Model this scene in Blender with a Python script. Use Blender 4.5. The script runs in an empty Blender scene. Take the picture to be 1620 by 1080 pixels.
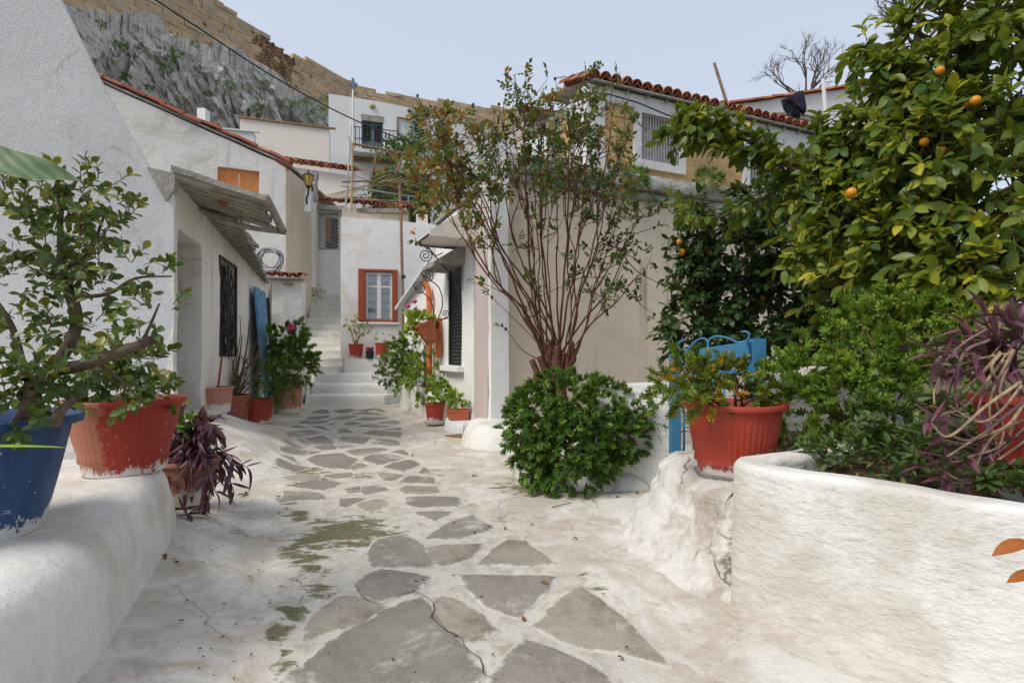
import bpy, math, random
import numpy as np
from mathutils import Vector, Matrix, noise
R = math.radians
rnd = random.Random(7)
V = Vector
scene = bpy.context.scene
COL = scene.collection

# ------------------------------------------------------------------ camera, sky, sun, exposure
F = 810.0                                   # focal length in photograph pixels (18 mm on 36 mm)
cam_d = bpy.data.cameras.new('camera')
cam = bpy.data.objects.new('camera', cam_d); COL.objects.link(cam)
cam.location = (0, 0, 1.0); cam.rotation_euler = (R(90), 0, 0)
cam_d.sensor_width = 36; cam_d.lens = 18; cam_d.shift_y = 20 / 1620
cam_d.clip_start = .05; cam_d.clip_end = 2000
scene.camera = cam

SUN_EL, SUN_AZ = 50, 234                    # sun behind the camera, well to its left (azimuth from +Y, clockwise)
w = bpy.data.worlds.new('World'); scene.world = w; w.use_nodes = True
nt = w.node_tree; nt.nodes.clear()
sky = nt.nodes.new('ShaderNodeTexSky'); sky.sky_type = 'NISHITA'; sky.sun_disc = False
sky.sun_elevation = R(SUN_EL); sky.sun_rotation = R(SUN_AZ)
sky.air_density = 1.0; sky.dust_density = 2.0; sky.ozone_density = 1.0
mx = nt.nodes.new('ShaderNodeMix'); mx.data_type = 'RGBA'; mx.inputs[0].default_value = .62
mx.inputs[7].default_value = (7.7, 8.35, 9.55, 1)       # thin even cloud veil over the blue
bg = nt.nodes.new('ShaderNodeBackground'); bg.inputs['Strength'].default_value = .1
out = nt.nodes.new('ShaderNodeOutputWorld')
nt.links.new(sky.outputs[0], mx.inputs[6]); nt.links.new(mx.outputs[2], bg.inputs['Color'])
nt.links.new(bg.outputs[0], out.inputs['Surface'])
sl = bpy.data.lights.new('sun', 'SUN'); sl.energy = 2.3; sl.angle = R(24); sl.color = (1, .945, .86)
so = bpy.data.objects.new('sun', sl); COL.objects.link(so)
az, el = R(SUN_AZ), R(SUN_EL)
to_sun = V((math.sin(az) * math.cos(el), math.cos(az) * math.cos(el), math.sin(el)))
so.rotation_euler = to_sun.to_track_quat('Z', 'Y').to_euler(); so.location = (-3, -6, 12)
vs = scene.view_settings
vs.view_transform = 'Standard'; vs.look = 'None'; vs.gamma = 1; vs.exposure = 0.2; vs.use_curve_mapping = False
scene.cycles.max_bounces = 7; scene.cycles.diffuse_bounces = 4; scene.cycles.transparent_max_bounces = 12

# ------------------------------------------------------------------ helpers: objects
def at(px, py, d):
    return V(((px - 810) / F * d, d, 1 + (560 - py) / F * d))

ORG = {}
def tag(o, label=None, cat=None, group=None, kind=None):
    if label: o['label'] = label
    if cat: o['category'] = cat
    if group: o['group'] = group
    if kind: o['kind'] = kind
    return o
def thing(name, label, cat, loc=(0, 0, 0), group=None):
    o = bpy.data.objects.new(name, None); COL.objects.link(o); o.empty_display_size = .1
    o.location = loc; ORG[o.name] = V(loc)
    return tag(o, label, cat, group)
def org(o):
    return ORG.get(o.name, V((0, 0, 0))) if o else V((0, 0, 0))
def link(name, me, parent=None, mat=None, worldloc=None):
    o = bpy.data.objects.new(name, me); COL.objects.link(o)
    wl = V(worldloc) if worldloc is not None else (org(parent))
    if parent: o.parent = parent
    o.location = wl - org(parent); ORG[o.name] = wl
    if mat and not me.materials: me.materials.append(mat)
    return o

class MB:
    """collects shapes given in world coordinates, built as one mesh object"""
    def __init__(s): s.v = []; s.f = []; s.at = []
    def add(s, vs, fs, a=None):
        b = len(s.v); s.v += [tuple(x) for x in vs]; s.f += [tuple(i + b for i in f) for f in fs]
        s.at += list(a) if a else [0.0] * len(vs)
    def box(s, c, sx, sy, sz, ax=None):
        c = V(c); X, Y, Z = ax if ax else (V((1, 0, 0)), V((0, 1, 0)), V((0, 0, 1)))
        vs = [c + X * (sx / 2 * i) + Y * (sy / 2 * j) + Z * (sz / 2 * k) for i in (-1, 1) for j in (-1, 1) for k in (-1, 1)]
        s.add(vs, [(0, 1, 3, 2), (4, 6, 7, 5), (0, 4, 5, 1), (2, 3, 7, 6), (0, 2, 6, 4), (1, 5, 7, 3)])
    def bar(s, a, b, wx, wz=None, up=(0, 0, 1)):
        a, b = V(a), V(b); d = b - a; L = d.length; d.normalize(); u = V(up)
        x = d.cross(u)
        if x.length < 1e-4: x = d.cross(V((0, 1, 0)))
        x.normalize(); z = x.cross(d)
        s.box((a + b) / 2, wx, L, wz or wx, (x, d, z))
    def tube(s, pts, r0, r1=None, n=6, cap=True):
        pts = [V(p) for p in pts]; m = len(pts); r1 = r0 if r1 is None else r1
        prev = None; vs = []
        for i, p in enumerate(pts):
            t = (pts[min(i + 1, m - 1)] - pts[max(i - 1, 0)])
            if t.length < 1e-9: t = V((0, 0, 1))
            t.normalize()
            if prev is None:
                x = t.orthogonal().normalized()
            else:
                x = prev - t * prev.dot(t)
                x = x.normalized() if x.length > 1e-6 else t.orthogonal().normalized()
            prev = x; y = t.cross(x)
            rr = r0 + (r1 - r0) * i / max(1, m - 1)
            vs += [p + (x * math.cos(2 * math.pi * k / n) + y * math.sin(2 * math.pi * k / n)) * rr for k in range(n)]
        fs = [(i * n + k, i * n + (k + 1) % n, (i + 1) * n + (k + 1) % n, (i + 1) * n + k) for i in range(m - 1) for k in range(n)]
        if cap: fs += [tuple(range(n - 1, -1, -1)), tuple((m - 1) * n + k for k in range(n))]
        s.add(vs, fs)
    def lathe(s, c, prof, n=32, flute=None):
        c = V(c); vs = []
        for j, (r, z) in enumerate(prof):
            for k in range(n):
                a = 2 * math.pi * k / n
                q = r * (1 + (flute(a, j) if flute else 0))
                vs.append(c + V((q * math.cos(a), q * math.sin(a), z)))
        m = len(prof)
        s.add(vs, [(j * n + k, j * n + (k + 1) % n, (j + 1) * n + (k + 1) % n, (j + 1) * n + k) for j in range(m - 1) for k in range(n)]
              + [tuple(range(n - 1, -1, -1)), tuple((m - 1) * n + k for k in range(n))])
    def mesh(s, name, smooth=None, origin=(0, 0, 0), attr=None):
        me = bpy.data.meshes.new(name); o = V(origin)
        me.from_pydata([tuple(V(v) - o) for v in s.v], [], s.f); me.update()
        if attr:
            a = me.attributes.new(attr, 'FLOAT', 'POINT'); a.data.foreach_set('value', s.at)
        if smooth is not None:
            me.shade_smooth()
            if smooth < 180: me.set_sharp_from_angle(angle=R(smooth))
        return me
    def build(s, name, mat, parent=None, smooth=None, origin=None, attr=None):
        o = V(origin) if origin is not None else org(parent)
        return link(name, s.mesh(name, smooth, o, attr), parent, mat, o)

def spline(pts, n=6):
    P = [V(p) for p in pts]
    if len(P) < 3: return P
    P = [P[0] * 2 - P[1]] + P + [P[-1] * 2 - P[-2]]; o = []
    for i in range(1, len(P) - 2):
        a, b, c, d = P[i - 1:i + 3]
        for k in range(n):
            t = k / n
            o.append(.5 * (2 * b + (c - a) * t + (2 * a - 5 * b + 4 * c - d) * t * t + (3 * b - a - 3 * c + d) * t ** 3))
    o.append(P[-2]); return o
def sstep(x, a, b):
    t = min(1, max(0, (x - a) / (b - a))); return t * t * (3 - 2 * t)
def rv(s=1): return V((rnd.uniform(-s, s), rnd.uniform(-s, s), rnd.uniform(-s, s)))
def nz(p, f=1, seed=0): return noise.noise(V(p) * f + V((seed * 7.1, seed * 3.3, seed * 5.7)))
def fbm(p, f=1, o=4, seed=0): return noise.fractal(V(p) * f + V((seed * 7.1, seed * 3.3, seed * 5.7)), 1.0, 2.0, o)

# ------------------------------------------------------------------ helpers: materials
class NT:
    def __init__(s, name):
        s.m = bpy.data.materials.new(name); s.m.use_nodes = True
        s.t = s.m.node_tree; s.b = s.t.nodes['Principled BSDF']; s.o = s.t.nodes['Material Output']
        s._pos = None
    def n(s, typ, **kw):
        x = s.t.nodes.new('ShaderNode' + typ)
        for k, v in kw.items(): setattr(x, k, v)
        return x
    def l(s, a, b): s.t.links.new(a, b)
    def pos(s, obj=False):
        if obj: return s.n('TexCoord').outputs['Object']
        if not s._pos: s._pos = s.n('NewGeometry').outputs['Position']
        return s._pos
    def mapped(s, src, sc):
        m = s.n('Mapping'); m.inputs['Scale'].default_value = sc; s.l(src, m.inputs[0]); return m.outputs[0]
    def noise(s, src, scale, detail=6, rough=.6, dist=0):
        x = s.n('TexNoise'); s.l(src, x.inputs['Vector']); x.inputs['Scale'].default_value = scale
        x.inputs['Detail'].default_value = detail; x.inputs['Roughness'].default_value = rough
        x.inputs['Distortion'].default_value = dist
        return x.outputs[0]
    def ramp(s, f, a, b, va=0, vb=1):
        x = s.n('MapRange'); x.interpolation_type = 'SMOOTHSTEP'; s.l(f, x.inputs[0])
        for i, v in enumerate((a, b, va, vb)): x.inputs[i + 1].default_value = v
        return x.outputs[0]
    def math(s, op, a, b=None):
        x = s.n('Math', operation=op)
        for i, v in enumerate((a, b)):
            if v is None: continue
            if isinstance(v, (int, float)): x.inputs[i].default_value = v
            else: s.l(v, x.inputs[i])
        return x.outputs[0]
    def mix(s, f, a, b, blend='MIX'):
        x = s.n('Mix', data_type='RGBA', blend_type=blend)
        for i, v in ((0, f), (6, a), (7, b)):
            if isinstance(v, (int, float)): x.inputs[i].default_value = v
            elif isinstance(v, tuple): x.inputs[i].default_value = (*v, 1)
            else: s.l(v, x.inputs[i])
        return x.outputs[2]
    def bump(s, h, strength=.5, dist=.01, prev=None):
        x = s.n('Bump'); x.inputs['Strength'].default_value = strength; x.inputs['Distance'].default_value = dist
        s.l(h, x.inputs['Height'])
        if prev: s.l(prev, x.inputs['Normal'])
        return x.outputs[0]
    def attr(s, name): return s.n('Attribute', attribute_name=name).outputs['Fac']
    def fin(s, col, rough=.8, normal=None, spec=.3, metal=0):
        if isinstance(col, tuple): s.b.inputs['Base Color'].default_value = (*col, 1)
        else: s.l(col, s.b.inputs['Base Color'])
        if isinstance(rough, (int, float)): s.b.inputs['Roughness'].default_value = rough
        else: s.l(rough, s.b.inputs['Roughness'])
        if normal: s.l(normal, s.b.inputs['Normal'])
        s.b.inputs['Specular IOR Level'].default_value = spec; s.b.inputs['Metallic'].default_value = metal
        return s.m

def plaster(name, c, dirt=(.42, .37, .30), amt=.35, bump=.5, sc=1.0, streak=0.0, scol=(.25, .22, .18), grit=45, gd=.006, lo=.48, hi=.72, mid=None, an=None, speck=0, crack=0, csc=1.1):
    N = NT(name); p = N.pos()
    n1 = N.noise(p, 1.3 * sc, 9, .68, .4)
    f = N.math('MULTIPLY', N.ramp(n1, lo, hi), amt)
    col = N.mix(f, c, dirt)
    n3 = N.noise(p, 22 * sc, 5, .7)
    col = N.mix(N.ramp(n3, .3, .75, .0, .16), col, tuple(x * .55 for x in c))
    if crack:
        nv = N.n('TexNoise'); nv.inputs['Scale'].default_value = 2.5; nv.inputs['Detail'].default_value = 7; N.l(p, nv.inputs[0]); sv = N.n('VectorMath', operation='SCALE'); sv.inputs['Scale'].default_value = .55; N.l(nv.outputs['Color'], sv.inputs[0]); av = N.n('VectorMath', operation='ADD'); N.l(sv.outputs[0], av.inputs[0]); N.l(p, av.inputs[1])
        vo = N.n('TexVoronoi', feature='DISTANCE_TO_EDGE'); vo.inputs['Scale'].default_value = csc; N.l(av.outputs[0], vo.inputs['Vector'])
        ck = N.math('MULTIPLY', N.ramp(vo.outputs['Distance'], 0, .012 * csc, 1, 0), N.ramp(N.noise(p, .9 * csc, 4, .6), .50, .60)); col = N.mix(N.math('MULTIPLY', ck, crack), col, tuple(x * .3 for x in dirt))
    if speck:
        sp = N.noise(p, 75, 3, .7); col = N.mix(N.ramp(sp, .36, .66, .0, speck), col, tuple(x * .62 for x in dirt))
    if streak:
        ns = N.noise(N.mapped(p, (7 * sc, 7 * sc, .35 * sc)), 1, 7, .65, .2)
        big = N.noise(p, .9 * sc, 3, .5)
        k = N.math('MULTIPLY', N.ramp(ns, .52, .78), N.ramp(big, .38, .62))
        col = N.mix(N.math('MULTIPLY', k, streak), col, scol)
    pb = N.mapped(p, an) if an else p; b1 = N.noise(pb, 6 * sc, 6, .6); b2 = N.noise(pb, grit, 4, .65)
    nm = N.bump(b1, bump if mid is None else mid, .03); nm = N.bump(b2, bump, gd, nm)
    return N.fin(col, .92, nm, .2)

def paint(name, c, c2=None, amt=.5, rough=.5, sc=12, bump=.2, wear=None, wearcol=(.6, .57, .5), spec=.35, metal=0):
    N = NT(name); p = N.pos()
    c2 = c2 or tuple(x * .6 for x in c)
    n = N.noise(p, sc, 7, .65); col = N.mix(N.ramp(n, .35, .75, 0, amt), c, c2)
    if wear:
        n2 = N.noise(p, sc * 2.7, 8, .7); col = N.mix(N.ramp(n2, wear, wear + .05), col, wearcol)
    return N.fin(col, N.ramp(n, .3, .7, rough - .1, rough + .15), N.bump(N.noise(p, sc * 6, 4, .6), bump, .004), spec, metal)

def leafmat(name, cols, rough=.42, trans=.28, spec=.35, gain=1.55):
    """colour picked by the per-leaf attribute 'var'"""
    N = NT(name)
    r = N.n('ValToRGB'); N.l(N.attr('var'), r.inputs[0])
    e = r.color_ramp.elements
    while len(e) < len(cols): e.new(.5)
    for i, c in enumerate(cols): e[i].position = i / (len(cols) - 1); e[i].color = (min(.6, c[0] * gain * 1.12), min(.6, c[1] * gain * 1.08), c[2] * gain * .8, 1)
    p = N.pos(); n = N.noise(p, 40, 4, .6)
    col = N.mix(N.ramp(n, .35, .75, 0, .3), r.outputs[0], (.03, .05, .012), 'MIX')
    N.fin(col, rough, None, spec)
    tr = N.n('BsdfTranslucent'); tc = N.mix(.35, r.outputs[0], (.45, .5, .05)); N.l(tc, tr.inputs[0])
    ms = N.n('MixShader'); ms.inputs[0].default_value = trans
    N.l(N.b.outputs[0], ms.inputs[1]); N.l(tr.outputs[0], ms.inputs[2]); N.l(ms.outputs[0], N.o.inputs[0])
    return N.m

def bark(name, c, c2, sc=30):
    N = NT(name); p = N.pos(); n = N.noise(N.mapped(p, (1, 1, .4)), sc, 7, .7)
    return N.fin(N.mix(N.ramp(n, .35, .7), c, c2), .85, N.bump(n, .7, .008), .2)

MT = {}
MT['white'] = plaster('whitewash', (.80, .78, .735), (.50, .45, .37), .45, .5)
MT['white_rough'] = plaster('rough_whitewash', (.77, .75, .70), (.47, .42, .33), .62, .8, 1.3, .35, (.40, .36, .30), 30, .012)
MT['gable'] = plaster('grey_white_roughcast', (.75, .75, .755), (.49, .47, .44), .5, .5, .9, .35, (.34, .33, .32), 70, .016, .45, .7, .15, None, .38, .4, .35)
MT['warm'] = plaster('warm_white_plaster', (.83, .80, .745), (.50, .42, .32), .62, .6, 1.1, .6, (.33, .28, .22), 45, .006, .45, .7, None, None, .1, .5, .55)
MT['cream'] = plaster('cream_plaster', (.80, .73, .65), (.66, .58, .5), .35, .3, .5, .15)
MT['bright'] = plaster('bright_whitewash', (.84, .83, .80), (.62, .57, .48), .3, .4)
MT['cool'] = plaster('cool_white_plaster', (.75, .75, .745), (.55, .53, .50), .3, .3, .5, .25, (.42, .41, .4))
MT['beige'] = plaster('beige_plaster', (.74, .635, .50), (.56, .44, .30), .6, .35, .7, .95, (.20, .16, .12))
MT['ochre'] = plaster('ochre_plaster', (.70, .46, .19), (.30, .215, .14), .85, .9, 1.3, .95, (.13, .10, .075), 30, .01, .38, .66)
MT['trim'] = plaster('pale_stucco_trim', (.68, .68, .68), (.40, .37, .33), .5, .4, 1.5, .5, (.22, .2, .18))
MT['mauve'] = plaster('mauve_plaster', (.56, .475, .445), (.48, .40, .37), .5, .4)
MT['ledge'] = plaster('weathered_concrete', (.50, .48, .44), (.16, .15, .13), .8, .8, 1.8, .8, (.09, .08, .07), 30, .01, .40, .66)
MT['slab'] = plaster('old_grey_slab', (.42, .39, .35), (.20, .18, .15), .8, .9, 2.5, 0, (.2, .2, .2), 30, .012, .4, .65)
def tilemat():
    N = NT('clay_tile'); p = N.pos(); v = N.attr('var')
    r = N.n('ValToRGB'); N.l(v, r.inputs[0]); e = r.color_ramp.elements
    for i, c in enumerate([(.30, .085, .045), (.42, .14, .07), (.22, .07, .045), (.48, .22, .13)]):
        if i > 1: e.new(.5)
    for i, c in enumerate([(.30, .085, .045), (.42, .14, .07), (.22, .07, .045), (.48, .22, .13)]): e[i].position = i / 3; e[i].color = (*c, 1)
    n = N.noise(p, 9, 7, .7); col = N.mix(N.ramp(n, .52, .72, 0, .7), r.outputs[0], (.12, .10, .08))
    return N.fin(col, .88, N.bump(N.noise(p, 50, 4, .6), .5, .004), .2)
MT['tile'] = tilemat()
MT['iron'] = paint('black_iron', (.022, .021, .021), (.05, .035, .025), .6, .55, 25)
MT['bluegrey'] = paint('blue_grey_door_paint', (.10, .15, .22), (.06, .09, .14), .6, .5, 8)
MT['blue'] = paint('blue_gate_paint', (.055, .22, .38), (.03, .13, .25), .7, .5, 14, .25, .66, (.30, .36, .40))
MT['bluewood'] = paint('blue_wood_paint', (.09, .27, .46), (.05, .16, .3), .8, .6, 10, .4, .64, (.35, .3, .25))
MT['orange'] = paint('orange_paint', (.62, .17, .035), (.45, .11, .03), .6, .5, 12)
MT['shutter'] = paint('orange_shutter_paint', (.66, .25, .075), (.50, .19, .06), .7, .7, 9, .3, .68, (.7, .55, .4))
MT['redwood'] = paint('red_brown_frame_paint', (.33, .065, .025), (.22, .04, .02), .7, .5, 9)
MT['whitepaint'] = paint('white_frame_paint', (.76, .76, .74), (.6, .58, .54), .5, .45, 12)
MT['greypaint'] = paint('grey_bar_paint', (.36, .37, .38), (.22, .2, .18), .7, .5, 15)
MT['rust'] = paint('rusty_pipe', (.30, .20, .12), (.18, .08, .04), .9, .7, 14)
MT['galv'] = paint('galvanised_pipe', (.42, .43, .43), (.26, .22, .18), .7, .5, 14)
MT['bamboo'] = paint('bamboo_cane', (.42, .32, .16), (.28, .2, .1), .6, .6, 14)
MT['wood'] = paint('weathered_grey_wood', (.37, .345, .30), (.17, .145, .12), .95, .85, 7, .9, .63, (.11, .095, .08))
MT['darkwood'] = paint('dark_wood', (.07, .045, .03), (.03, .02, .015), .7, .7, 10)
MT['void'] = paint('dark_interior', (.03, .03, .033), (.02, .02, .02), .5, .9, 5)
MT['cable'] = paint('cable_rubber', (.05, .05, .055), (.03, .03, .03), .5, .6, 30)
MT['hose'] = paint('grey_cable_sheath', (.22, .25, .28), (.15, .17, .2), .5, .5, 30)
MT['cloth'] = paint('dark_navy_cloth', (.018, .018, .035), (.01, .01, .02), .6, .95, 20)
MT['soil'] = plaster('dark_soil', (.075, .05, .032), (.16, .10, .06), .8, 1.0, 6, 0, (0, 0, 0), 60, .02, .4, .65)
MT['blacktub'] = paint('black_plastic', (.03, .03, .035), (.02, .02, .02), .5, .45, 20)
MT['terracotta'] = paint('orange_terracotta_plastic', (.52, .15, .06), (.42, .11, .045), .6, .5, 14)
MT['mat'] = paint('brown_coir_mat', (.26, .15, .09), (.18, .1, .06), .8, .95, 40, .8)
MT['lampglass'] = paint('amber_lamp_glass', (.55, .36, .10), (.42, .25, .06), .6, .25, 20)
def glass():
    N = NT('window_glass'); t = N.n('BsdfTransparent'); g = N.n('BsdfGlossy'); g.inputs['Roughness'].default_value = .05
    fr = N.n('Fresnel'); fr.inputs[0].default_value = 1.5; ms = N.n('MixShader')
    f = N.math('ADD', fr.outputs[0], .06); N.l(f, ms.inputs[0]); N.l(t.outputs[0], ms.inputs[1]); N.l(g.outputs[0], ms.inputs[2])
    N.l(ms.outputs[0], N.o.inputs[0]); return N.m
MT['glass'] = glass()
def lace():
    N = NT('lace_curtain'); p = N.pos(True)
    v = N.n('TexVoronoi', feature='DISTANCE_TO_EDGE'); v.inputs['Scale'].default_value = 16; N.l(N.mapped(p, (1, .1, 1)), v.inputs['Vector'])
    wv = N.n('TexWave', bands_direction='Z'); wv.inputs['Scale'].default_value = 1.6; wv.inputs['Distortion'].default_value = 2; N.l(p, wv.inputs['Vector'])
    f = N.math('MULTIPLY', N.ramp(v.outputs['Distance'], .03, .14, 1, .25), N.ramp(wv.outputs['Fac'], .3, .6, .35, 1))
    col = N.mix(f, (.24, .27, .32), (.80, .82, .86)); return N.fin(col, .9, None, .1)
MT['lace'] = lace()
def potmat(name, c, c2, splash=(.66, .64, .60), h=.12, dry=None, drycol=None, spots=.70, rough=.4):
    """paint with whitewash splashed near the base; object z is the height above the base"""
    N = NT(name); p = N.pos(True); s = N.n('SeparateXYZ'); N.l(p, s.inputs[0])
    n = N.noise(N.mapped(p, (1, 1, .25)), 9, 8, .7); col = N.mix(N.ramp(n, .35, .75), c, c2)
    if dry is not None:
        k = N.math('ADD', s.outputs[0], N.math('MULTIPLY', N.math('SUBTRACT', N.noise(p, 7, 6, .6), .5), .22))
        col = N.mix(N.ramp(k, dry - .008, dry + .008, 1, 0), col, drycol)
    e = N.math('ADD', s.outputs[2], N.math('MULTIPLY', N.math('SUBTRACT', N.noise(N.mapped(p, (1, 1, .8)), 16, 11, .82, .6), .5), .34))
    col = N.mix(N.ramp(e, h * .50, h * .66, .92, 0), col, splash)
    sp = N.noise(p, 55, 3, .6); col = N.mix(N.ramp(sp, spots, spots + .03), col, splash)
    return N.fin(col, N.ramp(n, .3, .7, rough, rough + .25), N.bump(N.noise(p, 60, 4, .6), .25, .003), .4)
MT['pot_red'] = potmat('red_plastic_pot', (.40, .045, .022), (.33, .055, .03), h=.08)
MT['pot_red2'] = potmat('faded_red_pot', (.43, .052, .026), (.36, .05, .03), h=.07, spots=.72)
MT['pot_two'] = potmat('half_painted_red_pot', (.36, .026, .013), (.28, .03, .016), h=.06, dry=.06, drycol=(.37, .13, .07))
MT['pot_blue'] = potmat('worn_blue_pot', (.022, .075, .20), (.012, .035, .10), h=.10, spots=.69)
MT['pot_clay'] = potmat('clay_pot', (.40, .13, .08), (.32, .10, .06), h=.05)
MT['pot_pale'] = potmat('whitened_clay_pot', (.42, .15, .10), (.48, .24, .18), h=.16)

MT['house_white'] = plaster('peeling_white_plaster', (.79, .785, .775), (.66, .50, .34), .55, .35, .75, .3, (.42, .40, .38), 45, .006, .50, .64, None, None, .08, .45, .6)
MT['ledge_white'] = plaster('stained_ledge_whitewash', (.76, .735, .685), (.44, .37, .275), .7, .45, 1.2, .35, (.34, .28, .2), 34, .008, .42, .66, .4, None, .10)
# ------------------------------------------------------------------ helpers: walls, mounds, tiles, leaves
def P2(px, d): return ((px - 810) / F * d, d)
def on(p0, p1, px, py=None):
    """where the sight line through a photograph column meets the wall p0-p1: (u along the wall, height)"""
    r = (px - 810) / F; dx, dy = p1[0] - p0[0], p1[1] - p0[1]; L = math.hypot(dx, dy); dx /= L; dy /= L
    u = (r * p0[1] - p0[0]) / (dx - r * dy); d = p0[1] + dy * u
    return (u, 1 + (560 - py) / F * d) if py is not None else u
def wall_frame(p0, p1):
    dx, dy = p1[0] - p0[0], p1[1] - p0[1]; L = math.hypot(dx, dy); t = V((dx / L, dy / L, 0))
    return t, V((t.y, -t.x, 0)), L
def wp(p0, p1, u, z, n=0):
    t, nn, L = wall_frame(p0, p1); return V((p0[0], p0[1], 0)) + t * u + nn * n + V((0, 0, z))

def wall(name, p0, p1, z0, top, thick, mat, parent=None, holes=(), cell=.25, amp=.012, edge=.006, f=1.3, batter=0):
    """a plastered wall from p0 to p1 (left to right as seen); top: height or [(u, z)...]; holes: (u0, u1, z0, z1)"""
    t, n, L = wall_frame(p0, p1)
    tp = [(0, top), (L, top)] if isinstance(top, (int, float)) else sorted(top)
    def tz(u):
        if u <= tp[0][0]: return tp[0][1]
        for (a, za), (b, zb) in zip(tp, tp[1:]):
            if u <= b: return za + (zb - za) * (u - a) / max(1e-6, b - a)
        return tp[-1][1]
    zmax = max(z for _, z in tp)
    us = {0.0, round(L, 4)} | {round(a, 4) for a, _ in tp if 0 < a < L}; zs = {z0, zmax} | {round(z, 4) for _, z in tp}
    for h in holes: us |= {round(h[0], 4), round(h[1], 4)}; zs |= {round(h[2], 4), round(h[3], 4)}
    def fill(s):
        s = sorted(s); o = []
        for a, b in zip(s, s[1:]):
            k = max(1, round((b - a) / cell)); o += [a + (b - a) * i / k for i in range(k)]
        return o + [s[-1]]
    us = [u for u in fill(us) if -1e-3 <= u <= L + 1e-3]; zs = fill(zs); nu, nzs = len(us), len(zs)
    solid = {}
    for i in range(nu - 1):
        for j in range(nzs - 1):
            um, zm = (us[i] + us[i + 1]) / 2, (zs[j] + zs[j + 1]) / 2
            ok = zs[j] < max(tz(us[i]), tz(us[i + 1])) - 1e-5
            for h in holes:
                if h[0] < um < h[1] and h[2] < zm < h[3]: ok = False
            solid[i, j] = ok
    vid = {}; vs = []; fs = []
    def vert(i, j, lay):
        u = us[i]; z = min(zs[j], tz(u)); k = (i, round(z, 4), lay)
        if k not in vid:
            p = V((p0[0], p0[1], 0)) + t * u + V((0, 0, z)) - n * (thick * lay + batter * (z - z0))
            if amp:
                q = fbm(p, f, 4, 3) * amp + nz(p, 4, 5) * amp * .35
                p += n * q + t * (nz(p, 3, 8) * edge) + V((0, 0, nz(p, 3, 9) * edge))
            vid[k] = len(vs); vs.append(p)
        return vid[k]
    def face(*c):
        o = []
        for x in c:
            if x not in o: o.append(x)
        if len(o) > 2: fs.append(tuple(o))
    S = lambda i, j: solid.get((i, j), False)
    for (i, j), ok in solid.items():
        if not ok: continue
        a, b, c, d = [vert(x, y, 0) for x, y in ((i, j), (i + 1, j), (i + 1, j + 1), (i, j + 1))]
        A, B, C, D = [vert(x, y, 1) for x, y in ((i, j), (i + 1, j), (i + 1, j + 1), (i, j + 1))]
        face(a, b, c, d); face(D, C, B, A)
        if not S(i - 1, j): face(a, d, D, A)
        if not S(i + 1, j): face(b, B, C, c)
        if not S(i, j - 1): face(a, A, B, b)
        if not S(i, j + 1): face(d, c, C, D)
    m = MB(); m.add(vs, fs)
    return m.build(name, mat, parent, 35)

def chaikin(p, k=2, closed=True):
    for _ in range(k):
        o = []; m = len(p)
        for i in range(m if closed else m - 1):
            a, b = p[i], p[(i + 1) % m]
            o += [(a[0] * .75 + b[0] * .25, a[1] * .75 + b[1] * .25), (a[0] * .25 + b[0] * .75, a[1] * .25 + b[1] * .75)]
        p = o if closed else [p[0]] + o + [p[-1]]
    return p
def resample(p, step):
    o = []; m = len(p)
    for i in range(m):
        a, b = p[i], p[(i + 1) % m]; L = math.dist(a, b); k = max(1, round(L / step))
        o += [(a[0] + (b[0] - a[0]) * j / k, a[1] + (b[1] - a[1]) * j / k) for j in range(k)]
    return o
def mound(name, outline, prof, mat, parent=None, step=.06, amp=.015, f=3, ch=2, smooth=50, zb=-.12, rings=6, rough=0, kind=None):
    """a rounded solid on the ground: prof = [(inset, z)...] from the foot up to the flat top"""
    p = resample(chaikin(list(outline), ch), step); m = len(p)
    A = sum(p[i][0] * p[(i + 1) % m][1] - p[(i + 1) % m][0] * p[i][1] for i in range(m))
    if A < 0: p.reverse()
    nor = []
    for i in range(m):
        a, b = p[i - 1], p[(i + 1) % m]; d = V((b[0] - a[0], b[1] - a[1])).normalized(); nor.append((-d.y, d.x))
    cx, cy = sum(q[0] for q in p) / m, sum(q[1] for q in p) / m
    R_ = [[V((x, y, zb)) for x, y in p]]
    pr = [(V((0, 0)), 0)]
    for k in range(len(prof) - 1):
        (r0, z0), (r1, z1) = prof[k], prof[k + 1]; q = max(1, round(math.hypot(r1 - r0, z1 - z0) / (step * 1.1)))
        for i in range(q + (k == len(prof) - 2)):
            r = r0 + (r1 - r0) * i / q; z = z0 + (z1 - z0) * i / q
            R_.append([V((x + nx * r, y + ny * r, z)) for (x, y), (nx, ny) in zip(p, nor)])
    base = R_[-1]
    for k in range(1, rings):
        s = 1 - k / rings; R_.append([V((cx + (v.x - cx) * s, cy + (v.y - cy) * s, v.z)) for v in base])
    vs = []
    for k, ring in enumerate(R_):
        for v in ring:
            q = v.copy()
            if k: 
                d = noise.noise_vector(q * f) * amp + noise.noise_vector(q * f * 3.1) * amp * .4
                if rough:
                    rr = noise.ridged_multi_fractal(q * 2.2, .9, 2.1, 5, 1, 2) - 1.0
                    d += V(((q.x - cx), (q.y - cy), .25)).normalized() * rr * rough
                q += d
            vs.append(q)
    c = len(vs); vs.append(V((cx, cy, base[0].z)))
    fs = [(k * m + i, k * m + (i + 1) % m, (k + 1) * m + (i + 1) % m, (k + 1) * m + i) for k in range(len(R_) - 1) for i in range(m)]
    fs += [((len(R_) - 1) * m + i, (len(R_) - 1) * m + (i + 1) % m, c) for i in range(m)]
    b = MB(); b.add(vs, fs); o = b.build(name, mat, parent, smooth)
    if kind: o['kind'] = kind
    return o
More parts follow.
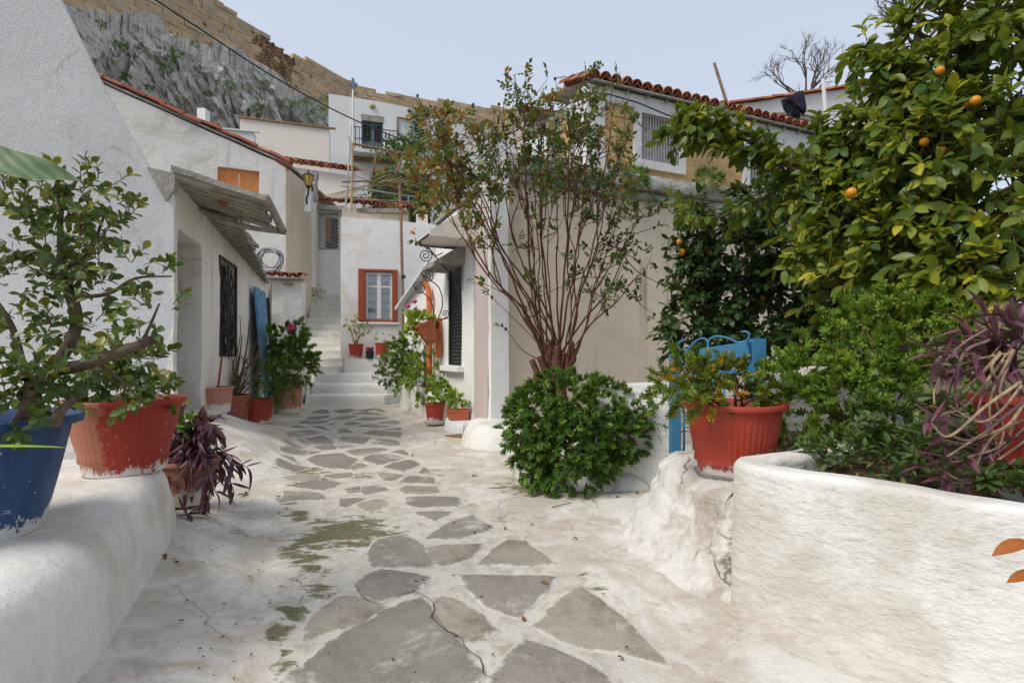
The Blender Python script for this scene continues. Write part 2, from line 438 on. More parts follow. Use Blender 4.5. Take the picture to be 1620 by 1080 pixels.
def ridge(name, pts, width, h, mat, parent=None, step=.05, amp=.012, z0=-.12, rnd_r=.05, f=4):
    """a low rounded wall along a line, height h (a number or one per point)"""
    hs = h if isinstance(h, (list, tuple)) else [h] * len(pts)
    P = []
    for i in range(len(pts) - 1):
        L = math.dist(pts[i][:2], pts[i + 1][:2]); k = max(1, round(L / step))
        for j in range(k):
            t = j / k; P.append((pts[i][0] + (pts[i + 1][0] - pts[i][0]) * t, pts[i][1] + (pts[i + 1][1] - pts[i][1]) * t, hs[i] + (hs[i + 1] - hs[i]) * t))
    P.append((*pts[-1][:2], hs[-1])); m = len(P); vs = []
    r = rnd_r; w2 = width / 2
    for i, (x, y, hh) in enumerate(P):
        a, b = P[max(0, i - 2)], P[min(m - 1, i + 2)]; d = V((b[0] - a[0], b[1] - a[1])).normalized(); nx, ny = d.y, -d.x
        prof = [(w2 + .015, z0)] + [(w2 + .012 * (1 - k / 6), z0 + (hh - r - z0) * k / 6) for k in range(1, 7)]
        prof += [(w2 - r + r * math.cos(a_), hh - r + r * math.sin(a_)) for a_ in (.4, .8, 1.2, 1.57)]
        full = prof + [(-o, z) for o, z in reversed(prof)]
        for o, z in full:
            q = V((x + nx * o, y + ny * o, z)); q += noise.noise_vector(q * f) * amp + noise.noise_vector(q * f * 3) * amp * .4
            vs.append(q)
    k = len(full)
    fs = [(i * k + j, i * k + j + 1, (i + 1) * k + j + 1, (i + 1) * k + j) for i in range(m - 1) for j in range(k - 1)]
    fs += [tuple(range(k - 1, -1, -1)), tuple((m - 1) * k + j for j in range(k))]
    b = MB(); b.add(vs, fs); return b.build(name, mat, parent, 60)

# clay barrel tiles: shared meshes, a few tints
def tile_mesh(L, r, var, down=False):
    b = MB(); vs = []; n = 8
    for rr in (r, r * .84):
        for y, q in ((0, 1.0), (L, .82)):
            for k in range(n + 1):
                a = math.pi * k / n; vs.append((rr * q * math.cos(a), y, (rr * q * math.sin(a)) * (-1 if down else 1)))
    m = n + 1; fs = []
    for k in range(n):
        fs += [(k, k + 1, m + k + 1, m + k), (2 * m + k, 3 * m + k, 3 * m + k + 1, 2 * m + k + 1), (k, 2 * m + k, 2 * m + k + 1, k + 1), (m + k, m + k + 1, 3 * m + k + 1, 3 * m + k)]
    fs += [(0, m, 3 * m, 2 * m), (n, 2 * m + n, 3 * m + n, m + n)]
    b.add(vs, fs, [var] * len(vs)); me = b.mesh('tile', 50, (0, 0, 0), 'var'); me.materials.append(MT['tile']); return me
TM = {}
def tile_at(parent, p, axis, up=(0, 0, 1), L=.42, r=.10, down=False, name='tile', j=1):
    k = (L, r, down)
    if k not in TM: TM[k] = [tile_mesh(L, r, v, down) for v in (.05, .25, .45, .62, .8, 1.0)]
    o = bpy.data.objects.new(name, rnd.choice(TM[k])); COL.objects.link(o); o.parent = parent
    y = V(axis).normalized(); x = y.cross(V(up)).normalized(); z = x.cross(y)
    M_ = Matrix((x, y, z)).transposed().to_4x4() @ Matrix.Rotation(rnd.uniform(-.03, .03), 4, 'Z') @ Matrix.Rotation(rnd.uniform(-.04, .04) * j, 4, 'Y') @ Matrix.Rotation(rnd.uniform(-.03, .03) * (j - 1), 4, 'X')
    o.matrix_local = Matrix.Translation(V(p) - org(parent) + rv(.008 * j)) @ M_; return o
def tile_roof(parent, e0, e1, up, rows=3, sp=.21, L=.42, r=.105, pans=True):
    """rows of cover tiles from the eave line e0-e1 running up along the vector 'up'"""
    e0, e1, up = V(e0), V(e1), V(up).normalized(); d = e1 - e0; n = max(1, round(d.length / sp)); d /= n; nor = d.cross(up)
    if nor.z < 0: nor = -nor
    for row in range(rows):
        for i in range(n + 1):
            tile_at(parent, e0 + d * i + up * (row * L * .8) + nor.normalized() * (.012 * row), up, nor, L, r)
            if pans and i < n: tile_at(parent, e0 + d * (i + .5) + up * (row * L * .8) + nor.normalized() * (r * .72), up, nor, L, r, True)

# leaves -------------------------------------------------------------------
def leaf_shape(w=.45, rows=5, fold=.25, curl=.2, pw=1.0, tipw=0.0, base=.06):
    vs = []; 
    for i in range(rows + 1):
        t = i / rows; ww = w / 2 * (math.sin(math.pi * min(1, max(0, t ** pw))) ** .8) + base * .15
        if i == rows: ww = tipw
        z = -curl * t * t
        vs += [(-ww, t, z + fold * ww), (0, t, z), (ww, t, z + fold * ww)]
    fs = []
    for i in range(rows):
        a = i * 3; fs += [(a, a + 1, a + 4), (a, a + 4, a + 3), (a + 1, a + 2, a + 5), (a + 1, a + 5, a + 4)]
    return vs, fs
def lobed_shape(lobes=5, deep=.45, cup=.15, teeth=True):
    vs = [(0, 0, 0)]; n = lobes * 4; 
    for k in range(n + 1):
        a = -2.45 + 4.9 * k / n; ph = (k % 4)
        r = {0: deep, 1: .82, 2: 1.0, 3: .82}[ph] * (.62 + .38 * math.cos(a * .55))
        vs.append((math.sin(a) * r * .62, .1 + math.cos(a) * r * .75, cup * r * r * (1 if ph else .3)))
    return vs, [(0, k + 1, k + 2) for k in range(n)]
def round_shape(cup=.2):
    vs = [(0, .1, 0)]; n = 12
    for k in range(n):
        a = -2.7 + 5.4 * k / (n - 1); r = .5 * (1 + .06 * math.cos(k * 3.1))
        vs.append((math.sin(a) * r, .45 + math.cos(a) * r, cup * r + .03 * (k % 2)))
    return vs, [(0, k + 1, k + 2) for k in range(n - 1)]
class Leaves:
    """places leaves in world space, then builds the largest in view one by one and joins the rest"""
    def __init__(s, shapes, mat, nv=5): s.sh = shapes; s.mat = mat; s.nv = nv; s.M = []; s.S = []; s.k = []
    def add(s, p, d, up, size, var, roll=.5):
        y = V(d)
        if y.length < 1e-6: return
        y.normalize(); x = y.cross(V(up))
        if x.length < 1e-4: x = y.orthogonal()
        x.normalize(); z = x.cross(y)
        a = rnd.uniform(-roll, roll); x, z = x * math.cos(a) + z * math.sin(a), z * math.cos(a) - x * math.sin(a)
        s.M.append(((x.x * size, y.x * size, z.x * size, p[0]), (x.y * size, y.y * size, z.y * size, p[1]), (x.z * size, y.z * size, z.z * size, p[2])))
        s.S.append(size); s.k.append((rnd.randrange(len(s.sh)), min(s.nv - 1, max(0, int(var * s.nv)))))
    def finish(s, parent, name='leaf', mass='foliage', most=300, minpx=11):
        if not s.M: return
        M = np.array(s.M); S = np.array(s.S); K = np.array(s.k); P = M[:, :, 3]; d = np.maximum(P[:, 1], .2)
        px = S / d * F; X = 810 + P[:, 0] / d * F; Y = 560 - (P[:, 2] - 1) / d * F
        seen = (X > -20) & (X < 1640) & (Y > -20) & (Y < 1100) & (P[:, 1] > .2) & (px > minpx)
        order = np.argsort(-(px * seen)); ind = [i for i in order[:most] if seen[i]]
        meshes = {}; o0 = org(parent)
        for i in ind:
            key = tuple(K[i])
            if key not in meshes:
                vs, fs = s.sh[key[0]]; b = MB(); b.add(vs, fs, [(key[1] + .5) / s.nv] * len(vs)); me = b.mesh(name, 180, (0, 0, 0), 'var'); me.materials.append(s.mat); meshes[key] = me
            o = bpy.data.objects.new(name, meshes[key]); COL.objects.link(o); o.parent = parent
            m4 = Matrix([list(r) for r in M[i]] + [[0, 0, 0, 1]]); m4.translation -= o0; o.matrix_local = m4
        rest = np.ones(len(M), bool); rest[ind] = False
        VV, FF, AA = [], [], []; off = 0
        for a in range(len(s.sh)):
            idx = np.where(rest & (K[:, 0] == a))[0]
            if not len(idx): continue
            vs, fs = s.sh[a]; vs = np.array(vs); fs = np.array(fs)
            W = np.einsum('kij,nj->kni', M[idx][:, :, :3], vs) + M[idx][:, None, :, 3] - np.array(o0)
            VV.append(W.reshape(-1, 3)); FF.append((fs[None] + (np.arange(len(idx)) * len(vs))[:, None, None] + off).reshape(-1, 3))
            AA.append(np.repeat((K[idx, 1] + .5) / s.nv, len(vs))); off += len(idx) * len(vs)
        if VV:
            VV = np.concatenate(VV); FF = np.concatenate(FF); AA = np.concatenate(AA)
            me = bpy.data.meshes.new(mass); me.vertices.add(len(VV)); me.vertices.foreach_set('co', VV.ravel())
            me.loops.add(FF.size); me.loops.foreach_set('vertex_index', FF.ravel().astype(np.int32))
            me.polygons.add(len(FF)); me.polygons.foreach_set('loop_start', np.arange(0, FF.size, 3, dtype=np.int32))
            me.update(calc_edges=True); a = me.attributes.new('var', 'FLOAT', 'POINT'); a.data.foreach_set('value', AA)
            me.shade_smooth(); o = link(mass, me, parent, s.mat); o['kind'] = 'stuff'
def sprig(L, tw, p, d, length, n, size, var=.5, droop=.25, spread=55, r=.003, jit=.25, upb=.6, start=.15):
    d = V(d).normalized(); p = V(p)
    e = p + d * length + V((0, 0, -droop * length)); mid = p + d * length * .55 + rv(length * .06)
    path = spline([p, mid, e], 3)
    if tw is not None: tw.tube(path, r, r * .4, 4, False)
    m = len(path) - 1; x = d.orthogonal().normalized(); y = d.cross(x); a0 = rnd.uniform(0, 6.28)
    for i in range(n):
        t = start + (1 - start) * (i + .6) / n; q = min(m - 1, int(t * m)); fr = t * m - q
        pos = path[q].lerp(path[q + 1], min(1, fr)); ax = (path[q + 1] - path[q]).normalized()
        a = a0 + i * 2.4; side = x * math.cos(a) + y * math.sin(a); s_ = R(spread * rnd.uniform(.7, 1.2)) * (1 - .45 * t)
        ld = ax * math.cos(s_) + side * math.sin(s_) + rv(jit) + V((0, 0, -droop * .6))
        up = V((0, 0, upb)) + side * -.3 + d * .5 + rv(.35)
        L.add(pos, ld, up, size * rnd.uniform(.7, 1.15), var + rnd.gauss(0, .16))
def in_ball(c, r, inner=.5, sq=(1, 1, 1)):
    while 1:
        v = rv()
        if inner < v.length < 1: break
    v = v.normalized() * (v.length ** .6)
    return V(c) + V((v.x * r * sq[0], v.y * r * sq[1], v.z * r * sq[2])), v.normalized()
SH_CITRUS = [leaf_shape(.46, 5, .28, .16, .95), leaf_shape(.42, 5, .12, .30, 1.0), leaf_shape(.5, 5, .4, .05, .95)]
SH_OBO = [leaf_shape(.62, 4, .2, .12, 1.25, .08), leaf_shape(.58, 4, .35, .2, 1.3, .06)]
SH_ROSE = [leaf_shape(.62, 4, .2, .15, .9), leaf_shape(.55, 4, .4, .25, .9)]
SH_LOBE = [lobed_shape(5, .38, .15), lobed_shape(5, .32, .35), lobed_shape(7, .42, .2)]
SH_ROUND = [round_shape(.2), round_shape(.45)]
SH_LANCE = [leaf_shape(.20, 6, .5, .25, .8), leaf_shape(.18, 6, .7, .55, .8), leaf_shape(.22, 6, .4, -.1, .8)]
SH_FEATHER = [leaf_shape(.14, 3, .3, .3, .9), leaf_shape(.16, 3, .3, -.1, .9)]
MT['l_citrus'] = leafmat('citrus_leaf', [(.016, .038, .009), (.035, .066, .011), (.068, .098, .013), (.13, .145, .018), (.28, .25, .025)], .40, .32, .4, 1.95)
MT['l_orange'] = leafmat('orange_tree_leaf', [(.008, .022, .008), (.012, .034, .010), (.020, .048, .012), (.035, .065, .014), (.07, .10, .02)], .36, .18, .45)
MT['l_obo'] = leafmat('round_dark_leaf', [(.012, .03, .010), (.02, .05, .013), (.035, .072, .016), (.075, .105, .018), (.17, .14, .02)], .36, .2, .45)
MT['l_rose'] = leafmat('rose_leaf', [(.020, .042, .022), (.030, .065, .020), (.055, .095, .022), (.12, .12, .025), (.24, .085, .02), (.22, .035, .015)], .42, .26)
MT['l_ger'] = leafmat('cut_geranium_leaf', [(.016, .042, .010), (.026, .066, .014), (.042, .094, .018), (.075, .13, .022), (.12, .16, .03)], .55, .28, .25, 1.95)
MT['l_gerlight'] = leafmat('light_geranium_leaf', [(.030, .07, .014), (.055, .115, .018), (.09, .16, .022), (.14, .21, .035), (.22, .24, .05)], .55, .3, .25, 1.7)
MT['l_gold'] = leafmat('pot_geranium_leaf', [(.04, .08, .015), (.07, .12, .02), (.11, .15, .025), (.28, .16, .02), (.45, .12, .015)], .55, .3, .25)
MT['l_zonal'] = leafmat('pale_round_geranium_leaf', [(.06, .13, .02), (.11, .19, .03), (.18, .26, .05), (.30, .34, .09), (.38, .38, .14)], .55, .3, .25)
MT['l_purple'] = leafmat('purple_trailing_leaf', [(.030, .012, .025), (.055, .017, .042), (.09, .026, .068), (.14, .045, .10), (.10, .085, .07)], .42, .12, .4, 1.2)
MT['l_ground'] = leafmat('ground_cover_leaf', [(.015, .04, .012), (.03, .065, .02), (.05, .09, .03), (.08, .13, .05), (.16, .18, .06)], .5, .2, .3)
MT['l_fine'] = leafmat('fine_green_leaf', [(.018, .05, .012), (.03, .075, .016), (.05, .10, .02), (.09, .15, .03), (.14, .18, .04)], .55, .25, .25)
MT['l_dry'] = leafmat('dead_leaf', [(.10, .045, .02), (.15, .06, .025), (.20, .09, .035), (.09, .05, .03), (.06, .035, .025)], .8, .1, .15)
MT['bark'] = bark('tree_bark', (.17, .125, .085), (.07, .05, .035)); MT['cane'] = bark('rose_cane', (.17, .075, .05), (.085, .04, .028), 40)
MT['twig'] = bark('dry_twig', (.22, .15, .10), (.11, .07, .05), 40); MT['palestem'] = bark('pale_dry_stem', (.42, .31, .19), (.22, .13, .10), 40)
MT['purplestem'] = bark('purple_stem', (.16, .07, .13), (.30, .20, .14), 30); MT['greenstem'] = bark('green_stem', (.08, .10, .03), (.10, .07, .03), 40)
MT['bare'] = bark('bare_grey_branch', (.14, .11, .10), (.08, .06, .06), 20)
MT['fruit'] = paint('orange_fruit_skin', (.62, .24, .015), (.72, .36, .02), .6, .4, 20, .3); MT['petal'] = paint('pink_petal', (.62, .03, .16), (.75, .12, .3), .6, .6, 30)
MT['hip'] = paint('dark_rose_hip', (.07, .018, .015), (.12, .03, .015), .6, .45, 30)
# ------------------------------------------------------------------ the setting: terrain, ground, paving, cliff, citadel wall
def terrain():
    vs = []; fs = []; na = 96
    rs = [0, 2, 4, 6, 8, 10, 11.5, 12.5, 14, 17, 20, 25, 30, 36, 43, 52, 62, 75, 90, 110, 150, 250, 600, 1500]
    for r in rs:
        for k in range(na):
            a = 2 * math.pi * k / na; x, y = r * math.sin(a), r * math.cos(a)
            h = 22 * sstep(y, 14, 64) * (1 - .75 * sstep(x, -6, 26)) * (1 - sstep(r, 130, 400))
            vs.append((x, y, -.2 + h + (fbm((x, y, 0), .08, 4) * min(1.2, max(0, r - 13) * .05))))
    m = len(rs)
    fs = [(j * na + k, (j + 1) * na + k, (j + 1) * na + (k + 1) % na, j * na + (k + 1) % na) for j in range(m - 1) for k in range(na)]
    b = MB(); b.add(vs, fs)
    N = NT('dry_hillside'); p = N.pos(); n = N.noise(p, .5, 8, .7)
    mt = N.fin(N.mix(N.ramp(n, .4, .6), (.16, .13, .08), (.07, .085, .03)), .95, N.bump(n, .8, .2), .1)
    o = b.build('terrain', mt, None, 180); tag(o, 'dry hillside rising behind the village houses', None, None, 'structure')
terrain()

def gz(x, y):
    xl = -.36 - .342 * y; u = min(1.3, max(0, xl - x))
    z = .36 * min(1, u) * sstep(y, 3.7, 4.6) * (1 - sstep(y, 5.4, 7.4)) + .04 * u + min(.11, .30 * u) * (1 - sstep(y, 2.6, 3.6))
    xr = 1.0 - .30 * y; z += .03 * min(2.0, max(0, x - xr)) * sstep(y, 1.5, 3)
    return z + fbm((x, y, 0), 1.4, 3, 2) * .014 + nz((x, y, 0), 5, 4) * .004
def gpt(px, py, lift=0.0):
    d = F / max(20, py - 560)
    x, y = (px - 810) / F * d, d
    return V((x, y, gz(x, y) + lift))
PATH = [(395, 1110), (432, 1000), (446, 900), (449, 800), (452, 745), (470, 690), (502, 655), (545, 648), (608, 651), (634, 690), (690, 750), (790, 830), (880, 890), (1010, 1000), (1110, 1110)]
MOSS = [(545, 845, 100, 34, 1), (480, 880, 36, 36, .9), (500, 932, 40, 13, .9), (440, 985, 22, 55, .8), (462, 960, 20, 25, .7), (480, 745, 50, 8, .9), (560, 752, 40, 6, .7), (500, 758, 50, 8, .7),
        (460, 788, 20, 8, .9), (558, 794, 22, 8, .9), (470, 815, 26, 16, .8), (560, 738, 24, 5, .8), (690, 745, 20, 8, .5), (790, 822, 22, 12, .6), (890, 772, 120, 16, .9), (1010, 760, 40, 18, .8),
        (280, 800, 18, 60, .9), (445, 1050, 16, 40, .8), (930, 920, 30, 20, .5), (630, 830, 14, 12, .8), (585, 858, 30, 12, .7), (520, 700, 10, 5, .6), (430, 705, 40, 5, .3)]
def ground():
    xs = np.arange(-6.2, 4.6, .036); ys = [.55]
    while ys[-1] < 12.6: ys.append(ys[-1] * 1.0125)
    pw = [tuple(gpt(*q))[:2] for q in PATH]; pw = [(a, b) for a, b in pw]
    X, Y = np.meshgrid(xs, np.array(ys)); sh = X.shape
    wx = np.zeros(sh); Z = np.zeros(sh); wy = np.zeros(sh)
    for j in range(sh[0]):
        for i in range(sh[1]):
            x, y = X[j, i], Y[j, i]; Z[j, i] = gz(x, y)
            q = noise.noise_vector((x * 4, y * 4, 1)); wx[j, i] = q.x * .05; wy[j, i] = q.y * .05
    def inside(px_, py_):
        c = np.zeros(sh, bool); n = len(pw)
        for a in range(n):
            (x1, y1), (x2, y2) = pw[a], pw[a - 1]
            with np.errstate(divide='ignore', invalid='ignore'):
                c ^= ((y1 > py_) != (y2 > py_)) & (px_ < (x2 - x1) * (py_ - y1) / (y2 - y1 + 1e-12) + x1)
        return c.astype(float)
    ins = sum(inside(X + wx + a, Y + wy + b) for a, b in ((0, 0), (.03, 0), (-.03, 0), (0, .04), (0, -.04))) / 5
    PX = 810 + (X + wx * 1.6) / Y * F; PY = 560 + F / (Y + wy * 1.6)
    moss = np.zeros(sh)
    for a, b, ra, rb, s in MOSS: moss = np.maximum(moss, s * np.clip(1.35 - np.hypot((PX - a) / ra, (PY - b) / rb), 0, 1))
    b = MB(); nx = sh[1]
    fs = [(j * nx + i, j * nx + i + 1, (j + 1) * nx + i + 1, (j + 1) * nx + i) for j in range(sh[0] - 1) for i in range(nx - 1)]
    b.add([tuple(v) for v in np.stack([X, Y, Z], -1).reshape(-1, 3)], fs, moss.ravel().tolist())
    N = NT('painted_alley_ground'); p = N.pos(); pa = N.attr('path'); mo = N.attr('moss')
    a1 = N.noise(N.mapped(p, (1, 1, 1)), 2.3, 10, .72, .6); a2 = N.noise(p, 9, 9, .72, .5); a3 = N.noise(p, 60, 4, .7)
    col = N.mix(N.ramp(a1, .37, .60, 0, .8), (.70, .67, .615), (.46, .395, .315))
    col = N.mix(N.ramp(a2, .50, .66, 0, .6), col, (.40, .33, .255))
    cem = N.mix(N.ramp(a2, .42, .66), (.58, .54, .47), (.40, .36, .30))
    cem = N.mix(N.ramp(a1, .50, .62, 0, .7), cem, (.68, .65, .595))
    col = N.mix(N.math('MULTIPLY', pa, .85), col, cem)
    mk = N.math('ADD', mo, N.math('MULTIPLY', N.math('SUBTRACT', N.noise(N.mapped(p, (1, 1.8, 1)), 17, 12, .85, .8), .5), 2.2))
    mk = N.math('ADD', mk, N.math('MULTIPLY', N.math('SUBTRACT', N.noise(N.mapped(p, (1, 2.2, 1)), 5.5, 6, .65, .5), .5), 3.0))
    mm = N.math('MULTIPLY', N.ramp(mk, .48, .80, 0, .9), N.ramp(mo, .02, .12))
    mc = N.mix(N.ramp(a3, .35, .65), (.055, .060, .02), (.16, .155, .045))
    mc = N.mix(N.ramp(a2, .4, .6, 0, .6), mc, (.17, .155, .10))
    col = N.mix(mm, col, mc); col = N.mix(N.ramp(a3, .62, .8, 0, .4), col, (.25, .21, .17))
    cr = N.n('TexVoronoi', feature='DISTANCE_TO_EDGE'); cr.inputs['Scale'].default_value = .85
    wv = N.n('VectorMath', operation='ADD'); ns = N.n('TexNoise'); ns.inputs['Scale'].default_value = 5; ns.inputs['Detail'].default_value = 6; N.l(p, ns.inputs[0])
    sc = N.n('VectorMath', operation='SCALE'); sc.inputs['Scale'].default_value = .22; N.l(ns.outputs['Color'], sc.inputs[0]); N.l(p, wv.inputs[0]); N.l(sc.outputs[0], wv.inputs[1]); N.l(wv.outputs[0], cr.inputs['Vector'])
    ck = N.math('MULTIPLY', N.ramp(cr.outputs['Distance'], .0, .0035, 1, 0), N.ramp(N.noise(p, 1.1, 3, .5), .5, .58))
    col = N.mix(N.math('MULTIPLY', ck, .5), col, (.10, .085, .05))
    h = N.math('SUBTRACT', a2, N.math('MULTIPLY', ck, .8))
    nm = N.bump(h, .6, .02); nm = N.bump(a3, .6, .006, nm); nm = N.bump(N.noise(p, 24, 6, .7), .5, .012, nm)
    mt = N.fin(col, .93, nm, .15)
    me = b.mesh('ground', 180, (0, 0, 0), 'moss'); at_ = me.attributes.new('path', 'FLOAT', 'POINT'); at_.data.foreach_set('value', ins.ravel())
    o = link('ground', me, None, mt); tag(o, 'whitewashed alley ground with a stone paved strip and moss', None, None, 'structure'); return o
GROUND = ground()

A_ = lambda L: [(420 + x / 5.4, 630 + y / 5.4) for x, y in L]
B_ = lambda L: [(430 + x / 3.6, 780 + y / 3.6) for x, y in L]
C_ = lambda L: [(640 + x / 3.6, 780 + y / 3.6) for x, y in L]
STONES = [A_(s) for s in [
    [(395, 130), (465, 92), (520, 98), (550, 132)], [(590, 105), (720, 88), (760, 100), (640, 130)], [(770, 105), (930, 82), (960, 88), (880, 108)],
    [(940, 100), (985, 88), (1030, 118), (985, 118)], [(740, 135), (850, 108), (1010, 140), (900, 147)], [(515, 185), (700, 148), (790, 155), (650, 187)],
    [(340, 185), (400, 155), (560, 152), (480, 182)], [(735, 190), (860, 162), (1060, 166), (960, 190)], [(290, 222), (330, 196), (560, 198), (460, 222)],
    [(670, 227), (720, 201), (820, 210), (740, 232)], [(495, 230), (600, 210), (585, 232)], [(960, 210), (1100, 183), (1148, 218)],
    [(765, 240), (880, 216), (1085, 235), (940, 252)], [(203, 268), (260, 236), (360, 258)], [(385, 236), (470, 240), (565, 268), (500, 268)],
    [(622, 265), (670, 256), (755, 300), (636, 300)], [(1025, 264), (1150, 248), (1167, 272)], [(835, 298), (920, 270), (1162, 292), (1142, 338), (1000, 318)],
    [(240, 302), (380, 270), (485, 295), (360, 324)], [(175, 355), (215, 310), (335, 335), (210, 378)], [(625, 345), (680, 323), (915, 335), (832, 392), (700, 370)],
    [(348, 350), (490, 326), (585, 385), (430, 397)], [(910, 390), (970, 343), (1128, 365), (1144, 408)], [(265, 385), (300, 368), (392, 385), (350, 407)],
    [(410, 415), (560, 393), (605, 430), (500, 442)], [(610, 405), (775, 405), (640, 434)], [(130, 432), (160, 400), (305, 430), (230, 444)],
    [(125, 503), (180, 450), (360, 440), (340, 472), (220, 498)], [(368, 445), (474, 450), (370, 478)], [(685, 455), (780, 428), (960, 418), (1050, 435), (800, 502)],
    [(1065, 465), (1140, 438), (1183, 445), (1228, 492)], [(835, 520), (940, 480), (1100, 493), (1190, 515), (950, 573)], [(355, 530), (440, 478), (640, 468), (785, 530), (690, 602), (500, 592)],
    [(105, 547), (220, 523), (275, 552)], [(95, 622), (110, 573), (385, 590), (250, 628)], [(1005, 585), (1240, 523), (1303, 560), (1180, 622)],
    [(685, 602), (790, 558), (873, 580), (760, 608)], [(945, 620), (1170, 652), (1060, 708), (1010, 692)], [(1307, 625), (1350, 588), (1444, 640), (1400, 658)],
    [(1145, 717), (1220, 658), (1424, 670), (1442, 722)], [(145, 692), (300, 638), (474, 660), (420, 708)], [(486, 650), (720, 628), (744, 660), (600, 675)],
    [(1140, 790), (1180, 753), (1452, 753), (1484, 802), (1220, 818)], [(165, 742), (400, 698), (655, 715), (480, 778)], [(666, 770), (800, 743), (795, 790), (720, 803)],
    [(826, 760), (960, 743), (1034, 790), (840, 818)], [(155, 790), (470, 808), (505, 865), (290, 862), (145, 882)], [(650, 860), (875, 856), (690, 934), (636, 925)],
    [(1205, 850), (1240, 840), (1645, 843), (1645, 922), (1250, 938)], [(775, 920), (950, 868), (1045, 915), (900, 998)], [(1285, 990), (1330, 973), (1605, 973), (1440, 1054)]]]
STONES += [B_(s) for s in [[(868, 264), (1000, 180), (1140, 128), (1244, 215), (1060, 256)], [(556, 332), (600, 268), (740, 238), (852, 300), (922, 405), (780, 422), (588, 422)],
    [(872, 306), (1205, 288), (1122, 372), (990, 414), (935, 404)], [(496, 500), (620, 440), (884, 480), (812, 562), (640, 602), (538, 587)],
    [(925, 605), (1040, 600), (1284, 790), (1092, 852), (1000, 800), (932, 700)], [(176, 838), (248, 680), (390, 588), (540, 600), (630, 650), (480, 735)],
    [(10, 1090), (245, 930), (640, 672), (850, 602), (916, 700), (1056, 850), (1146, 960), (1232, 1090)]]]
STONES += [C_(s) for s in [[(426, 406), (590, 276), (682, 290), (866, 406)], [(316, 469), (866, 480), (652, 708), (468, 642)], [(764, 762), (1000, 536), (1132, 620), (1506, 994), (1240, 902), (958, 852)],
    [(480, 1095), (690, 858), (862, 910), (1084, 1010), (1210, 1095)]]]
def stone_mat():
    N = NT('grey_paving_stone'); p = N.pos(); e = N.attr('edge'); v = N.n('ObjectInfo').outputs['Random']
    a = N.noise(p, 14, 8, .7); b = N.noise(p, 90, 4, .7); c = N.noise(p, 3.1, 6, .6)
    col = N.mix(N.ramp(a, .32, .68), (.36, .315, .255), (.21, .182, .146)); col = N.mix(N.ramp(c, .40, .60, 0, .7), col, (.42, .375, .31))
    col = N.mix(N.ramp(v, .1, .9, 0, .62), col, (.20, .185, .165)); col = N.mix(N.ramp(b, .56, .70, 0, .65), col, (.12, .11, .095))
    gp = N.pos(); mk = N.noise(N.mapped(p, (1, 1.7, 1)), 5.5, 9, .72, .5); col = N.mix(N.ramp(mk, .61, .71, 0, .7), col, (.085, .088, .03))
    k = N.math('ADD', e, N.math('MULTIPLY', N.math('SUBTRACT', N.noise(p, 13, 11, .8, .4), .5), 2.2))
    col = N.mix(N.ramp(k, .58, 1.0, 0, .9), col, (.635, .60, .54))
    wpatch = N.noise(p, 2.3, 9, .75, .4); col = N.mix(N.ramp(wpatch, .54, .66, 0, .65), col, (.60, .56, .495))
    nm = N.bump(a, .6, .012); nm = N.bump(b, .8, .006, nm)
    return N.fin(col, .9, nm, .2)
MT['stone'] = stone_mat()
for s in STONES:
    w_ = [gpt(*q) for q in s]; c = sum(w_, V()) / len(w_); per = []
    for i, a in enumerate(w_):
        b_ = w_[(i + 1) % len(w_)]; L = (b_ - a).length; k = max(2, min(14, int(L / .07)))
        for j in range(k):
            q = a.lerp(b_, j / k); sh = (.05 if j == 0 else 0) - .030 / max(.10, (q - c).length)
            q = q.lerp(c, sh); q += V((nz(q, 9, 1), nz(q, 9, 2), 0)) * min(.03, L * .08); per.append(q)
    b = MB(); vs = []; at_ = []
    rad = sum((q - c).length for q in per) / len(per)
    for fr, dz, e in ((0, -.012, 1), (.0, .0012, 1), (min(.2, .022 / rad), .005, .62), (min(.36, .06 / rad), .0065, .14), (.62, .0075, 0)):
        for q in per:
            r = q.lerp(c, fr); vs.append((r.x, r.y, gz(r.x, r.y) + dz)); at_.append(e)
    m = len(per); vs.append((c.x, c.y, gz(c.x, c.y) + .008)); at_.append(0)
    fs = [(k * m + i, k * m + (i + 1) % m, (k + 1) * m + (i + 1) % m, (k + 1) * m + i) for k in range(4) for i in range(m)] + [(4 * m + i, 4 * m + (i + 1) % m, 5 * m) for i in range(m)]
    b.add(vs, fs, at_); b.build('paving_stone', MT['stone'], GROUND, 60, None, 'edge')

MT['crack'] = paint('mossy_crack', (.055, .045, .028), (.09, .085, .03), .8, .95, 30)
for L_ in ([(800, 570), (850, 585), (880, 605), (925, 650), (918, 690), (922, 720), (960, 765), (1000, 800), (1040, 822), (1072, 850), (1085, 885), (1130, 915), (1170, 955), (1195, 1000), (1215, 1045), (1250, 1066), (1285, 1085)], [(482, 520), (492, 560), (520, 590), (562, 626), (620, 628), (700, 602), (760, 585), (800, 575)]):
    p = spline([gpt(*q, .009) + V((nz((i, 0, 1), 1.7, 3) * .012, nz((i, 4, 1), 1.7, 5) * .012, 0)) for i, q in enumerate(B_(L_))], 5); m = MB(); vs = []; k = len(p)
    for i, q in enumerate(p):
        d = (p[min(k - 1, i + 1)] - p[max(0, i - 1)]).normalized(); x = V((d.y, -d.x, 0)); w_ = .0008 + .0026 * abs(nz(q, 14, 2)); j_ = nz(q, 25, 6) * .009
        vs += [q + x * (j_ - w_), q + x * j_, q + x * (j_ + w_)]
    m.add(vs, [(3 * i + a, 3 * i + a + 1, 3 * i + a + 4, 3 * i + a + 3) for i in range(k - 1) for a in (0, 1)]); m.build('crack', MT['crack'], GROUND)

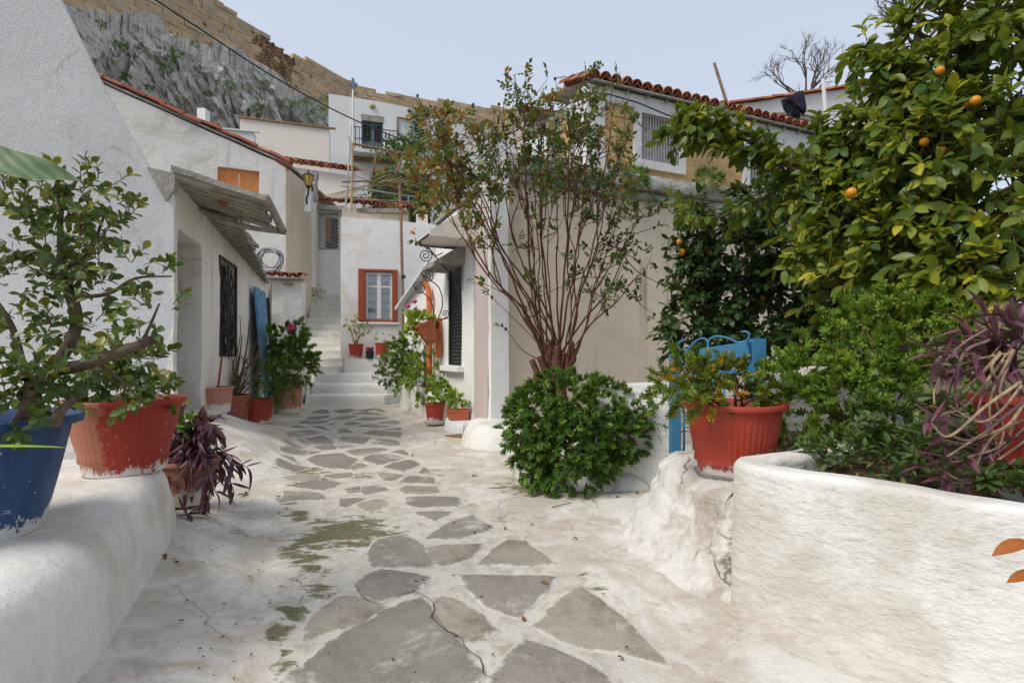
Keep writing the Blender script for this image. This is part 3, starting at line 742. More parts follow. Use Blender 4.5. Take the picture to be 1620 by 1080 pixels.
# the citadel on its cliff, far up behind the houses
def wline(px):                                              # top edge of the citadel wall in the photograph
    pts = [(60, -150), (340, 2), (445, 68), (452, 78), (540, 118), (545, 125), (600, 145), (700, 158), (790, 170), (900, 176)]
    for (a, ya), (b, yb) in zip(pts, pts[1:]):
        if px <= b: return ya + (yb - ya) * (px - a) / (b - a)
    return 176
CW = [(-47, 36), (-33.6, 57.9), (-23.1, 75), (-2, 84), (8, 85)]
def citadel():
    root = thing('citadel_wall', 'long golden ashlar fortress wall running along the top of the cliff', 'fortress wall', (-23, 70, 22))
    N = NT('golden_ashlar'); p = N.pos(); v = N.n('Attribute', attribute_name='var').outputs['Fac']; r = N.n('ValToRGB'); N.l(v, r.inputs[0])
    cols = [(.58, .40, .23), (.46, .36, .25), (.64, .47, .29), (.42, .31, .20), (.52, .43, .32)]; e = r.color_ramp.elements
    while len(e) < 5: e.new(.5)
    for i, c in enumerate(cols): e[i].position = i / 4; e[i].color = (*c, 1)
    n = N.noise(p, 1.2, 8, .7); col = N.mix(N.ramp(n, .45, .7, 0, .45), r.outputs[0], (.27, .20, .14)); col = N.mix(N.ramp(N.noise(p, 5, 5, .7), .55, .7, 0, .6), col, (.10, .07, .045))
    mt = N.fin(col, .95, N.bump(n, .8, .15), .1)
    MT['rubble'] = plaster('brown_rubble_core', (.40, .26, .15), (.17, .10, .06), .9, 1.0, .8, 0, (.1, .08, .05), 4, .15, .40, .6)
    meshes = []
    for k in range(8):
        q = random.Random(k); vs = [(x * .5 + q.uniform(-.03, .03), y * .5, z * .5 + q.uniform(-.04, .04)) for x in (-1, 1) for y in (-1, 1) for z in (-1, 1)]
        b = MB(); b.add(vs, [(0, 1, 3, 2), (4, 6, 7, 5), (0, 4, 5, 1), (2, 3, 7, 6), (0, 2, 6, 4), (1, 5, 7, 3)], [(k + .5) / 8] * 8)
        me = b.mesh('block', None, (0, 0, 0), 'var'); me.materials.append(mt); meshes.append(me)
    core = MB(); cand = []
    for (ax, ay), (bx, by) in zip(CW, CW[1:]):
        t, nn, L = wall_frame((ax, ay), (bx, by)); u = 0.0
        for k in range(14):
            c = V((ax, ay, 0)) + t * (L * (k + .5) / 14); px = 810 + c.x / c.y * F; zt = min(44, 1 + (560 - wline(px)) / F * c.y) - .75
            core.box(c - nn * 1.06 + V((0, 0, (18 + zt) / 2)), L / 14 + .02, 2, zt - 18, (t, nn, V((0, 0, 1))))
            for _ in range(90 if 395 < px < 480 else 14):
                q = c + t * rnd.uniform(-L / 28, L / 28) + V((0, 0, rnd.uniform(zt - (9 if px > 395 and px < 480 else 14), zt + .1))); s_ = rnd.uniform(.12, .3); core.box(q - nn * .06, s_ * rnd.uniform(1, 2), .3, s_, (t, nn, V((0, 0, 1))))
        z = 23.0; row = 0
        while z < 42.5:
            h = rnd.uniform(.46, .66); u = -rnd.uniform(0, 1)
            while u < L:
                l = rnd.uniform(.8, 1.9); c = V((ax, ay, 0)) + t * (u + l / 2) + V((0, 0, z + h / 2)); px = 810 + c.x / c.y * F; py = 560 - (c.z - 1) / c.y * F
                if py > wline(px) + 1 and -10 < px < 1000:
                    rub = 405 < px < 462 and py < 110 + (px - 405) * .8 and py > 60
                    if not rub or rnd.random() < .12: cand.append((c, l - .03, h - .025, t, nn, -py if 100 < px < 800 else -999))
                u += l
            z += h
    cand.sort(key=lambda q: q[0].y); mass = MB(); n_i = 0
    for c, l, h, t, nn, _ in cand:
        px = 810 + c.x / c.y * F; py = 560 - (c.z - 1) / c.y * F
        dp = rnd.uniform(-.05, .05) + (.1 if rnd.random() < .06 else 0); M_ = Matrix((t * l, nn * .8, V((0, 0, h)))).transposed().to_4x4(); M_.translation = c + nn * (-.3 + dp) - org(root)
        me = rnd.choice(meshes)
        if n_i < 298 and 90 < px < 800 and py > -10 and py < wline(px) + 90:
            o = bpy.data.objects.new('block', me); COL.objects.link(o); o.parent = root; o.matrix_local = M_; n_i += 1
        else:
            mass.add([M_ @ x.co + org(root) for x in me.vertices], [tuple(pp.vertices) for pp in me.polygons], [rnd.random()] * 8)
    core.build('wall_core', MT['rubble'], root)
    if mass.v: mass.build('block_courses', mt, root, None, None, 'var')['kind'] = 'stuff'
citadel()
def cliff():
    def top(px):
        pts = [(40, 10), (100, 0), (130, 18), (160, 20), (200, 28), (240, 28), (275, 46), (310, 55), (335, 66), (360, 74), (390, 92), (430, 118), (470, 148), (510, 163), (560, 190), (700, 240)]
        for (a, ya), (b, yb) in zip(pts, pts[1:]):
            if px <= b: return ya + (yb - ya) * (px - a) / (b - a)
        return 240
    vs = []; fs = []; cols = list(np.arange(20, 640, 1.7)); nv = 190
    for px in cols:
        d0 = 32 + (px - 20) * .060; ty = top(px); z1 = 1 + (560 - ty) / F * (d0 + 3)
        for j in range(nv):
            t = j / (nv - 1); z = 8 + (z1 - 8) * t if t < .93 else z1 + (t - .93) * 6
            d = d0 + 3.2 * t ** 2 + (0 if t < .93 else (t - .93) * 90)
            q = V(((px - 810) / F * (d0 + 3), d, z))
            wq = q + noise.noise_vector(q * .3) * 1.5 + noise.noise_vector(q * 1.3) * .25; dd = 0
            for f_, a_, b_ in ((.20, 1.5, 2.6), (.52, .65, 1.5), (1.2, .30, .7)):
                sq_ = V((wq.x + wq.z * .35, wq.y, wq.z * .8)) * f_; fp = noise.voronoi(sq_)[1][0]; rr = noise.cell_vector(fp * 17.3 + V((.5, .5, .5))); rr = rr * 2 - V((1, 1, 1)) if rr.x >= 0 else rr
                dd += rr.x * a_ + (sq_ - fp).dot(rr) * b_
            dd += fbm(q, 1.5, 4) * .2
            q += V((.25, -1, .25)) * dd * (1 - .75 * sstep(t, .78, .95))
            vs.append(q)
    m = len(cols); fs = [(i * nv + j, (i + 1) * nv + j, (i + 1) * nv + j + 1, i * nv + j + 1) for i in range(m - 1) for j in range(nv - 1)]
    b = MB(); b.add(vs, fs)
    N = NT('grey_cliff_rock'); p = N.pos(); a = N.noise(p, .55, 10, .72, .5); c = N.noise(p, 2.2, 8, .7); g = N.noise(N.mapped(p, (1, 1, 1.5)), .5, 6, .7)
    col = N.mix(N.ramp(c, .35, .68), (.70, .665, .62), (.40, .37, .335)); col = N.mix(N.ramp(a, .42, .56, 0, .75), col, (.58, .55, .52)); col = N.mix(N.ramp(a, .60, .70, 0, .7), col, (.44, .29, .18))
    col = N.mix(N.math('MULTIPLY', N.ramp(g, .62, .70), N.ramp(c, .42, .55)), col, (.06, .08, .022))
    cw = N.n('VectorMath', operation='ADD'); nn_ = N.n('TexNoise'); nn_.inputs['Scale'].default_value = .5; nn_.inputs['Detail'].default_value = 8; N.l(p, nn_.inputs[0]); s3 = N.n('VectorMath', operation='SCALE'); s3.inputs['Scale'].default_value = 3.5; N.l(nn_.outputs['Color'], s3.inputs[0]); N.l(s3.outputs[0], cw.inputs[0]); N.l(p, cw.inputs[1])
    for sc_, w_, k_ in ((.28, .03, .5), (.75, .05, .4)):
        vo = N.n('TexVoronoi', feature='DISTANCE_TO_EDGE'); vo.inputs['Scale'].default_value = sc_; N.l(cw.outputs[0], vo.inputs['Vector']); col = N.mix(N.math('MULTIPLY', N.ramp(vo.outputs['Distance'], 0, w_, 1, 0), k_), col, (.10, .095, .085))
    mt = N.fin(col, .95, N.bump(c, .8, .15), .1)
    o = b.build('cliff', mt, None, 28); tag(o, 'grey craggy limestone cliff below the golden fortress wall', None, None, 'structure')
    # tufts growing in the cracks
    L = Leaves(SH_FEATHER, MT['l_fine']); 
    for px, py, r in [(478, 172, 22), (505, 178, 16), (455, 165, 10), (400, 178, 14), (410, 170, 8), (195, 75, 6), (185, 70, 5), (160, 38, 6), (262, 110, 10), (280, 85, 8), (365, 135, 8), (420, 132, 6), (310, 70, 6), (345, 170, 6), (236, 140, 6), (515, 165, 14), (490, 160, 10), (200, 122, 6), (330, 150, 6), (270, 95, 9)]:
        d = 32 + (px - 20) * .060 + 1.2; c = at(px, py, d)
        for _ in range(int(r * 16)):
            q, dr = in_ball(c, r * .8 / F * d, .1, (1, .8, .6)); L.add(q, dr + rv(.5) + V((0, 0, .5)), rv(), rnd.uniform(.2, .42), rnd.random() * .7)
    t = thing('cliff_shrubs', 'green tufts growing in the cracks of the cliff', 'wild plants', at(420, 170, 58)); t['kind'] = 'stuff'
    L.finish(t, most=0)
cliff()
# ------------------------------------------------------------------ houses
UPV = V((0, 0, 1))
def fbox(mb, p0, p1, u0, u1, z0, z1, n0, n1):
    """a box in a wall's own frame: along u, up z, out n"""
    t, n, L = wall_frame(p0, p1); a = V((p0[0], p0[1], 0))
    mb.box(a + t * (u0 + u1) / 2 + n * (n0 + n1) / 2 + V((0, 0, (z0 + z1) / 2)), abs(u1 - u0), abs(n1 - n0), abs(z1 - z0), (t, n, UPV))
def frame_part(name, p0, p1, u0, u1, z0, z1, w, n0, n1, mat, parent, bottom=True):
    m = MB(); fbox(m, p0, p1, u0, u0 + w, z0, z1, n0, n1); fbox(m, p0, p1, u1 - w, u1, z0, z1, n0, n1)
    fbox(m, p0, p1, u0 + w, u1 - w, z1 - w, z1, n0, n1 - .003)
    if bottom: fbox(m, p0, p1, u0 + w, u1 - w, z0, z0 + w, n0, n1 - .003)
    return m.build(name, mat, parent)
def part(name, p0, p1, u0, u1, z0, z1, n0, n1, mat, parent):
    m = MB(); fbox(m, p0, p1, u0, u1, z0, z1, n0, n1); return m.build(name, mat, parent)
def barred_window(root, p0, p1, u0, u1, z0, z1, nb, mat, shutmat, sill=True, rec=.2):
    win = part('window', p0, p1, u0, u1, z0, z1, -rec - .06, -rec, MT['void'], root)
    k = (u1 - u0) / 2
    for i in range(2):
        s = MB(); fbox(s, p0, p1, u0 + i * k + .02, u0 + (i + 1) * k - .01, z0, z1, -rec + .002, -rec + .03)
        n = max(6, int((z1 - z0) / .05))
        for j in range(n): fbox(s, p0, p1, u0 + i * k + .07, u0 + (i + 1) * k - .06, z0 + .06 + (z1 - z0 - .12) * j / n, z0 + .06 + (z1 - z0 - .12) * (j + .6) / n, -rec + .03, -rec + .042)
        s.build('shutter', shutmat, win)
    for i in range(nb):
        u = u0 + (u1 - u0) * (i + .5) / nb; b = MB(); b.tube([wp(p0, p1, u, z0 - .05, .03), wp(p0, p1, u, z1 + .05, .03)], .011, None, 6); b.build('bar', mat, win)
    for z in (z0, z1, (z0 + z1) / 2): part('grille_rail', p0, p1, u0 - .04, u1 + .04, z - .014, z + .014, .016, .026, mat, win)
    return win

# --- near house on the left: big gable, side wall along the alley, weathered eave, door recess, barred window
A0 = (-3.17, 4.8); tA = V((-.284, .959, 0)).normalized(); A1 = (A0[0] + tA.x * 5.1, A0[1] + tA.y * 5.1)
AG0 = (A0[0] - .927 * 2.8, A0[1] - .375 * 2.8)
def house_left():
    h = thing('house', 'near white house on the left with a tall rough grey-white gable and crumbling eave boards', 'house', (-4, 6, 0))
    L = 2.8; prof = [(0, 5.3), (L - 1.2, 4.75), (L - .85, 4.12), (L - .62, 3.58), (L - .44, 3.19), (L - .175, 2.70), (L, 2.62)]
    wall('gable_wall', AG0, A0, -.1, prof, .09, MT['gable'], h, (), .14, .014, .006, 1.1)
    wall('side_wall', A0, A1, -.1, [(0, 2.63), (.1, 2.63), (2.5, 2.52), (5.1, 2.26)], .5, MT['warm'], h, [(.1, .86, .39, 2.2), (1.62, 2.50, .98, 2.22)], .14, .016, .012, 1.6)
    t, n, _ = wall_frame(AG0, A0); bk = V((tA.x, tA.y, 0)); m = MB()      # low roof behind the parapet gable
    a_, b_ = wp(AG0, A0, 0, 3.3, -.1), wp(AG0, A0, L - .02, 2.52, -.1); dz = V((0, 0, .1))
    m.add([a_, b_, b_ + bk * 5 - V((0, 0, .35)), a_ + bk * 5 - V((0, 0, .35)), a_ + dz, b_ + dz, b_ + bk * 5 - V((0, 0, .25)), a_ + bk * 5 - V((0, 0, .25))], [(3, 2, 1, 0), (4, 5, 6, 7), (0, 1, 5, 4), (1, 2, 6, 5), (2, 3, 7, 6), (3, 0, 4, 7)])
    m.build('roof', MT['slab'], h)
    part('door', A0, A1, .1, .86, .39, 2.2, -.50, -.44, MT['darkwood'], h)
    part('door_sill', A0, A1, .08, .88, .28, .385, -.45, .05, MT['white_rough'], h)
    m = MB(); m.bar(wp(A0, A1, .085, .42, -.02), wp(A0, A1, .12, 2.15, -.06), .03); m.build('door_frame', MT['darkwood'], h)
    win = part('window', A0, A1, 1.62, 2.50, .98, 2.22, -.2, -.14, MT['void'], h)
    g = MB(); u0, u1, z0, z1 = 1.62, 2.5, .98, 2.22; cx, cz = 2.06, 1.55
    for a, b in (((u0, z0), (u1, z0)), ((u1, z0), (u1, z1)), ((u1, z1), (u0, z1)), ((u0, z1), (u0, z0))): g.bar(wp(A0, A1, a[0], a[1], .0), wp(A0, A1, b[0], b[1], .0), .025)
    g.build('grille_frame', MT['iron'], win); g = MB()
    for k in range(16):
        a = 2 * math.pi * k / 16; g.tube(spline([wp(A0, A1, cx, cz, .0), wp(A0, A1, cx + .22 * math.cos(a + .25), cz + .30 * math.sin(a + .25), .01), wp(A0, A1, cx + .43 * math.cos(a), cz + .62 * math.sin(a), .0)], 4), .012, None, 5)
    for r in (.1, .25, .38): g.tube([wp(A0, A1, cx + r * math.cos(2 * math.pi * k / 24), cz + 1.42 * r * math.sin(2 * math.pi * k / 24), .012) for k in range(25)], .010, None, 5)
    g.build('grille', MT['iron'], win)
    e = thing('eave', None, None, wp(A0, A1, 0, 2.6)); e.parent = h; e.location = V(e.location) - org(h); ORG[e.name] = wp(A0, A1, 0, 2.6)
    # boards of the eave, each its own piece: a deep stretch over the door, a shallow one beyond
    def board(s0, s1, w, za, zb, th, sag=0):
        b = MB(); k = 5; vs = []
        for i in range(k + 1):
            f = i / k; nn = -.18 + (w + .18) * f
            for ss, dz in ((s0, 0), (s1, 0)):
                j = nz((ss * 3, nn * 4, 1), 2, 6) * .02
                for lay in (0, 1): vs.append(wp(A0, A1, ss + nz((s0, f * 3, ss), 3, 2) * .015, za + (zb - za) * max(0, f) + j + th * lay + sag * f * f, nn))
        for i in range(k):
            a, c = i * 4, i * 4 + 4
            b.f += [(a, a + 2, c + 2, c), (a + 1, c + 1, c + 3, a + 3), (a, c, c + 1, a + 1), (a + 2, a + 3, c + 3, c + 2)]
        b.f += [(0, 1, 3, 2), (k * 4, k * 4 + 2, k * 4 + 3, k * 4 + 1)]; b.v = vs; b.at = [0] * len(vs); b.build('eave_board', MT['wood'], e)
    s = -.04
    while s < .74:
        wd = rnd.uniform(.09, .15); board(s, s + wd - .008, .77 + rnd.uniform(-.05, .035), 2.67, 2.50 - .13 * s / .75, rnd.uniform(.03, .045), -.02); s += wd
    while s < 4.75:
        wd = rnd.uniform(.10, .17); f = (s - .75) / 4.15; board(s, s + wd - .01, .40 - .34 * f + rnd.uniform(-.02, .02), 2.60 - .26 * f, 2.47 - .2 * f, rnd.uniform(.025, .04)); s += wd
    # broken slabs lying on the boards and a round log at the outer end
    for s0, s1, n0, n1, z0 in ((-.08, .36, .0, .80, 2.69), (.34, .70, .05, .74, 2.65), (.62, 1.5, -.1, .38, 2.64), (1.48, 2.6, -.1, .28, 2.59), (2.58, 3.7, -.1, .14, 2.53), (3.68, 4.7, -.15, .02, 2.46)):
        b = MB(); vs = []; nx, ny = 7, 5
        for lay in (0, 1):
            for i in range(nx):
                for j in range(ny):
                    ss = s0 + (s1 - s0) * i / (nx - 1) ; nn = n0 + (n1 - n0) * j / (ny - 1)
                    if j == ny - 1: nn += nz((ss * 5, 2, 0), 2) * .06
                    vs.append(wp(A0, A1, ss, z0 - .21 * max(0, nn) / .8 + lay * .05 + nz((ss * 4, nn * 4, lay), 2, 3) * .016, nn))
        q = nx * ny
        for i in range(nx - 1):
            for j in range(ny - 1):
                a = i * ny + j; b.f += [(a, a + 1, a + ny + 1, a + ny), (q + a, q + a + ny, q + a + ny + 1, q + a + 1)]
        for i in range(nx - 1): b.f += [(i * ny, (i + 1) * ny, q + (i + 1) * ny, q + i * ny), (i * ny + ny - 1, q + i * ny + ny - 1, q + (i + 1) * ny + ny - 1, (i + 1) * ny + ny - 1)]
        for j in range(ny - 1): b.f += [(j, q + j, q + j + 1, j + 1), ((nx - 1) * ny + j, (nx - 1) * ny + j + 1, q + (nx - 1) * ny + j + 1, q + (nx - 1) * ny + j)]
        b.v = vs; b.at = [0] * len(vs); b.build('eave_slab', MT['slab'], e, 40)
    m = MB(); m.tube(spline([wp(A0, A1, .05, 2.56, .78), wp(A0, A1, .4, 2.50, .80), wp(A0, A1, .83, 2.40, .83)], 4), .035, .045, 7); m.build('eave_log', MT['wood'], e, 180)
    m = MB(); m.tube(spline([wp(A0, A1, .62, 2.43, .2), wp(A0, A1, .8, 2.41, .5), wp(A0, A1, .84, 2.39, .86)], 4), .03, .03, 7); m.build('eave_log', MT['wood'], e, 180)
    for u, nn in ((.30, .33), (.52, .55), (1.0, .15), (1.6, .1), (.4, .62)):
        m = MB(); fbox(m, A0, A1, u, u + .17, 2.60 - .22 * nn, 2.625 - .22 * nn, nn - .03, nn + .05); m.build('broken_brick', MT['tile'], e)
    # broken lump of slate where the gable meets the eave
    m = MB(); a = wp(AG0, A0, L - .2, 2.70, .0)
    vs = [wp(AG0, A0, L - .21, 2.72, .03), wp(AG0, A0, L + .02, 2.66, .05), wp(AG0, A0, L + .01, 2.54, .04), wp(AG0, A0, L - .06, 2.42, .03), wp(AG0, A0, L - .13, 2.56, .03)]
    m.add(vs + [v - V((.0, -.07, 0)) for v in vs], [(4, 3, 2, 1, 0)] + [(i, (i + 1) % 5, 5 + (i + 1) % 5, 5 + i) for i in range(5)]); m.build('corner_stone', MT['slab'], h)
house_left()

# --- white gable house behind it with the orange shutters
def house_shutters():
    Bc = (-5.08, 11.5); B0 = (Bc[0] - .927 * 4.2, Bc[1] - .375 * 4.2); B1 = (-5.06, 12.9); L = 4.2
    h = thing('house', 'white gable house with closed orange shutters and a raking red tile verge', 'house', (-6.5, 12, 0))
    rake = lambda u: 5.23 + 1.07 * (L - u) / 3.07
    wall('gable_wall', B0, Bc, 0, [(0, rake(0)), (1.13, rake(1.13)), (L, 5.22)], .3, MT['warm'], h, [(2.86, 3.66, 4.40, 5.03)], .22, .015, .008)
    wall('side_wall', Bc, B1, 0, 5.2, .3, MT['beige'], h, (), .25, .015)
    for i in range(2):
        s = MB()
        for k in range(3): u = 2.865 + i * .40 + k * .13; fbox(s, B0, Bc, u, u + .126, 4.41, 5.02, -.10, -.07 + .004 * (k % 2))
        s.build('shutter', MT['shutter'], h)
    r = thing('roof', None, None, h.location); r.parent = h; r.location = (0, 0, 0); ORG[r.name] = V(h.location)
    t, n, _ = wall_frame(B0, Bc); m = MB(); bk = V((-.05, 4, 0))
    a, b = wp(B0, Bc, 0, rake(0) + .02, .03), wp(B0, Bc, L + .05, 5.25, .03); dz = V((0, 0, .05))
    m.add([a, b, b + bk, a + bk, a + dz, b + dz, b + bk + dz, a + bk + dz], [(3, 2, 1, 0), (4, 5, 6, 7), (0, 1, 5, 4), (1, 2, 6, 5), (2, 3, 7, 6), (3, 0, 4, 7)]); m.build('roof_deck', MT['slab'], r)
    ax = (wp(B0, Bc, 0, rake(0)) - wp(B0, Bc, L, 5.23)).normalized(); nn = ax.cross(-n); nn = nn if nn.z > 0 else -nn
    for k in range(12): tile_at(r, wp(B0, Bc, L + .06, 5.31, -.02) + ax * (k * .36), ax, nn, .44, .095, False, 'tile', 3)
    for k in range(12): tile_at(r, wp(B0, Bc, L + .06, 5.33, -.24) + ax * (k * .36), ax, nn, .44, .095)
    for k in range(7): tile_at(r, wp(B0, Bc, L + .10, 5.28, -.10 - k * .2), (-.93, -.2, .35), (.35, 0, .93), .42, .10)
    for k in range(7): tile_at(r, wp(B0, Bc, L + .10, 5.24, -.0 - k * .2), (-.93, -.2, .35), (.35, 0, .93), .42, .10, True)
    m = MB(); m.box(at(322, 190, 12.6), .2, .2, .5); m.build('chimney', MT['bright'], h)
house_shutters()

# --- textured end wall with a tiled coping, and the cable coil hung on it
E0, E1 = P2(405, 9.85), P2(477, 10.05)
def coping_wall():
    h = thing('garden_wall', 'narrow rough white wall with a short clay tile coping beside the stairs', 'wall', (E0[0], E0[1], 0))
    wall('wall', E0, E1, 0, 2.45, .55, MT['white_rough'], h, (), .1, .03, .01, 3)
    t, n, L = wall_frame(E0, E1)
    part('coping_board', E0, E1, .05, L + .02, 2.452, 2.49, -.2, .14, MT['wood'], h)
    for k in range(6):
        tile_at(h, wp(E0, E1, .1 + k * .145, 2.50, .15), -n + V((0, 0, .18)), UPV, .42, .08)
        if k < 5: tile_at(h, wp(E0, E1, .17 + k * .145, 2.56, .15), -n + V((0, 0, .18)), UPV, .42, .075, True)
    b = MB(); b.add([wp(E0, E1, .45, 2.36, 0), wp(E0, E1, .58, 2.42, .07), wp(E0, E1, .7, 2.35, 0), wp(E0, E1, .58, 2.34, .09)], [(0, 3, 1), (1, 3, 2), (0, 2, 3), (0, 1, 2)]); b.build('plaster_lip', MT['slab'], h)
    c = thing('cable_coil', 'coil of grey cable hung above the tiled coping', 'cable coil', at(427, 410, 10.0))
    m = MB()
    for k, (dx, dy, r) in enumerate(((0, 0, .24), (-.05, .03, .25), (.05, -.03, .21), (.02, .05, .235), (-.03, -.04, .22))):
        q = at(427 + dx * 80, 411 + dy * 80, 9.95 + k * .018); m.tube([q + V((r * math.cos(2 * math.pi * j / 32), .03 * math.sin(j), r * .88 * math.sin(2 * math.pi * j / 32))) for j in range(33)], .012, None, 6)
    m.build('cable', MT['hose'], c, 180)
    d = thing('blue_door', 'faded blue plank door leaning at the far end of the left house wall', 'door', wp(A0, A1, 3.9, .1, .2))
    for k in range(4): u_ = 3.45 + k * .235; m = MB(); m.bar(wp(A0, A1, u_, .12, .26 - .02 * k), wp(A0, A1, u_ + .06, 2.06 + .015 * (k % 2), .07), .225, .035, (tA.y, -tA.x, 0)); m.build('plank', MT['bluewood'], d)
    m = MB(); m.bar(wp(A0, A1, 4.40, .1, .2), wp(A0, A1, 4.46, 2.0, .08), .08, .08, (tA.y, -tA.x, 0)); m.build('door_edge', MT['darkwood'], d)
    m = MB(); m.bar(at(426, 560, 9.75), at(427, 446, 9.75), .05, .05, (0, 1, 0)); m.build('door_jamb', MT['wood'], d)
coping_wall()

# --- stairs: three broad steps, then the steep white flight
def stairs():
    st = thing('stairs', 'white painted stone stairs climbing between the houses', None, (-3.5, 10.1, 0)); st['kind'] = 'structure'
    for k, (y0, z, xl, xr) in enumerate(((10.05, .20, -4.30, -2.25), (10.42, .40, -4.33, -2.3), (10.74, .60, -4.36, -2.35))):
        mound('step', [(xl, y0), ((xl + xr) / 2, y0 - .05), (xr, y0 + .02), (xr, 12), (xl, 12)], [(0, 0), (.012, z - .05), (.03, z - .012), (.07, z)], MT['white_rough'], st, .09, .016, 3, 1)
    for k in range(12):
        y = 10.98 + k * .21; z = .74 + k * .163; m = MB()
        o = wall('step', (-5.0, y), (-3.70, y + .02), z - .2, z, .26, MT['white_rough'], st, (), .12, .022, .018, 2.5, -.22)
stairs()
F0, F1 = P2(452, 13.4), P2(545, 13.45)
def back_wall():
    h = thing('yard_wall', 'white wall at the head of the stairs with a wire mesh hatch', 'wall', (F0[0], F0[1], 0))
    a, zt = on(F0, F1, 504, 337); b, zb = on(F0, F1, 536, 395)
    wall('wall', F0, F1, 1.5, 4.75, .25, MT['bright'], h, [(a, b, zb, zt)], .2, .02)
    ha = part('hatch', F0, F1, a, b, zb, zt, -.6, -.55, MT['void'], h); part('inner_board', F0, F1, a + .05, a + .16, zb + .3, zt, -.5, -.45, MT['orange'], ha)
    frame_part('hatch_frame', F0, F1, a, b, zb, zt, .025, -.02, .02, MT['galv'], ha)
    m = MB(); s = .085
    for k in range(-14, 16):
        for sg in (1, -1):
            u = a + k * s; p = []
            for q in range(0, 24):
                uu = u + sg * q * .045; zz = zb + q * .05
                if a <= uu <= b and zz <= zt: p.append(wp(F0, F1, uu, zz, .0))
            if len(p) > 1: m.tube([p[0], p[-1]], .008, None, 4, False)
    m.build('wire_mesh', MT['galv'], ha)['kind'] = 'stuff'
    r = thing('roof', None, None, h.location); r.parent = h; r.location = (0, 0, 0); ORG[r.name] = V(h.location); tile_roof(r, at(497, 316, 13.25), at(543, 320, 13.25), (0, 1, .3), 1, .2, .42, .1)
    m = MB(); m.bar(at(500, 328, 13.3), at(545, 330, 13.3), .1, .12); m.build('beam', MT['wood'], h)
    t, n, L = wall_frame(F0, F1)
    d = thing('downpipe', 'square white downpipe ending above the stairs', 'downpipe', at(496, 455, 12.9))
    m = MB(); m.bar(at(495.5, 455, 12.95), at(496.5, 322, 12.95), .11); m.bar(at(496.5, 325, 12.95), at(500, 311, 13.2), .11); m.build('pipe', MT['bright'], d)
    m = MB(); m.box(at(496, 400, 12.95), .13, .13, .03); m.build('collar', MT['bright'], d)
    L2 = Leaves(SH_LANCE, MT['l_gerlight']); f = thing('wall_moss', 'yellow green weeds growing below the white downpipe', 'weeds', at(500, 455, 13.3))
    f['kind'] = 'stuff'
    for k in range(150):
        q = at(rnd.gauss(497, 8), 462 + rnd.gauss(0, 8), 13.28 + rnd.uniform(-.1, .05)); L2.add(q, V((rnd.uniform(-1, 1), -.7, rnd.uniform(-1, .6))), UPV, rnd.uniform(.05, .12), rnd.random())
    L2.finish(f, most=0)
    p = thing('lamp_post_stub', 'white lamp bracket post on the corner of the shutter house', 'post', at(488, 330, 11.7))
    m = MB(); m.bar(at(488, 336, 11.9), at(489, 303, 11.9), .14); m.build('post', MT['trim'], p); m = MB(); m.bar(at(499, 320, 12.2), at(499, 275, 12.2), .08); m.build('backboard', MT['wood'], p)
back_wall()
def lantern():
    c = at(488, 285, 11.6); S_ = .7; h = thing('wall_lantern', 'old amber glass lantern on a black bracket above the stairs', 'lantern', c)
    LM = MB
    class MB_(LM):
        def mesh(s, *a, **k):
            s.v = [tuple(c + (V(v) - c) * S_) for v in s.v]; return LM.mesh(s, *a, **k)
    m = MB_(); m.lathe(c, [(.075, -.19), (.085, -.185), (.17, .13), (.165, .135)], 6); m.build('glass', MT['lampglass'], h)
    m = MB_(); m.lathe(c, [(.19, .13), (.20, .14), (.12, .20), (.05, .235), (.03, .26), (.045, .28), (.015, .31), (.012, .36)], 6); m.build('cap', MT['iron'], h)
    m = MB_()
    for k in range(6):
        a = 2 * math.pi * k / 6; m.bar(c + V((.086 * math.cos(a), .086 * math.sin(a), -.19)), c + V((.174 * math.cos(a), .174 * math.sin(a), .135)), .018)
    m.lathe(c, [(.03, -.30), (.05, -.26), (.09, -.20), (.09, -.186)], 6); m.build('frame', MT['iron'], h)
    m = MB_(); m.tube(spline([c + V((0, 0, -.26)), c + V((-.02, .02, -.45)), c + V((-.1, .1, -.55)), c + V((-.1, .12, -.75))], 5), .03, .035, 6); m.build('bracket', MT['iron'], h)
    m = MB_(); m.tube(spline([c + V((.1, 0, .2)), c + V((.22, .0, .3)), c + V((.3, .05, .2)), c + V((.26, .1, .05)), c + V((.05, .3, .1))], 5), .012, None, 5); m.build('scroll', MT['iron'], h)
lantern()

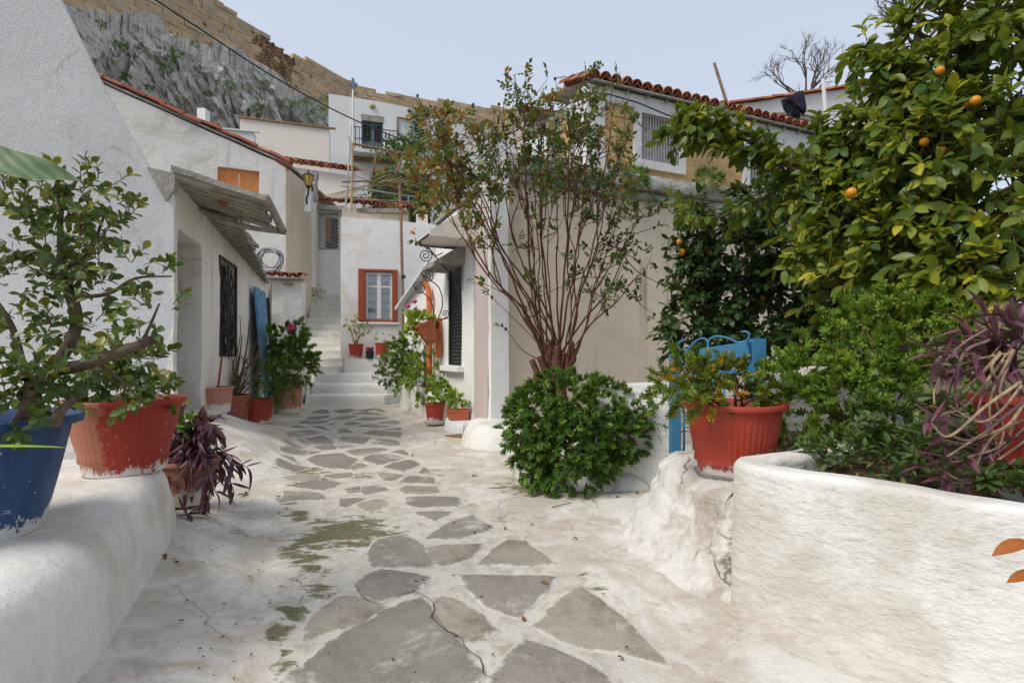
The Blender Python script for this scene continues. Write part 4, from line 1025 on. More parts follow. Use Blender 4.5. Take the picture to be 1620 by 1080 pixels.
# --- house with the red framed window
D0, D1 = P2(539, 11.2), P2(700, 11.6)
def house_window():
    h = thing('house', 'white house at the end of the alley with a red framed lace curtain window', 'house', (D0[0], D0[1], 0))
    a, zt = on(D0, D1, 567, 425); b, _ = on(D0, D1, 629, 425); _, zb = on(D0, D1, 600, 509)
    a -= .0; wall('wall', D0, D1, 0, [(0, 4.0), (1.0, 3.98), (2.3, 3.92)], .4, MT['house_white'], h, [(a, b, zb, zt)], .2, .014, .007)
    wall('upper_wall', P2(541, 12.0), P2(645, 12.2), 3.2, 4.42, .3, MT['beige'], h, (), .3, .012)
    wn = frame_part('window', D0, D1, a, b, zb, zt, .05, -.14, .012, MT['redwood'], h)
    for x0, x1 in ((a + .002, a + .145), (b - .115, b - .002)): part('shutter', D0, D1, x0, x1, zb + .02, zt - .03, .016, .06, MT['redwood'], wn)
    sa, sb = a + .15, b - .12; frame_part('sash', D0, D1, sa, sb, zb + .01, zt - .06, .05, -.1, -.05, MT['whitepaint'], wn)
    m = MB(); c = (sa + sb) / 2; fbox(m, D0, D1, c - .045, c + .045, zb + .07, zt - .11, -.098, -.048)
    zm = zt - .38
    for x0, x1 in ((sa + .05, c - .045), (c + .045, sb - .05)): fbox(m, D0, D1, x0, x1, zm - .02, zm + .02, -.096, -.052)
    m.build('mullion', MT['whitepaint'], wn)
    for x0, x1 in ((sa + .05, c - .045), (c + .045, sb - .05)):
        for z0, z1 in ((zb + .07, zm - .02), (zm + .02, zt - .11)): part('pane', D0, D1, x0, x1, z0, z1, -.078, -.074, MT['glass'], wn)
        part('curtain', D0, D1, x0 - .02, x1 + .02, zb + .05, zt - .12, -.13, -.125, MT['lace'], wn)
    part('dark_room', D0, D1, a, b, zb, zt, -.42, -.40, MT['void'], wn)
    part('window_sill', D0, D1, a - .03, b + .03, zb - .05, zb - .005, -.1, .05, MT['bright'], h)
    m = MB(); m.box(at(594, 327, 12.1) + V((0, 0, -.10)), 1.5, .12, .10); m.build('eave_beam', MT['wood'], h)
    r = thing('roof', None, None, h.location); r.parent = h; r.location = (0, 0, 0); ORG[r.name] = V(h.location)
    tile_roof(r, at(541, 319, 11.95), at(648, 330, 12.05), (0, 1, .35), 2, .2, .42, .1)
    part('wall_cap', D0, D1, 1.62, 1.88, 3.93, 4.15, -.28, -.03, MT['cream'], h)
    for k, (px, py, pw) in enumerate(((582, 580, 74),)):
        b0, b1 = P2(545, 10.85), P2(622, 10.95); wall('bench', b0, b1, .3, .90, .32, MT['white'], h, (), .12, .016, .014, 2.5)
house_window()
m = MB(); m.tube([at(637, 520, 10.9), at(637, 470, 10.9), at(634, 330, 10.9), at(632, 292, 10.9)], .035, .03, 8)
tp = thing('pipe_post', 'tall rusty metal pipe post standing right of the red framed window', 'pipe', at(637, 575, 10.9)); m.tube([at(637, 520, 10.9), at(638, 590, 10.9)], .035, None, 8); m.build('pipe', MT['rust'], tp, 60)
m = MB(); m.tube([at(639, 440, 10.9), at(637.5, 436, 10.9)], .05, None, 8); m.build('clamp', MT['iron'], tp)

# --- pipe pergola on the terrace above that house
def pergola():
    h = thing('pergola', 'makeshift pergola of rusty pipes and canes over the roof terrace', 'pergola', at(600, 335, 12.3))
    P = lambda *a: at(*a)
    def pipe(pts, r, mat, name): m = MB(); m.tube(pts, r, None, 7); m.build(name, MT[mat], h, 60)
    for pts, r, mt_, nm in (([P(556, 335, 11.6), P(558, 226, 11.6)], .028, 'bamboo', 'post'), ([P(546, 335, 11.8), P(554, 232, 11.9), P(552, 215, 11.9)], .024, 'galv', 'post'), ([P(597, 238, 12), P(585, 292, 12)], .022, 'rust', 'brace'), ([P(638, 245, 12.4), P(625, 280, 12.4)], .022, 'rust', 'brace'),
        ([P(556, 227, 11.6), P(640, 243, 12.2), P(680, 255, 12.8)], .028, 'rust', 'rail'), ([P(541, 288, 11.6), P(588, 286, 11.9)], .022, 'rust', 'rail'), ([P(586, 286, 11.9), P(656, 305, 12.8)], .026, 'rust', 'rail'),
        ([P(540, 294, 11.5), P(600, 303, 12), P(660, 312, 12.8)], .018, 'galv', 'rail'), ([P(553, 275, 11.6), P(590, 288, 12)], .012, 'galv', 'rail'), ([P(633, 295, 11.9), P(634, 345, 11.9)], .03, 'rust', 'post'), ([P(646, 310, 12.6), P(647, 350, 12.6)], .025, 'galv', 'post'), ([P(540, 313, 11.5), P(660, 320, 12.6)], .012, 'galv', 'rail')):
        pipe(pts, r, mt_, nm)
    m = MB()
    for k in range(9): m.tube([P(585 + k * 9, 282 + k * 1.8, 12), P(612 + k * 8, 272 + k * 2.5, 13.2)], .010, None, 4, False)
    for k in range(7): m.tube(spline([P(515 + k * 4, 310 + k, 11.8), P(545 + k * 8, 302 - k * 2, 12), P(575 + k * 12, 300 - k * 3 + rnd.uniform(-10, 10), 12.4)], 4), .008, None, 4, False)
    m.build('canes', MT['bamboo'], h)['kind'] = 'stuff'
    L = Leaves(SH_ROSE, MT['l_fine']); tw = MB()
    v = thing('climbing_vine', 'dark leafy vine growing over the roof terrace pergola', 'vine', at(640, 330, 13))
    for px, py, r in ((600, 315, 24), (620, 300, 26), (650, 320, 30), (680, 300, 34), (700, 270, 30), (640, 265, 18), (610, 265, 12), (690, 330, 26), (720, 300, 30), (665, 245, 18)):
        c = at(px, py, 13.2)
        for _ in range(int(r * 1.6)): 
            q, d = in_ball(c, r / F * 13.2, .2, (1, .6, 1)); sprig(L, tw, q, d, .25, 7, .075, rnd.uniform(.1, .7))
    tw.build('twigs', MT['twig'], v)['kind'] = 'stuff'; L.finish(v, most=0)
    part('dark_doorway', P2(588, 13.8), P2(680, 14), 0, 1.55, 4.0, 5.9, 0, .05, MT['void'], h)
pergola()

# --- higher houses towards the cliff
def far_houses():
    p0, p1 = P2(436, 15), P2(560, 15.3); h = thing('house', 'low white house with a scalloped tile eave behind the lantern', 'house', (p0[0], p0[1], 3))
    wall('wall', p0, p1, 3, [(0, 6.55), (2.3, 6.3)], .3, MT['cream'], h, (), .3, .012)
    r = thing('roof', None, None, h.location); r.parent = h; r.location = (0, 0, 0); ORG[r.name] = V(h.location)
    tile_roof(r, at(444, 254, 14.85), at(556, 269, 15.1), (0, 1, .3), 2, .27, .45, .135)
    p0, p1 = P2(380, 20.3), P2(521, 21); h = thing('house', 'plain cream house wall below the cliff', 'house', (p0[0], p0[1], 3))
    wall('wall', p0, p1, 3, [(0, 10.36), (3.6, 10.22)], .3, MT['cream'], h, (), .5, .01)
    m = MB(); m.bar(wp(p0, p1, -.05, 10.38, .03), wp(p0, p1, 3.6, 10.24, .03), .1, .06); m.build('coping', MT['rust'], h); m = MB(); m.bar(wp(p0, p1, .2, 10.3, -2), wp(p0, p1, .2, 10.3, -.3), .3, .4); m.build('roof', MT['slab'], h)
    p0, p1 = P2(342, 19), P2(402, 19.3); h = thing('house', 'small white house wall just right of the white chimney', 'house', (p0[0], p0[1], 3)); wall('wall', p0, p1, 3, 9.35, .3, MT['cool'], h, (), .5, .01)
    m = MB(); m.bar(wp(p0, p1, -.03, 9.37, .02), wp(p0, p1, 1.5, 9.37, .02), .1, .05); m.build('coping', MT['cool'], h)
    # tall block with the blue balcony door
    p0, p1 = P2(520, 24), P2(651, 25); h = thing('house', 'tall white block house with a blue balcony door', 'house', (p0[0], p0[1], 3)); T, n, L = wall_frame(p0, p1)
    a, zt = on(p0, p1, 572, 183); b, _ = on(p0, p1, 606, 183); _, zb = on(p0, p1, 590, 248)
    wall('wall', p0, p1, 3, [(0, 13.2), (L * .6, 13.12), (L, 13.0)], .35, MT['cool'], h, [(a, b, zb, zt)], .5, .02, .015)
    wall('side_wall', p1, (p1[0] + .6, p1[1] + 3), 3, 13.0, .3, MT['cool'], h, (), .6, .01)
    d = part('door', p0, p1, a, b, zb, zt - .18, -.25, -.2, MT['void'], h); part('lintel', p0, p1, a - .02, b + .02, zt - .22, zt + .06, -.1, .03, MT['slab'], h)
    k = (b - a) / 2
    for i in range(2):
        frame_part('door_leaf', p0, p1, a + i * k, a + (i + 1) * k, zb, zt - .25, .09, -.19, -.14, MT['bluegrey'], d); part('lower_panel', p0, p1, a + i * k + .09, a + (i + 1) * k - .09, zb + .09, zb + .75, -.18, -.15, MT['bluegrey'], d)
    ba = part('balcony', p0, p1, a - .45, b + .65, zb - .16, zb - .0, -.0, .9, MT['trim'], h); part('balcony_beam', p0, p1, a - .4, b + .6, zb - .3, zb - .165, .1, .3, MT['rust'], ba)
    m = MB(); nb = 13
    for i in range(nb): u = a - .42 + (b - a + 1.04) * i / (nb - 1); m.tube([wp(p0, p1, u, zb, .86), wp(p0, p1, u, zb + 1.0, .86)], .016, None, 5)
    for z in (.45, .98): m.bar(wp(p0, p1, a - .42, zb + z, .86), wp(p0, p1, b + .62, zb + z, .86), .03)
    m.build('railing', MT['iron'], ba)
    m = MB(); m.tube([wp(p0, p1, 1.0, 12.2, .06), wp(p0, p1, 1.0, 9.3, .06)], .06, None, 7); m.build('drainpipe', MT['cool'], h)
    m = MB(); m.tube([wp(p0, p1, 3.15, 11.6, .06), wp(p0, p1, 3.15, 12.45, .06), wp(p0, p1, 3.8, 12.4, .06)], .05, None, 7); m.build('vent_pipe', MT['rust'], h)
    m = MB(); m.lathe(wp(p0, p1, (a + b) / 2, zt + .5, .0), [(.12, -.08), (.14, 0), (.1, .1)], 10); m.build('wall_lamp', MT['bamboo'], h)
    fp = thing('pole', 'thin white pole topped by a small blue cross in front of the tall white block', 'pole', at(558, 225, 20)); m = MB(); m.tube([at(558, 240, 20), at(558.5, 142, 20)], .05, .04, 6); m.build('shaft', MT['whitepaint'], fp)
    m = MB(); m.box(at(558.5, 134, 20), .09, .05, .5); m.box(at(558.5, 134, 20), .36, .044, .09); m.build('cross', MT['bluegrey'], fp)
    p0, p1 = P2(650, 25.3), P2(812, 27.6); h = thing('house', 'long low white house right of the tall block with a dark doorway', 'house', (p0[0], p0[1], 3)); T, n, L = wall_frame(p0, p1)
    a, zt = on(p0, p1, 690, 207); b, zb = on(p0, p1, 712, 240); wall('wall', p0, p1, 3, [(0, 12.85), (L, 12.85)], .35, MT['cool'], h, [(a, b, zb, zt)], .5, .02, .015)
    d = part('door', p0, p1, a, b, zb, zt, -.3, -.25, MT['void'], h); part('lintel', p0, p1, a - .04, b + .04, zt - .02, zt + .2, -.1, .03, MT['slab'], h); part('door_leaf', p0, p1, a + .42, b, zb, zt - .1, -.22, -.15, MT['bluegrey'], d)
    L_ = Leaves(SH_ROSE, MT['l_fine']); v = thing('wall_creeper', 'sparse grey green creeper climbing the low white far house', 'creeper', at(665, 235, 24.8))
    for _ in range(420):
        px = rnd.gauss(663, 7); q = at(px, rnd.uniform(172, 240), 24.9 + rnd.uniform(-.2, .2)); L_.add(q, rv() + V((0, -.5, .3)), rv(), rnd.uniform(.10, .2), rnd.random() * .6)
    for _ in range(700): q = at(rnd.gauss(640, 22), rnd.gauss(236, 10), 23.5 + rnd.uniform(-.5, .5)); L_.add(q, rv() + V((0, -.5, .3)), rv(), rnd.uniform(.10, .22), rnd.random() * .5)
    L_.finish(v, most=0)
far_houses()
# ------------------------------------------------------------------ right side of the alley
G0, G1 = (-2.1, 10.0), (-.49, 6.6)
def spiral(mb, c, ax, r, turns, a0, sgn=1, rad=.007, n=26):
    """flat iron scroll in the plane (ax, Z)"""
    pts = [c + ax * (r * (1 - k / n * .9) * math.cos(a0 + sgn * turns * 6.283 * k / n)) + UPV * (r * (1 - k / n * .9) * math.sin(a0 + sgn * turns * 6.283 * k / n)) for k in range(n + 1)]
    mb.tube(pts, rad, None, 5); return pts[0]
def house_alley():
    t, n, L = wall_frame(G0, G1); h = thing('house', 'narrow bright white house on the right with two slab awnings and a lattice window', 'house', (-1, 8, 0))
    u1 = on(G0, G1, 689); ga, gb = on(G0, G1, 709), on(G0, G1, 731)
    wall('wall', G0, G1, 0, [(0, 1.95), (u1, 2.42), (u1 + .02, 3.0), (L, 3.05)], .35, MT['bright'], h, [(ga, gb, .84, 2.32)], .16, .014, .008, 1.5)
    # sloping edge slab of the lean-to
    m = MB(); m.bar(wp(G0, G1, -.25, 1.90, .06), wp(G0, G1, u1 + .05, 2.47, .06), .15, .05); m.build('eave_slab', MT['trim'], h)
    dx0, dx1 = on(G0, G1, 672), on(G0, G1, 684); part('side_door', G0, G1, dx0, dx1, .3, 1.15, .0, .02, MT['bluegrey'], h)
    win = part('window', G0, G1, ga, gb, .84, 2.32, -.3, -.26, MT['void'], h); part('window_sill', G0, G1, ga - .1, gb + .1, .76, .835, -.1, .10, MT['bright'], h)
    m = MB(); k = 9; W = gb - ga
    for i in range(-k, k + 1):
        for sg in (1, -1):
            p = [];
            for q in range(0, 41):
                z = .84 + 1.48 * q / 40; u = ga + W * (i / k + sg * (q / 40) * 1.6 + (0 if sg > 0 else .5))
                if ga <= u <= gb: p.append(wp(G0, G1, u, z, -.03 + .006 * sg))
            if len(p) > 1: m.tube([p[0], p[-1]], .008, None, 4, False)
    m.build('lattice', MT['iron'], win); frame_part('lattice_frame', G0, G1, ga, gb, .84, 2.32, .022, -.05, -.01, MT['iron'], win)
    # awnings: sloped slabs standing out from the wall
    def awning(ua, ub, zt, zb, w, mat, name):
        m = MB(); a, b = wp(G0, G1, ua, zt, 0), wp(G0, G1, ub, zt, 0); c, d = wp(G0, G1, ub, zb, w), wp(G0, G1, ua, zb, w); e = V((0, 0, -.055))
        f_, g_ = wp(G0, G1, ua, zb, .01) + e, wp(G0, G1, ub, zb, .01) + e; m.add([a, b, c, d, f_, g_, c + e, d + e], [(0, 3, 2, 1), (4, 5, 6, 7), (0, 1, 5, 4), (1, 2, 6, 5), (2, 3, 7, 6), (3, 0, 4, 7)]); return m.build(name, MT[mat], h)
    awning(on(G0, G1, 727), L + .12, 2.93, 2.50, .62, 'cream', 'awning'); awning(ga - .12, gb + .12, 2.50, 2.26, .36, 'slab', 'awning')
    m = MB(); m.bar(wp(G0, G1, on(G0, G1, 727), 2.46, .62), wp(G0, G1, L + .1, 2.46, .62), .025); m.build('awning_rail', MT['iron'], h)
    # wrought iron brackets
    for ub, zb, w, r in ((on(G0, G1, 733), 2.42, .60, .10), (on(G0, G1, 715), 2.10, .36, .10), (on(G0, G1, 700), 1.98, .36, .10)):
        m = MB(); w0 = wp(G0, G1, ub, zb, 0)
        if w > .5:
            m.bar(w0 + UPV * .0, w0 + n * w, .018); m.tube([w0 + n * (w * .85), w0 + n * .05 - UPV * .48], .010, None, 5); m.bar(w0 - UPV * .2, w0 - UPV * .55, .02)
            spiral(m, w0 + n * (w * .88) - UPV * .12, n, .10, 2.2, 1.6, 1); spiral(m, w0 + n * .16 - UPV * .40, n, .09, 2.0, -1.6, -1); spiral(m, w0 + n * .3 + UPV * .25, n, .11, 2.2, 2, 1)
        else:
            s0 = spiral(m, w0 + n * w, n, r, 2.2, 0.3, 1); q = w0 + n * .06 - UPV * .55
            m.tube(spline([s0, w0 + n * (w * .55) - UPV * .15, w0 + n * (w * .4) - UPV * .4, w0 + n * .2 - UPV * .6, w0 + n * .06 - UPV * .58], 6), .008, None, 5); spiral(m, w0 + n * .1 - UPV * .52, n, .06, 1.8, -1.2, -1)
        m.build('scroll_bracket', MT['iron'], h)
    part('lower_roof', G0, G1, u1, L + .1, 3.05, 3.1, -1.2, .03, MT['slab'], h)
    # mauve pier face
    wall('pier_side', (-.50, 6.62), (-.274, 5.945), -.05, 3.08, .05, MT['mauve'], h, (), .18, .012, .006)
    d = thing('downpipe', 'bright orange downpipe running down the white alley house', 'downpipe', at(686, 600, 8.0)); m = MB(); q = wp(G0, G1, on(G0, G1, 687), 0, .08)
    m.tube([q + n * .06 + UPV * 2.16 - t * .10, q + UPV * 2.06 - t * .08, q + UPV * 1.92, q + UPV * .42], .048, None, 8); m.build('pipe', MT['orange'], d, 60)
    m = MB(); m.tube([q + UPV * 1.9, q + UPV * 1.86], .054, None, 8); m.build('joint', MT['orange'], d)
    # an orange box post beside it and the tilted pot in an iron holder
    m = MB(); qq = wp(G0, G1, on(G0, G1, 699), 0, .05); m.bar(qq + UPV * .95, qq + UPV * 1.55, .10, .05); pb = thing('orange_board', 'short orange painted board behind the tilted hanging pot', 'board', qq + UPV * .95); m.build('board', MT['orange'], pb)
house_alley()

# --- big house on the right: beige ground floor with a weathered ledge, ochre upper storey set back on the terrace
H0 = (-.04, 6.0); DIR = V((.924, .383, 0)).normalized(); H1 = (H0[0] + DIR.x * 6, H0[1] + DIR.y * 6)
U0 = (1.23, 8.3); U1 = (U0[0] + DIR.x * 5.8, U0[1] + DIR.y * 5.8); UW = (U0[0] - .383 * 3.6, U0[1] + .924 * 3.6)
def house_right():
    h = thing('house', 'large house on the right with a stained beige ground floor and peeling ochre upper storey', 'house', (2, 8, 0))
    wall('ground_floor_wall', H0, H1, -.1, 3.06, .35, MT['beige'], h, (), .22, .016, .006, .9)
    wall('pier', (-.240, 5.83), (-.038, 5.90), -.05, 3.08, .10, MT['bright'], h, (), .15, .012, .008)
    m = MB(); m.tube([V((-.256, 5.90, .15)), V((-.258, 5.90, 2.6))], .007, None, 6); m.build('red_conduit', MT['redwood'], h)
    def ledge(z0, z1, out, name):
        b = MB(); N_ = 60; vs = []; prof = [(-.2, z0), (out, z0), (out + .01, (z0 + z1) / 2), (out - .02, z1), (-.2, z1 + .01)]
        for i in range(N_ + 1):
            u = -.1 + 6.1 * i / N_
            for o, z in prof: q = wp(H0, H1, u, z, o); vs.append(q + noise.noise_vector(q * 4) * .018)
        b.add(vs, [(i * 5 + j, (i + 1) * 5 + j, (i + 1) * 5 + (j + 1) % 5, i * 5 + (j + 1) % 5) for i in range(N_) for j in range(5)]); b.add([vs[k] for k in range(5)], [(0, 1, 2, 3, 4)]); b.build(name, MT['ledge'], h, 40)
    ledge(3.12, 3.30, .17, 'ledge'); ledge(3.02, 3.12, .09, 'ledge_moulding')
    m = MB(); a = V((H0[0], H0[1], 3.2)); e = V((-.383, .924, 0)); m.add([a, a + DIR * 6, a + DIR * 6 + e * 3, a + e * 3, a - UPV * .1, a + DIR * 6 - UPV * .1, a + DIR * 6 + e * 3 - UPV * .1, a + e * 3 - UPV * .1], [(0, 1, 2, 3), (7, 6, 5, 4), (0, 4, 5, 1), (1, 5, 6, 2), (2, 6, 7, 3), (3, 7, 4, 0)]); m.build('terrace', MT['slab'], h)
    # upper storey
    wins = []
    for pa, pb, ta, bb in ((1012, 1072, 172, 261), (1183, 1229, 213, 296), (1243, 1290, 232, 312)):
        a, zt = on(U0, U1, pa, ta); b, zb = on(U0, U1, pb, bb); wins.append((a, b, zb, min(zt, 5.12)))
    wall('upper_wall', U0, U1, 2.9, 5.34, .35, MT['ochre'], h, wins, .22, .018, .006, 1.6)
    wa, zt = on(UW, U0, 867, 196); wb, zb = on(UW, U0, 891, 268)
    wall('west_wall', UW, U0, 2.9, 5.34, .3, MT['trim'], h, [(wa, wb, zb, zt)], .25, .014, .006)
    barred_window(h, UW, U0, wa, wb, zb, zt, 9, MT['greypaint'], MT['greypaint'], rec=.18)
    T, n, L = wall_frame(U0, U1); TW, nw, LW = wall_frame(UW, U0)
    part('corner_pilaster', U0, U1, -.02, .30, 2.9, 5.36, -.02, .045, MT['trim'], h); part('frieze', U0, U1, .3, L, 5.14, 5.36, -.02, .05, MT['trim'], h)
    part('ochre_panel', UW, U0, LW - 1.15, LW - .62, 3.3, 5.1, 0, .02, MT['ochre'], h); part('west_pilaster', UW, U0, LW - .35, LW + .01, 2.9, 5.36, 0, .04, MT['trim'], h)
    m = MB(); m.tube([wp(UW, U0, LW - .42, 5.3, .06), wp(UW, U0, LW - .42, 3.0, .06)], .035, None, 7); m.build('drainpipe', MT['galv'], h)
    for (a, b, z0, z1), nb in zip(wins, (14, 11, 11)):
        frame_part('window_frame', U0, U1, a - .14, b + .14, z0 - .17, z1 + .10, .14, -.05, .055, MT['trim'], h)
        barred_window(h, U0, U1, a, b, z0, z1, nb, MT['greypaint'], MT['trim'] if nb == 14 else MT['greypaint'])
    r = thing('roof', None, None, h.location); r.parent = h; r.location = (0, 0, 0); ORG[r.name] = V(h.location)
    up = V((-.383 * .94, .924 * .94, .30)); e0 = wp(U0, U1, .03, 5.42, .16); e1 = wp(U0, U1, 5.8, 5.42, .16)
    m = MB(); b = up.normalized() * 2.2; dz = V((0, 0, -.05)); o = V((0, 0, -.02)); m.add([e0 + o, e1 + o, e1 + b + o, e0 + b + o, e0 + dz, e1 + dz, e1 + b + dz, e0 + b + dz], [(0, 1, 2, 3), (7, 6, 5, 4), (0, 4, 5, 1), (1, 5, 6, 2), (2, 6, 7, 3), (3, 7, 4, 0)]); m.build('roof_deck', MT['slab'], r)
    tile_roof(r, e0 + UPV * .02, e1 + UPV * .02, up, 3, .205, .44, .105)
    for k in range(14): u = .3 + k * .4; m = MB(); m.bar(wp(U0, U1, u, 5.345, .0), wp(U0, U1, u, 5.33, .12), .03, .03); m.build('rafter_end', MT['wood'], h)
    p0, p1 = P2(812, 12.6), P2(884, 12.4); j = thing('house', 'rear house corner with a row of red tile ends peeking over the rose', 'house', (p0[0], p0[1], 3)); wall('wall', p0, p1, 3, 6.85, .3, MT['mauve'], j, (), .3, .01)
    r = thing('roof', None, None, j.location); r.parent = j; r.location = (0, 0, 0); ORG[r.name] = V(j.location); tile_roof(r, at(820, 170, 12.2), at(880, 182, 12.2), (.2, .9, .3), 3, .2, .42, .1)
house_right()
def house_back_right():
    p0, p1 = P2(1120, 16), P2(1460, 18); h = thing('house', 'white back house on the right with a small teal window under the washing line', 'house', (p0[0], p0[1], 3)); T, n, L = wall_frame(p0, p1)
    a, zt = on(p0, p1, 1246, 186); b, zb = on(p0, p1, 1280, 216); zl = on(p0, p1, 1150, 168)[1]; zr = on(p0, p1, 1330, 142)[1]; ul, ur = on(p0, p1, 1150), on(p0, p1, 1330)
    top = lambda u: zl + (zr - zl) * (u - ul) / (ur - ul)
    wall('wall', p0, p1, 3, [(0, top(0)), (L, top(L))], .3, MT['cool'], h, [(a, b, zb, zt)], .4, .015)
    w_ = part('window', p0, p1, a, b, zb, zt, -.25, -.2, MT['void'], h); frame_part('frame', p0, p1, a, b, zb, zt, .09, -.19, -.1, paint('teal_frame_paint', (.05, .16, .15), None, .5), w_)
    part('lintel', p0, p1, a - .05, b + .05, zt, zt + .12, -.1, .03, MT['slab'], h)
    r = thing('roof', None, None, h.location); r.parent = h; r.location = (0, 0, 0); ORG[r.name] = V(h.location)
    d = (wp(p0, p1, L, top(L)) - wp(p0, p1, 0, top(0))).normalized(); k = 0
    while k * .4 < L: tile_at(r, wp(p0, p1, 0, top(0) + .03, .04) + d * (k * .4), d, UPV, .46, .1); tile_at(r, wp(p0, p1, 0, top(0) + .03, -.16) + d * (k * .4), d, UPV, .46, .1); k += 1
    s = thing('clothesline', 'thin washing line with a cane prop before the white back house', 'washing line', at(1135, 175, 14)); m = MB()
    for dy in (0, 5): m.tube(spline([at(1000, 152 + dy, 12), at(1140, 171 + dy, 13.5), at(1220, 178 + dy, 14.3), at(1345, 176 + dy, 14.5)], 6), .008, None, 4)
    m.build('line', MT['cable'], s); m = MB(); m.tube([at(1215, 179, 14.25), at(1310, 185, 14.3)], .03, None, 6); m.build('cane', MT['bamboo'], s); m = MB(); m.tube([at(1302, 125, 14.4), at(1307, 190, 14.4)], .05, None, 6); m.build('post', MT['whitepaint'], s)
    # washing: a dark shirt hung over the line
    sh = thing('shirt', 'dark navy shirt hanging on the washing line', 'shirt', at(1255, 178, 14.3)); b = MB(); out = [(1237, 158), (1242, 156), (1262, 145), (1271, 143), (1274, 158), (1276, 168), (1275, 178), (1272, 181), (1271, 172), (1268, 172), (1266, 186), (1258, 185), (1251, 183), (1249, 190), (1245, 188), (1246, 178), (1241, 172)]
    vs = []; c = at(1258, 165, 14.2)
    for fr in (1, .6, .25):
        for x, y in out:
            q = at(1258 + (x - 1258) * fr, 165 + (y - 165) * fr, 14.2 + .05 * math.sin(x * .5 + y * .08)); vs.append(q)
    k = len(out); vs.append(c); b.add(vs, [(r_ * k + i, r_ * k + (i + 1) % k, (r_ + 1) * k + (i + 1) % k, (r_ + 1) * k + i) for r_ in range(2) for i in range(k)] + [(2 * k + i, 2 * k + (i + 1) % k, 3 * k) for i in range(k)])
    vb = [v + V((0, .06, 0)) for v in vs]; q = len(vs); b2 = MB(); b2.add(vs + vb, b.f + [tuple(q + i for i in reversed(f)) for f in b.f] + [(i, q + i, q + (i + 1) % k, (i + 1) % k) for i in range(k)]); b2.build('cloth', MT['cloth'], sh, 180)
    pl = thing('roof_pole', 'rusty pole leaning up from the tiled roof', 'pole', at(1155, 180, 11)); m = MB(); m.tube([at(1157, 186, 11), at(1130, 100, 11)], .035, .03, 6); m.build('pole', MT['rust'], pl)
house_back_right()
def bare_tree(px, py, d, hgt, spread, label, seed):
    q = random.Random(seed); base = at(px, py, d); t = thing('bare_tree', label, 'tree', base); tr = MB(); br = MB()
    tr.tube(spline([base - UPV * 4, base, base + V((q.uniform(-.3, .3), 0, hgt * .25))], 4), .16, .09, 7); tr.build('trunk', MT['bare'], t)
    def grow(p, dr, L, r, n):
        e = p + dr * L; m = p.lerp(e, .5) + V((q.uniform(-1, 1), q.uniform(-1, 1), q.uniform(-1, 1))) * L * .09
        br.tube(spline([p, m, e], 3), r, r * .55, 5, False)
        if n == 0: return
        for _ in range(3 if n > 1 else 4):
            s = .4 + .6 * q.random(); o = p.lerp(e, s); nd = (dr + V((q.uniform(-1, 1), q.uniform(-1, 1), q.uniform(-.5, .8))) * spread).normalized(); grow(o, nd, L * q.uniform(.5, .75), r * .55, n - 1)
    for k in range(5): grow(base + UPV * hgt * .2, V((q.uniform(-1.3, 1.3), q.uniform(-.4, .4), .62)).normalized(), hgt * .38, .05, 4)
    br.build('branches', MT['bare'], t)['kind'] = 'stuff'
bare_tree(1275, 196, 21, 3.7, .8, 'bare leafless tree behind the white back house', 3)
bare_tree(1455, 110, 13, 2.6, .7, 'bare leafless tree rising behind the lemon tree', 8)

# --- cables
def cable(name, label, pts, r, mat='cable'):
    m = MB(); m.tube(spline(pts, 12), r, None, 6); o = m.build(name, MT[mat], None, 180, pts[0]); tag(o, label, 'cable')
cable('power_cable', 'thick dark power cable sagging across the sky to the pergola', [at(215, -20, 9), at(330, 55, 10.5), at(430, 120, 12), at(540, 180, 13.5), at(640, 222, 14.5), at(720, 240, 15)], .018)
cable('house_cable', 'thin cable wrapped round the upper corner of the ochre house', [at(700, 270, 9.5), at(820, 205, 9.2), at(880, 178, 8.9), at(932, 148, 8.18), at(1000, 160, 8.45), at(1075, 188, 8.75), at(1160, 200, 9.1)], .012)
# ------------------------------------------------------------------ ledges, planters, pots
def pot(root, rt, rb, h, mat, flute=0, lip=.018, foot=0, nf=40, saucer=None, soil=True, neck=0):
    c = org(root); m = MB(); pr = [(rb * .9, 0), (rb, .004)]
    if foot: pr += [(rb, foot), (rb + .012, foot + .012)]
    k = 8; z0 = pr[-1][1]
    for i in range(1, k + 1): t = i / k; pr.append((rb + (rt - rb) * (t ** .85), z0 + (h - z0 - .03) * t))
    if neck: pr += [(rt + lip * .3, h - .03)]
    pr += [(rt + lip, h - .026), (rt + lip * 1.15, h - .012), (rt + lip * .9, h), (rt - .006, h - .002), (rt - .016, h - .03), (rt - .03, h - .12)]
    m.lathe(c, pr, nf * 5 if flute else 72, (lambda a, j: flute * (.5 + .5 * math.cos(nf * a)) if 2 < j < k + 2 else 0) if flute else None)
    m.build('pot', MT[mat], root, 50)
    if soil:
        s = MB(); s.lathe(c, [(.01, h - .13), (rt - .03, h - .075), (rt * .5, h - .055), (.01, h - .05)], 24); s.build('soil', MT['soil'], root, 180)
    if saucer: s = MB(); s.lathe(c - UPV * .03, [(saucer * .9, 0), (saucer, .005), (saucer + .02, .045), (saucer, .048), (saucer - .03, .02)], 40); s.build('saucer', MT[mat if mat != 'pot_red2' else 'ledge'], root, 50)
def stems(root, base, tips, r0, r1, mat, name='stem', wob=.08, one=True):
    for i, tp_ in enumerate(tips):
        b = V(base) + V((rnd.uniform(-.03, .03), rnd.uniform(-.03, .03), 0)); e = V(tp_); d = (e - b).length
        m = MB(); m.tube(spline([b, b.lerp(e, .35) + rv(wob * d) + UPV * .05 * d, b.lerp(e, .7) + rv(wob * d), e], 4), r0, r1, 6, False); m.build(name, MT[mat], root, 180)

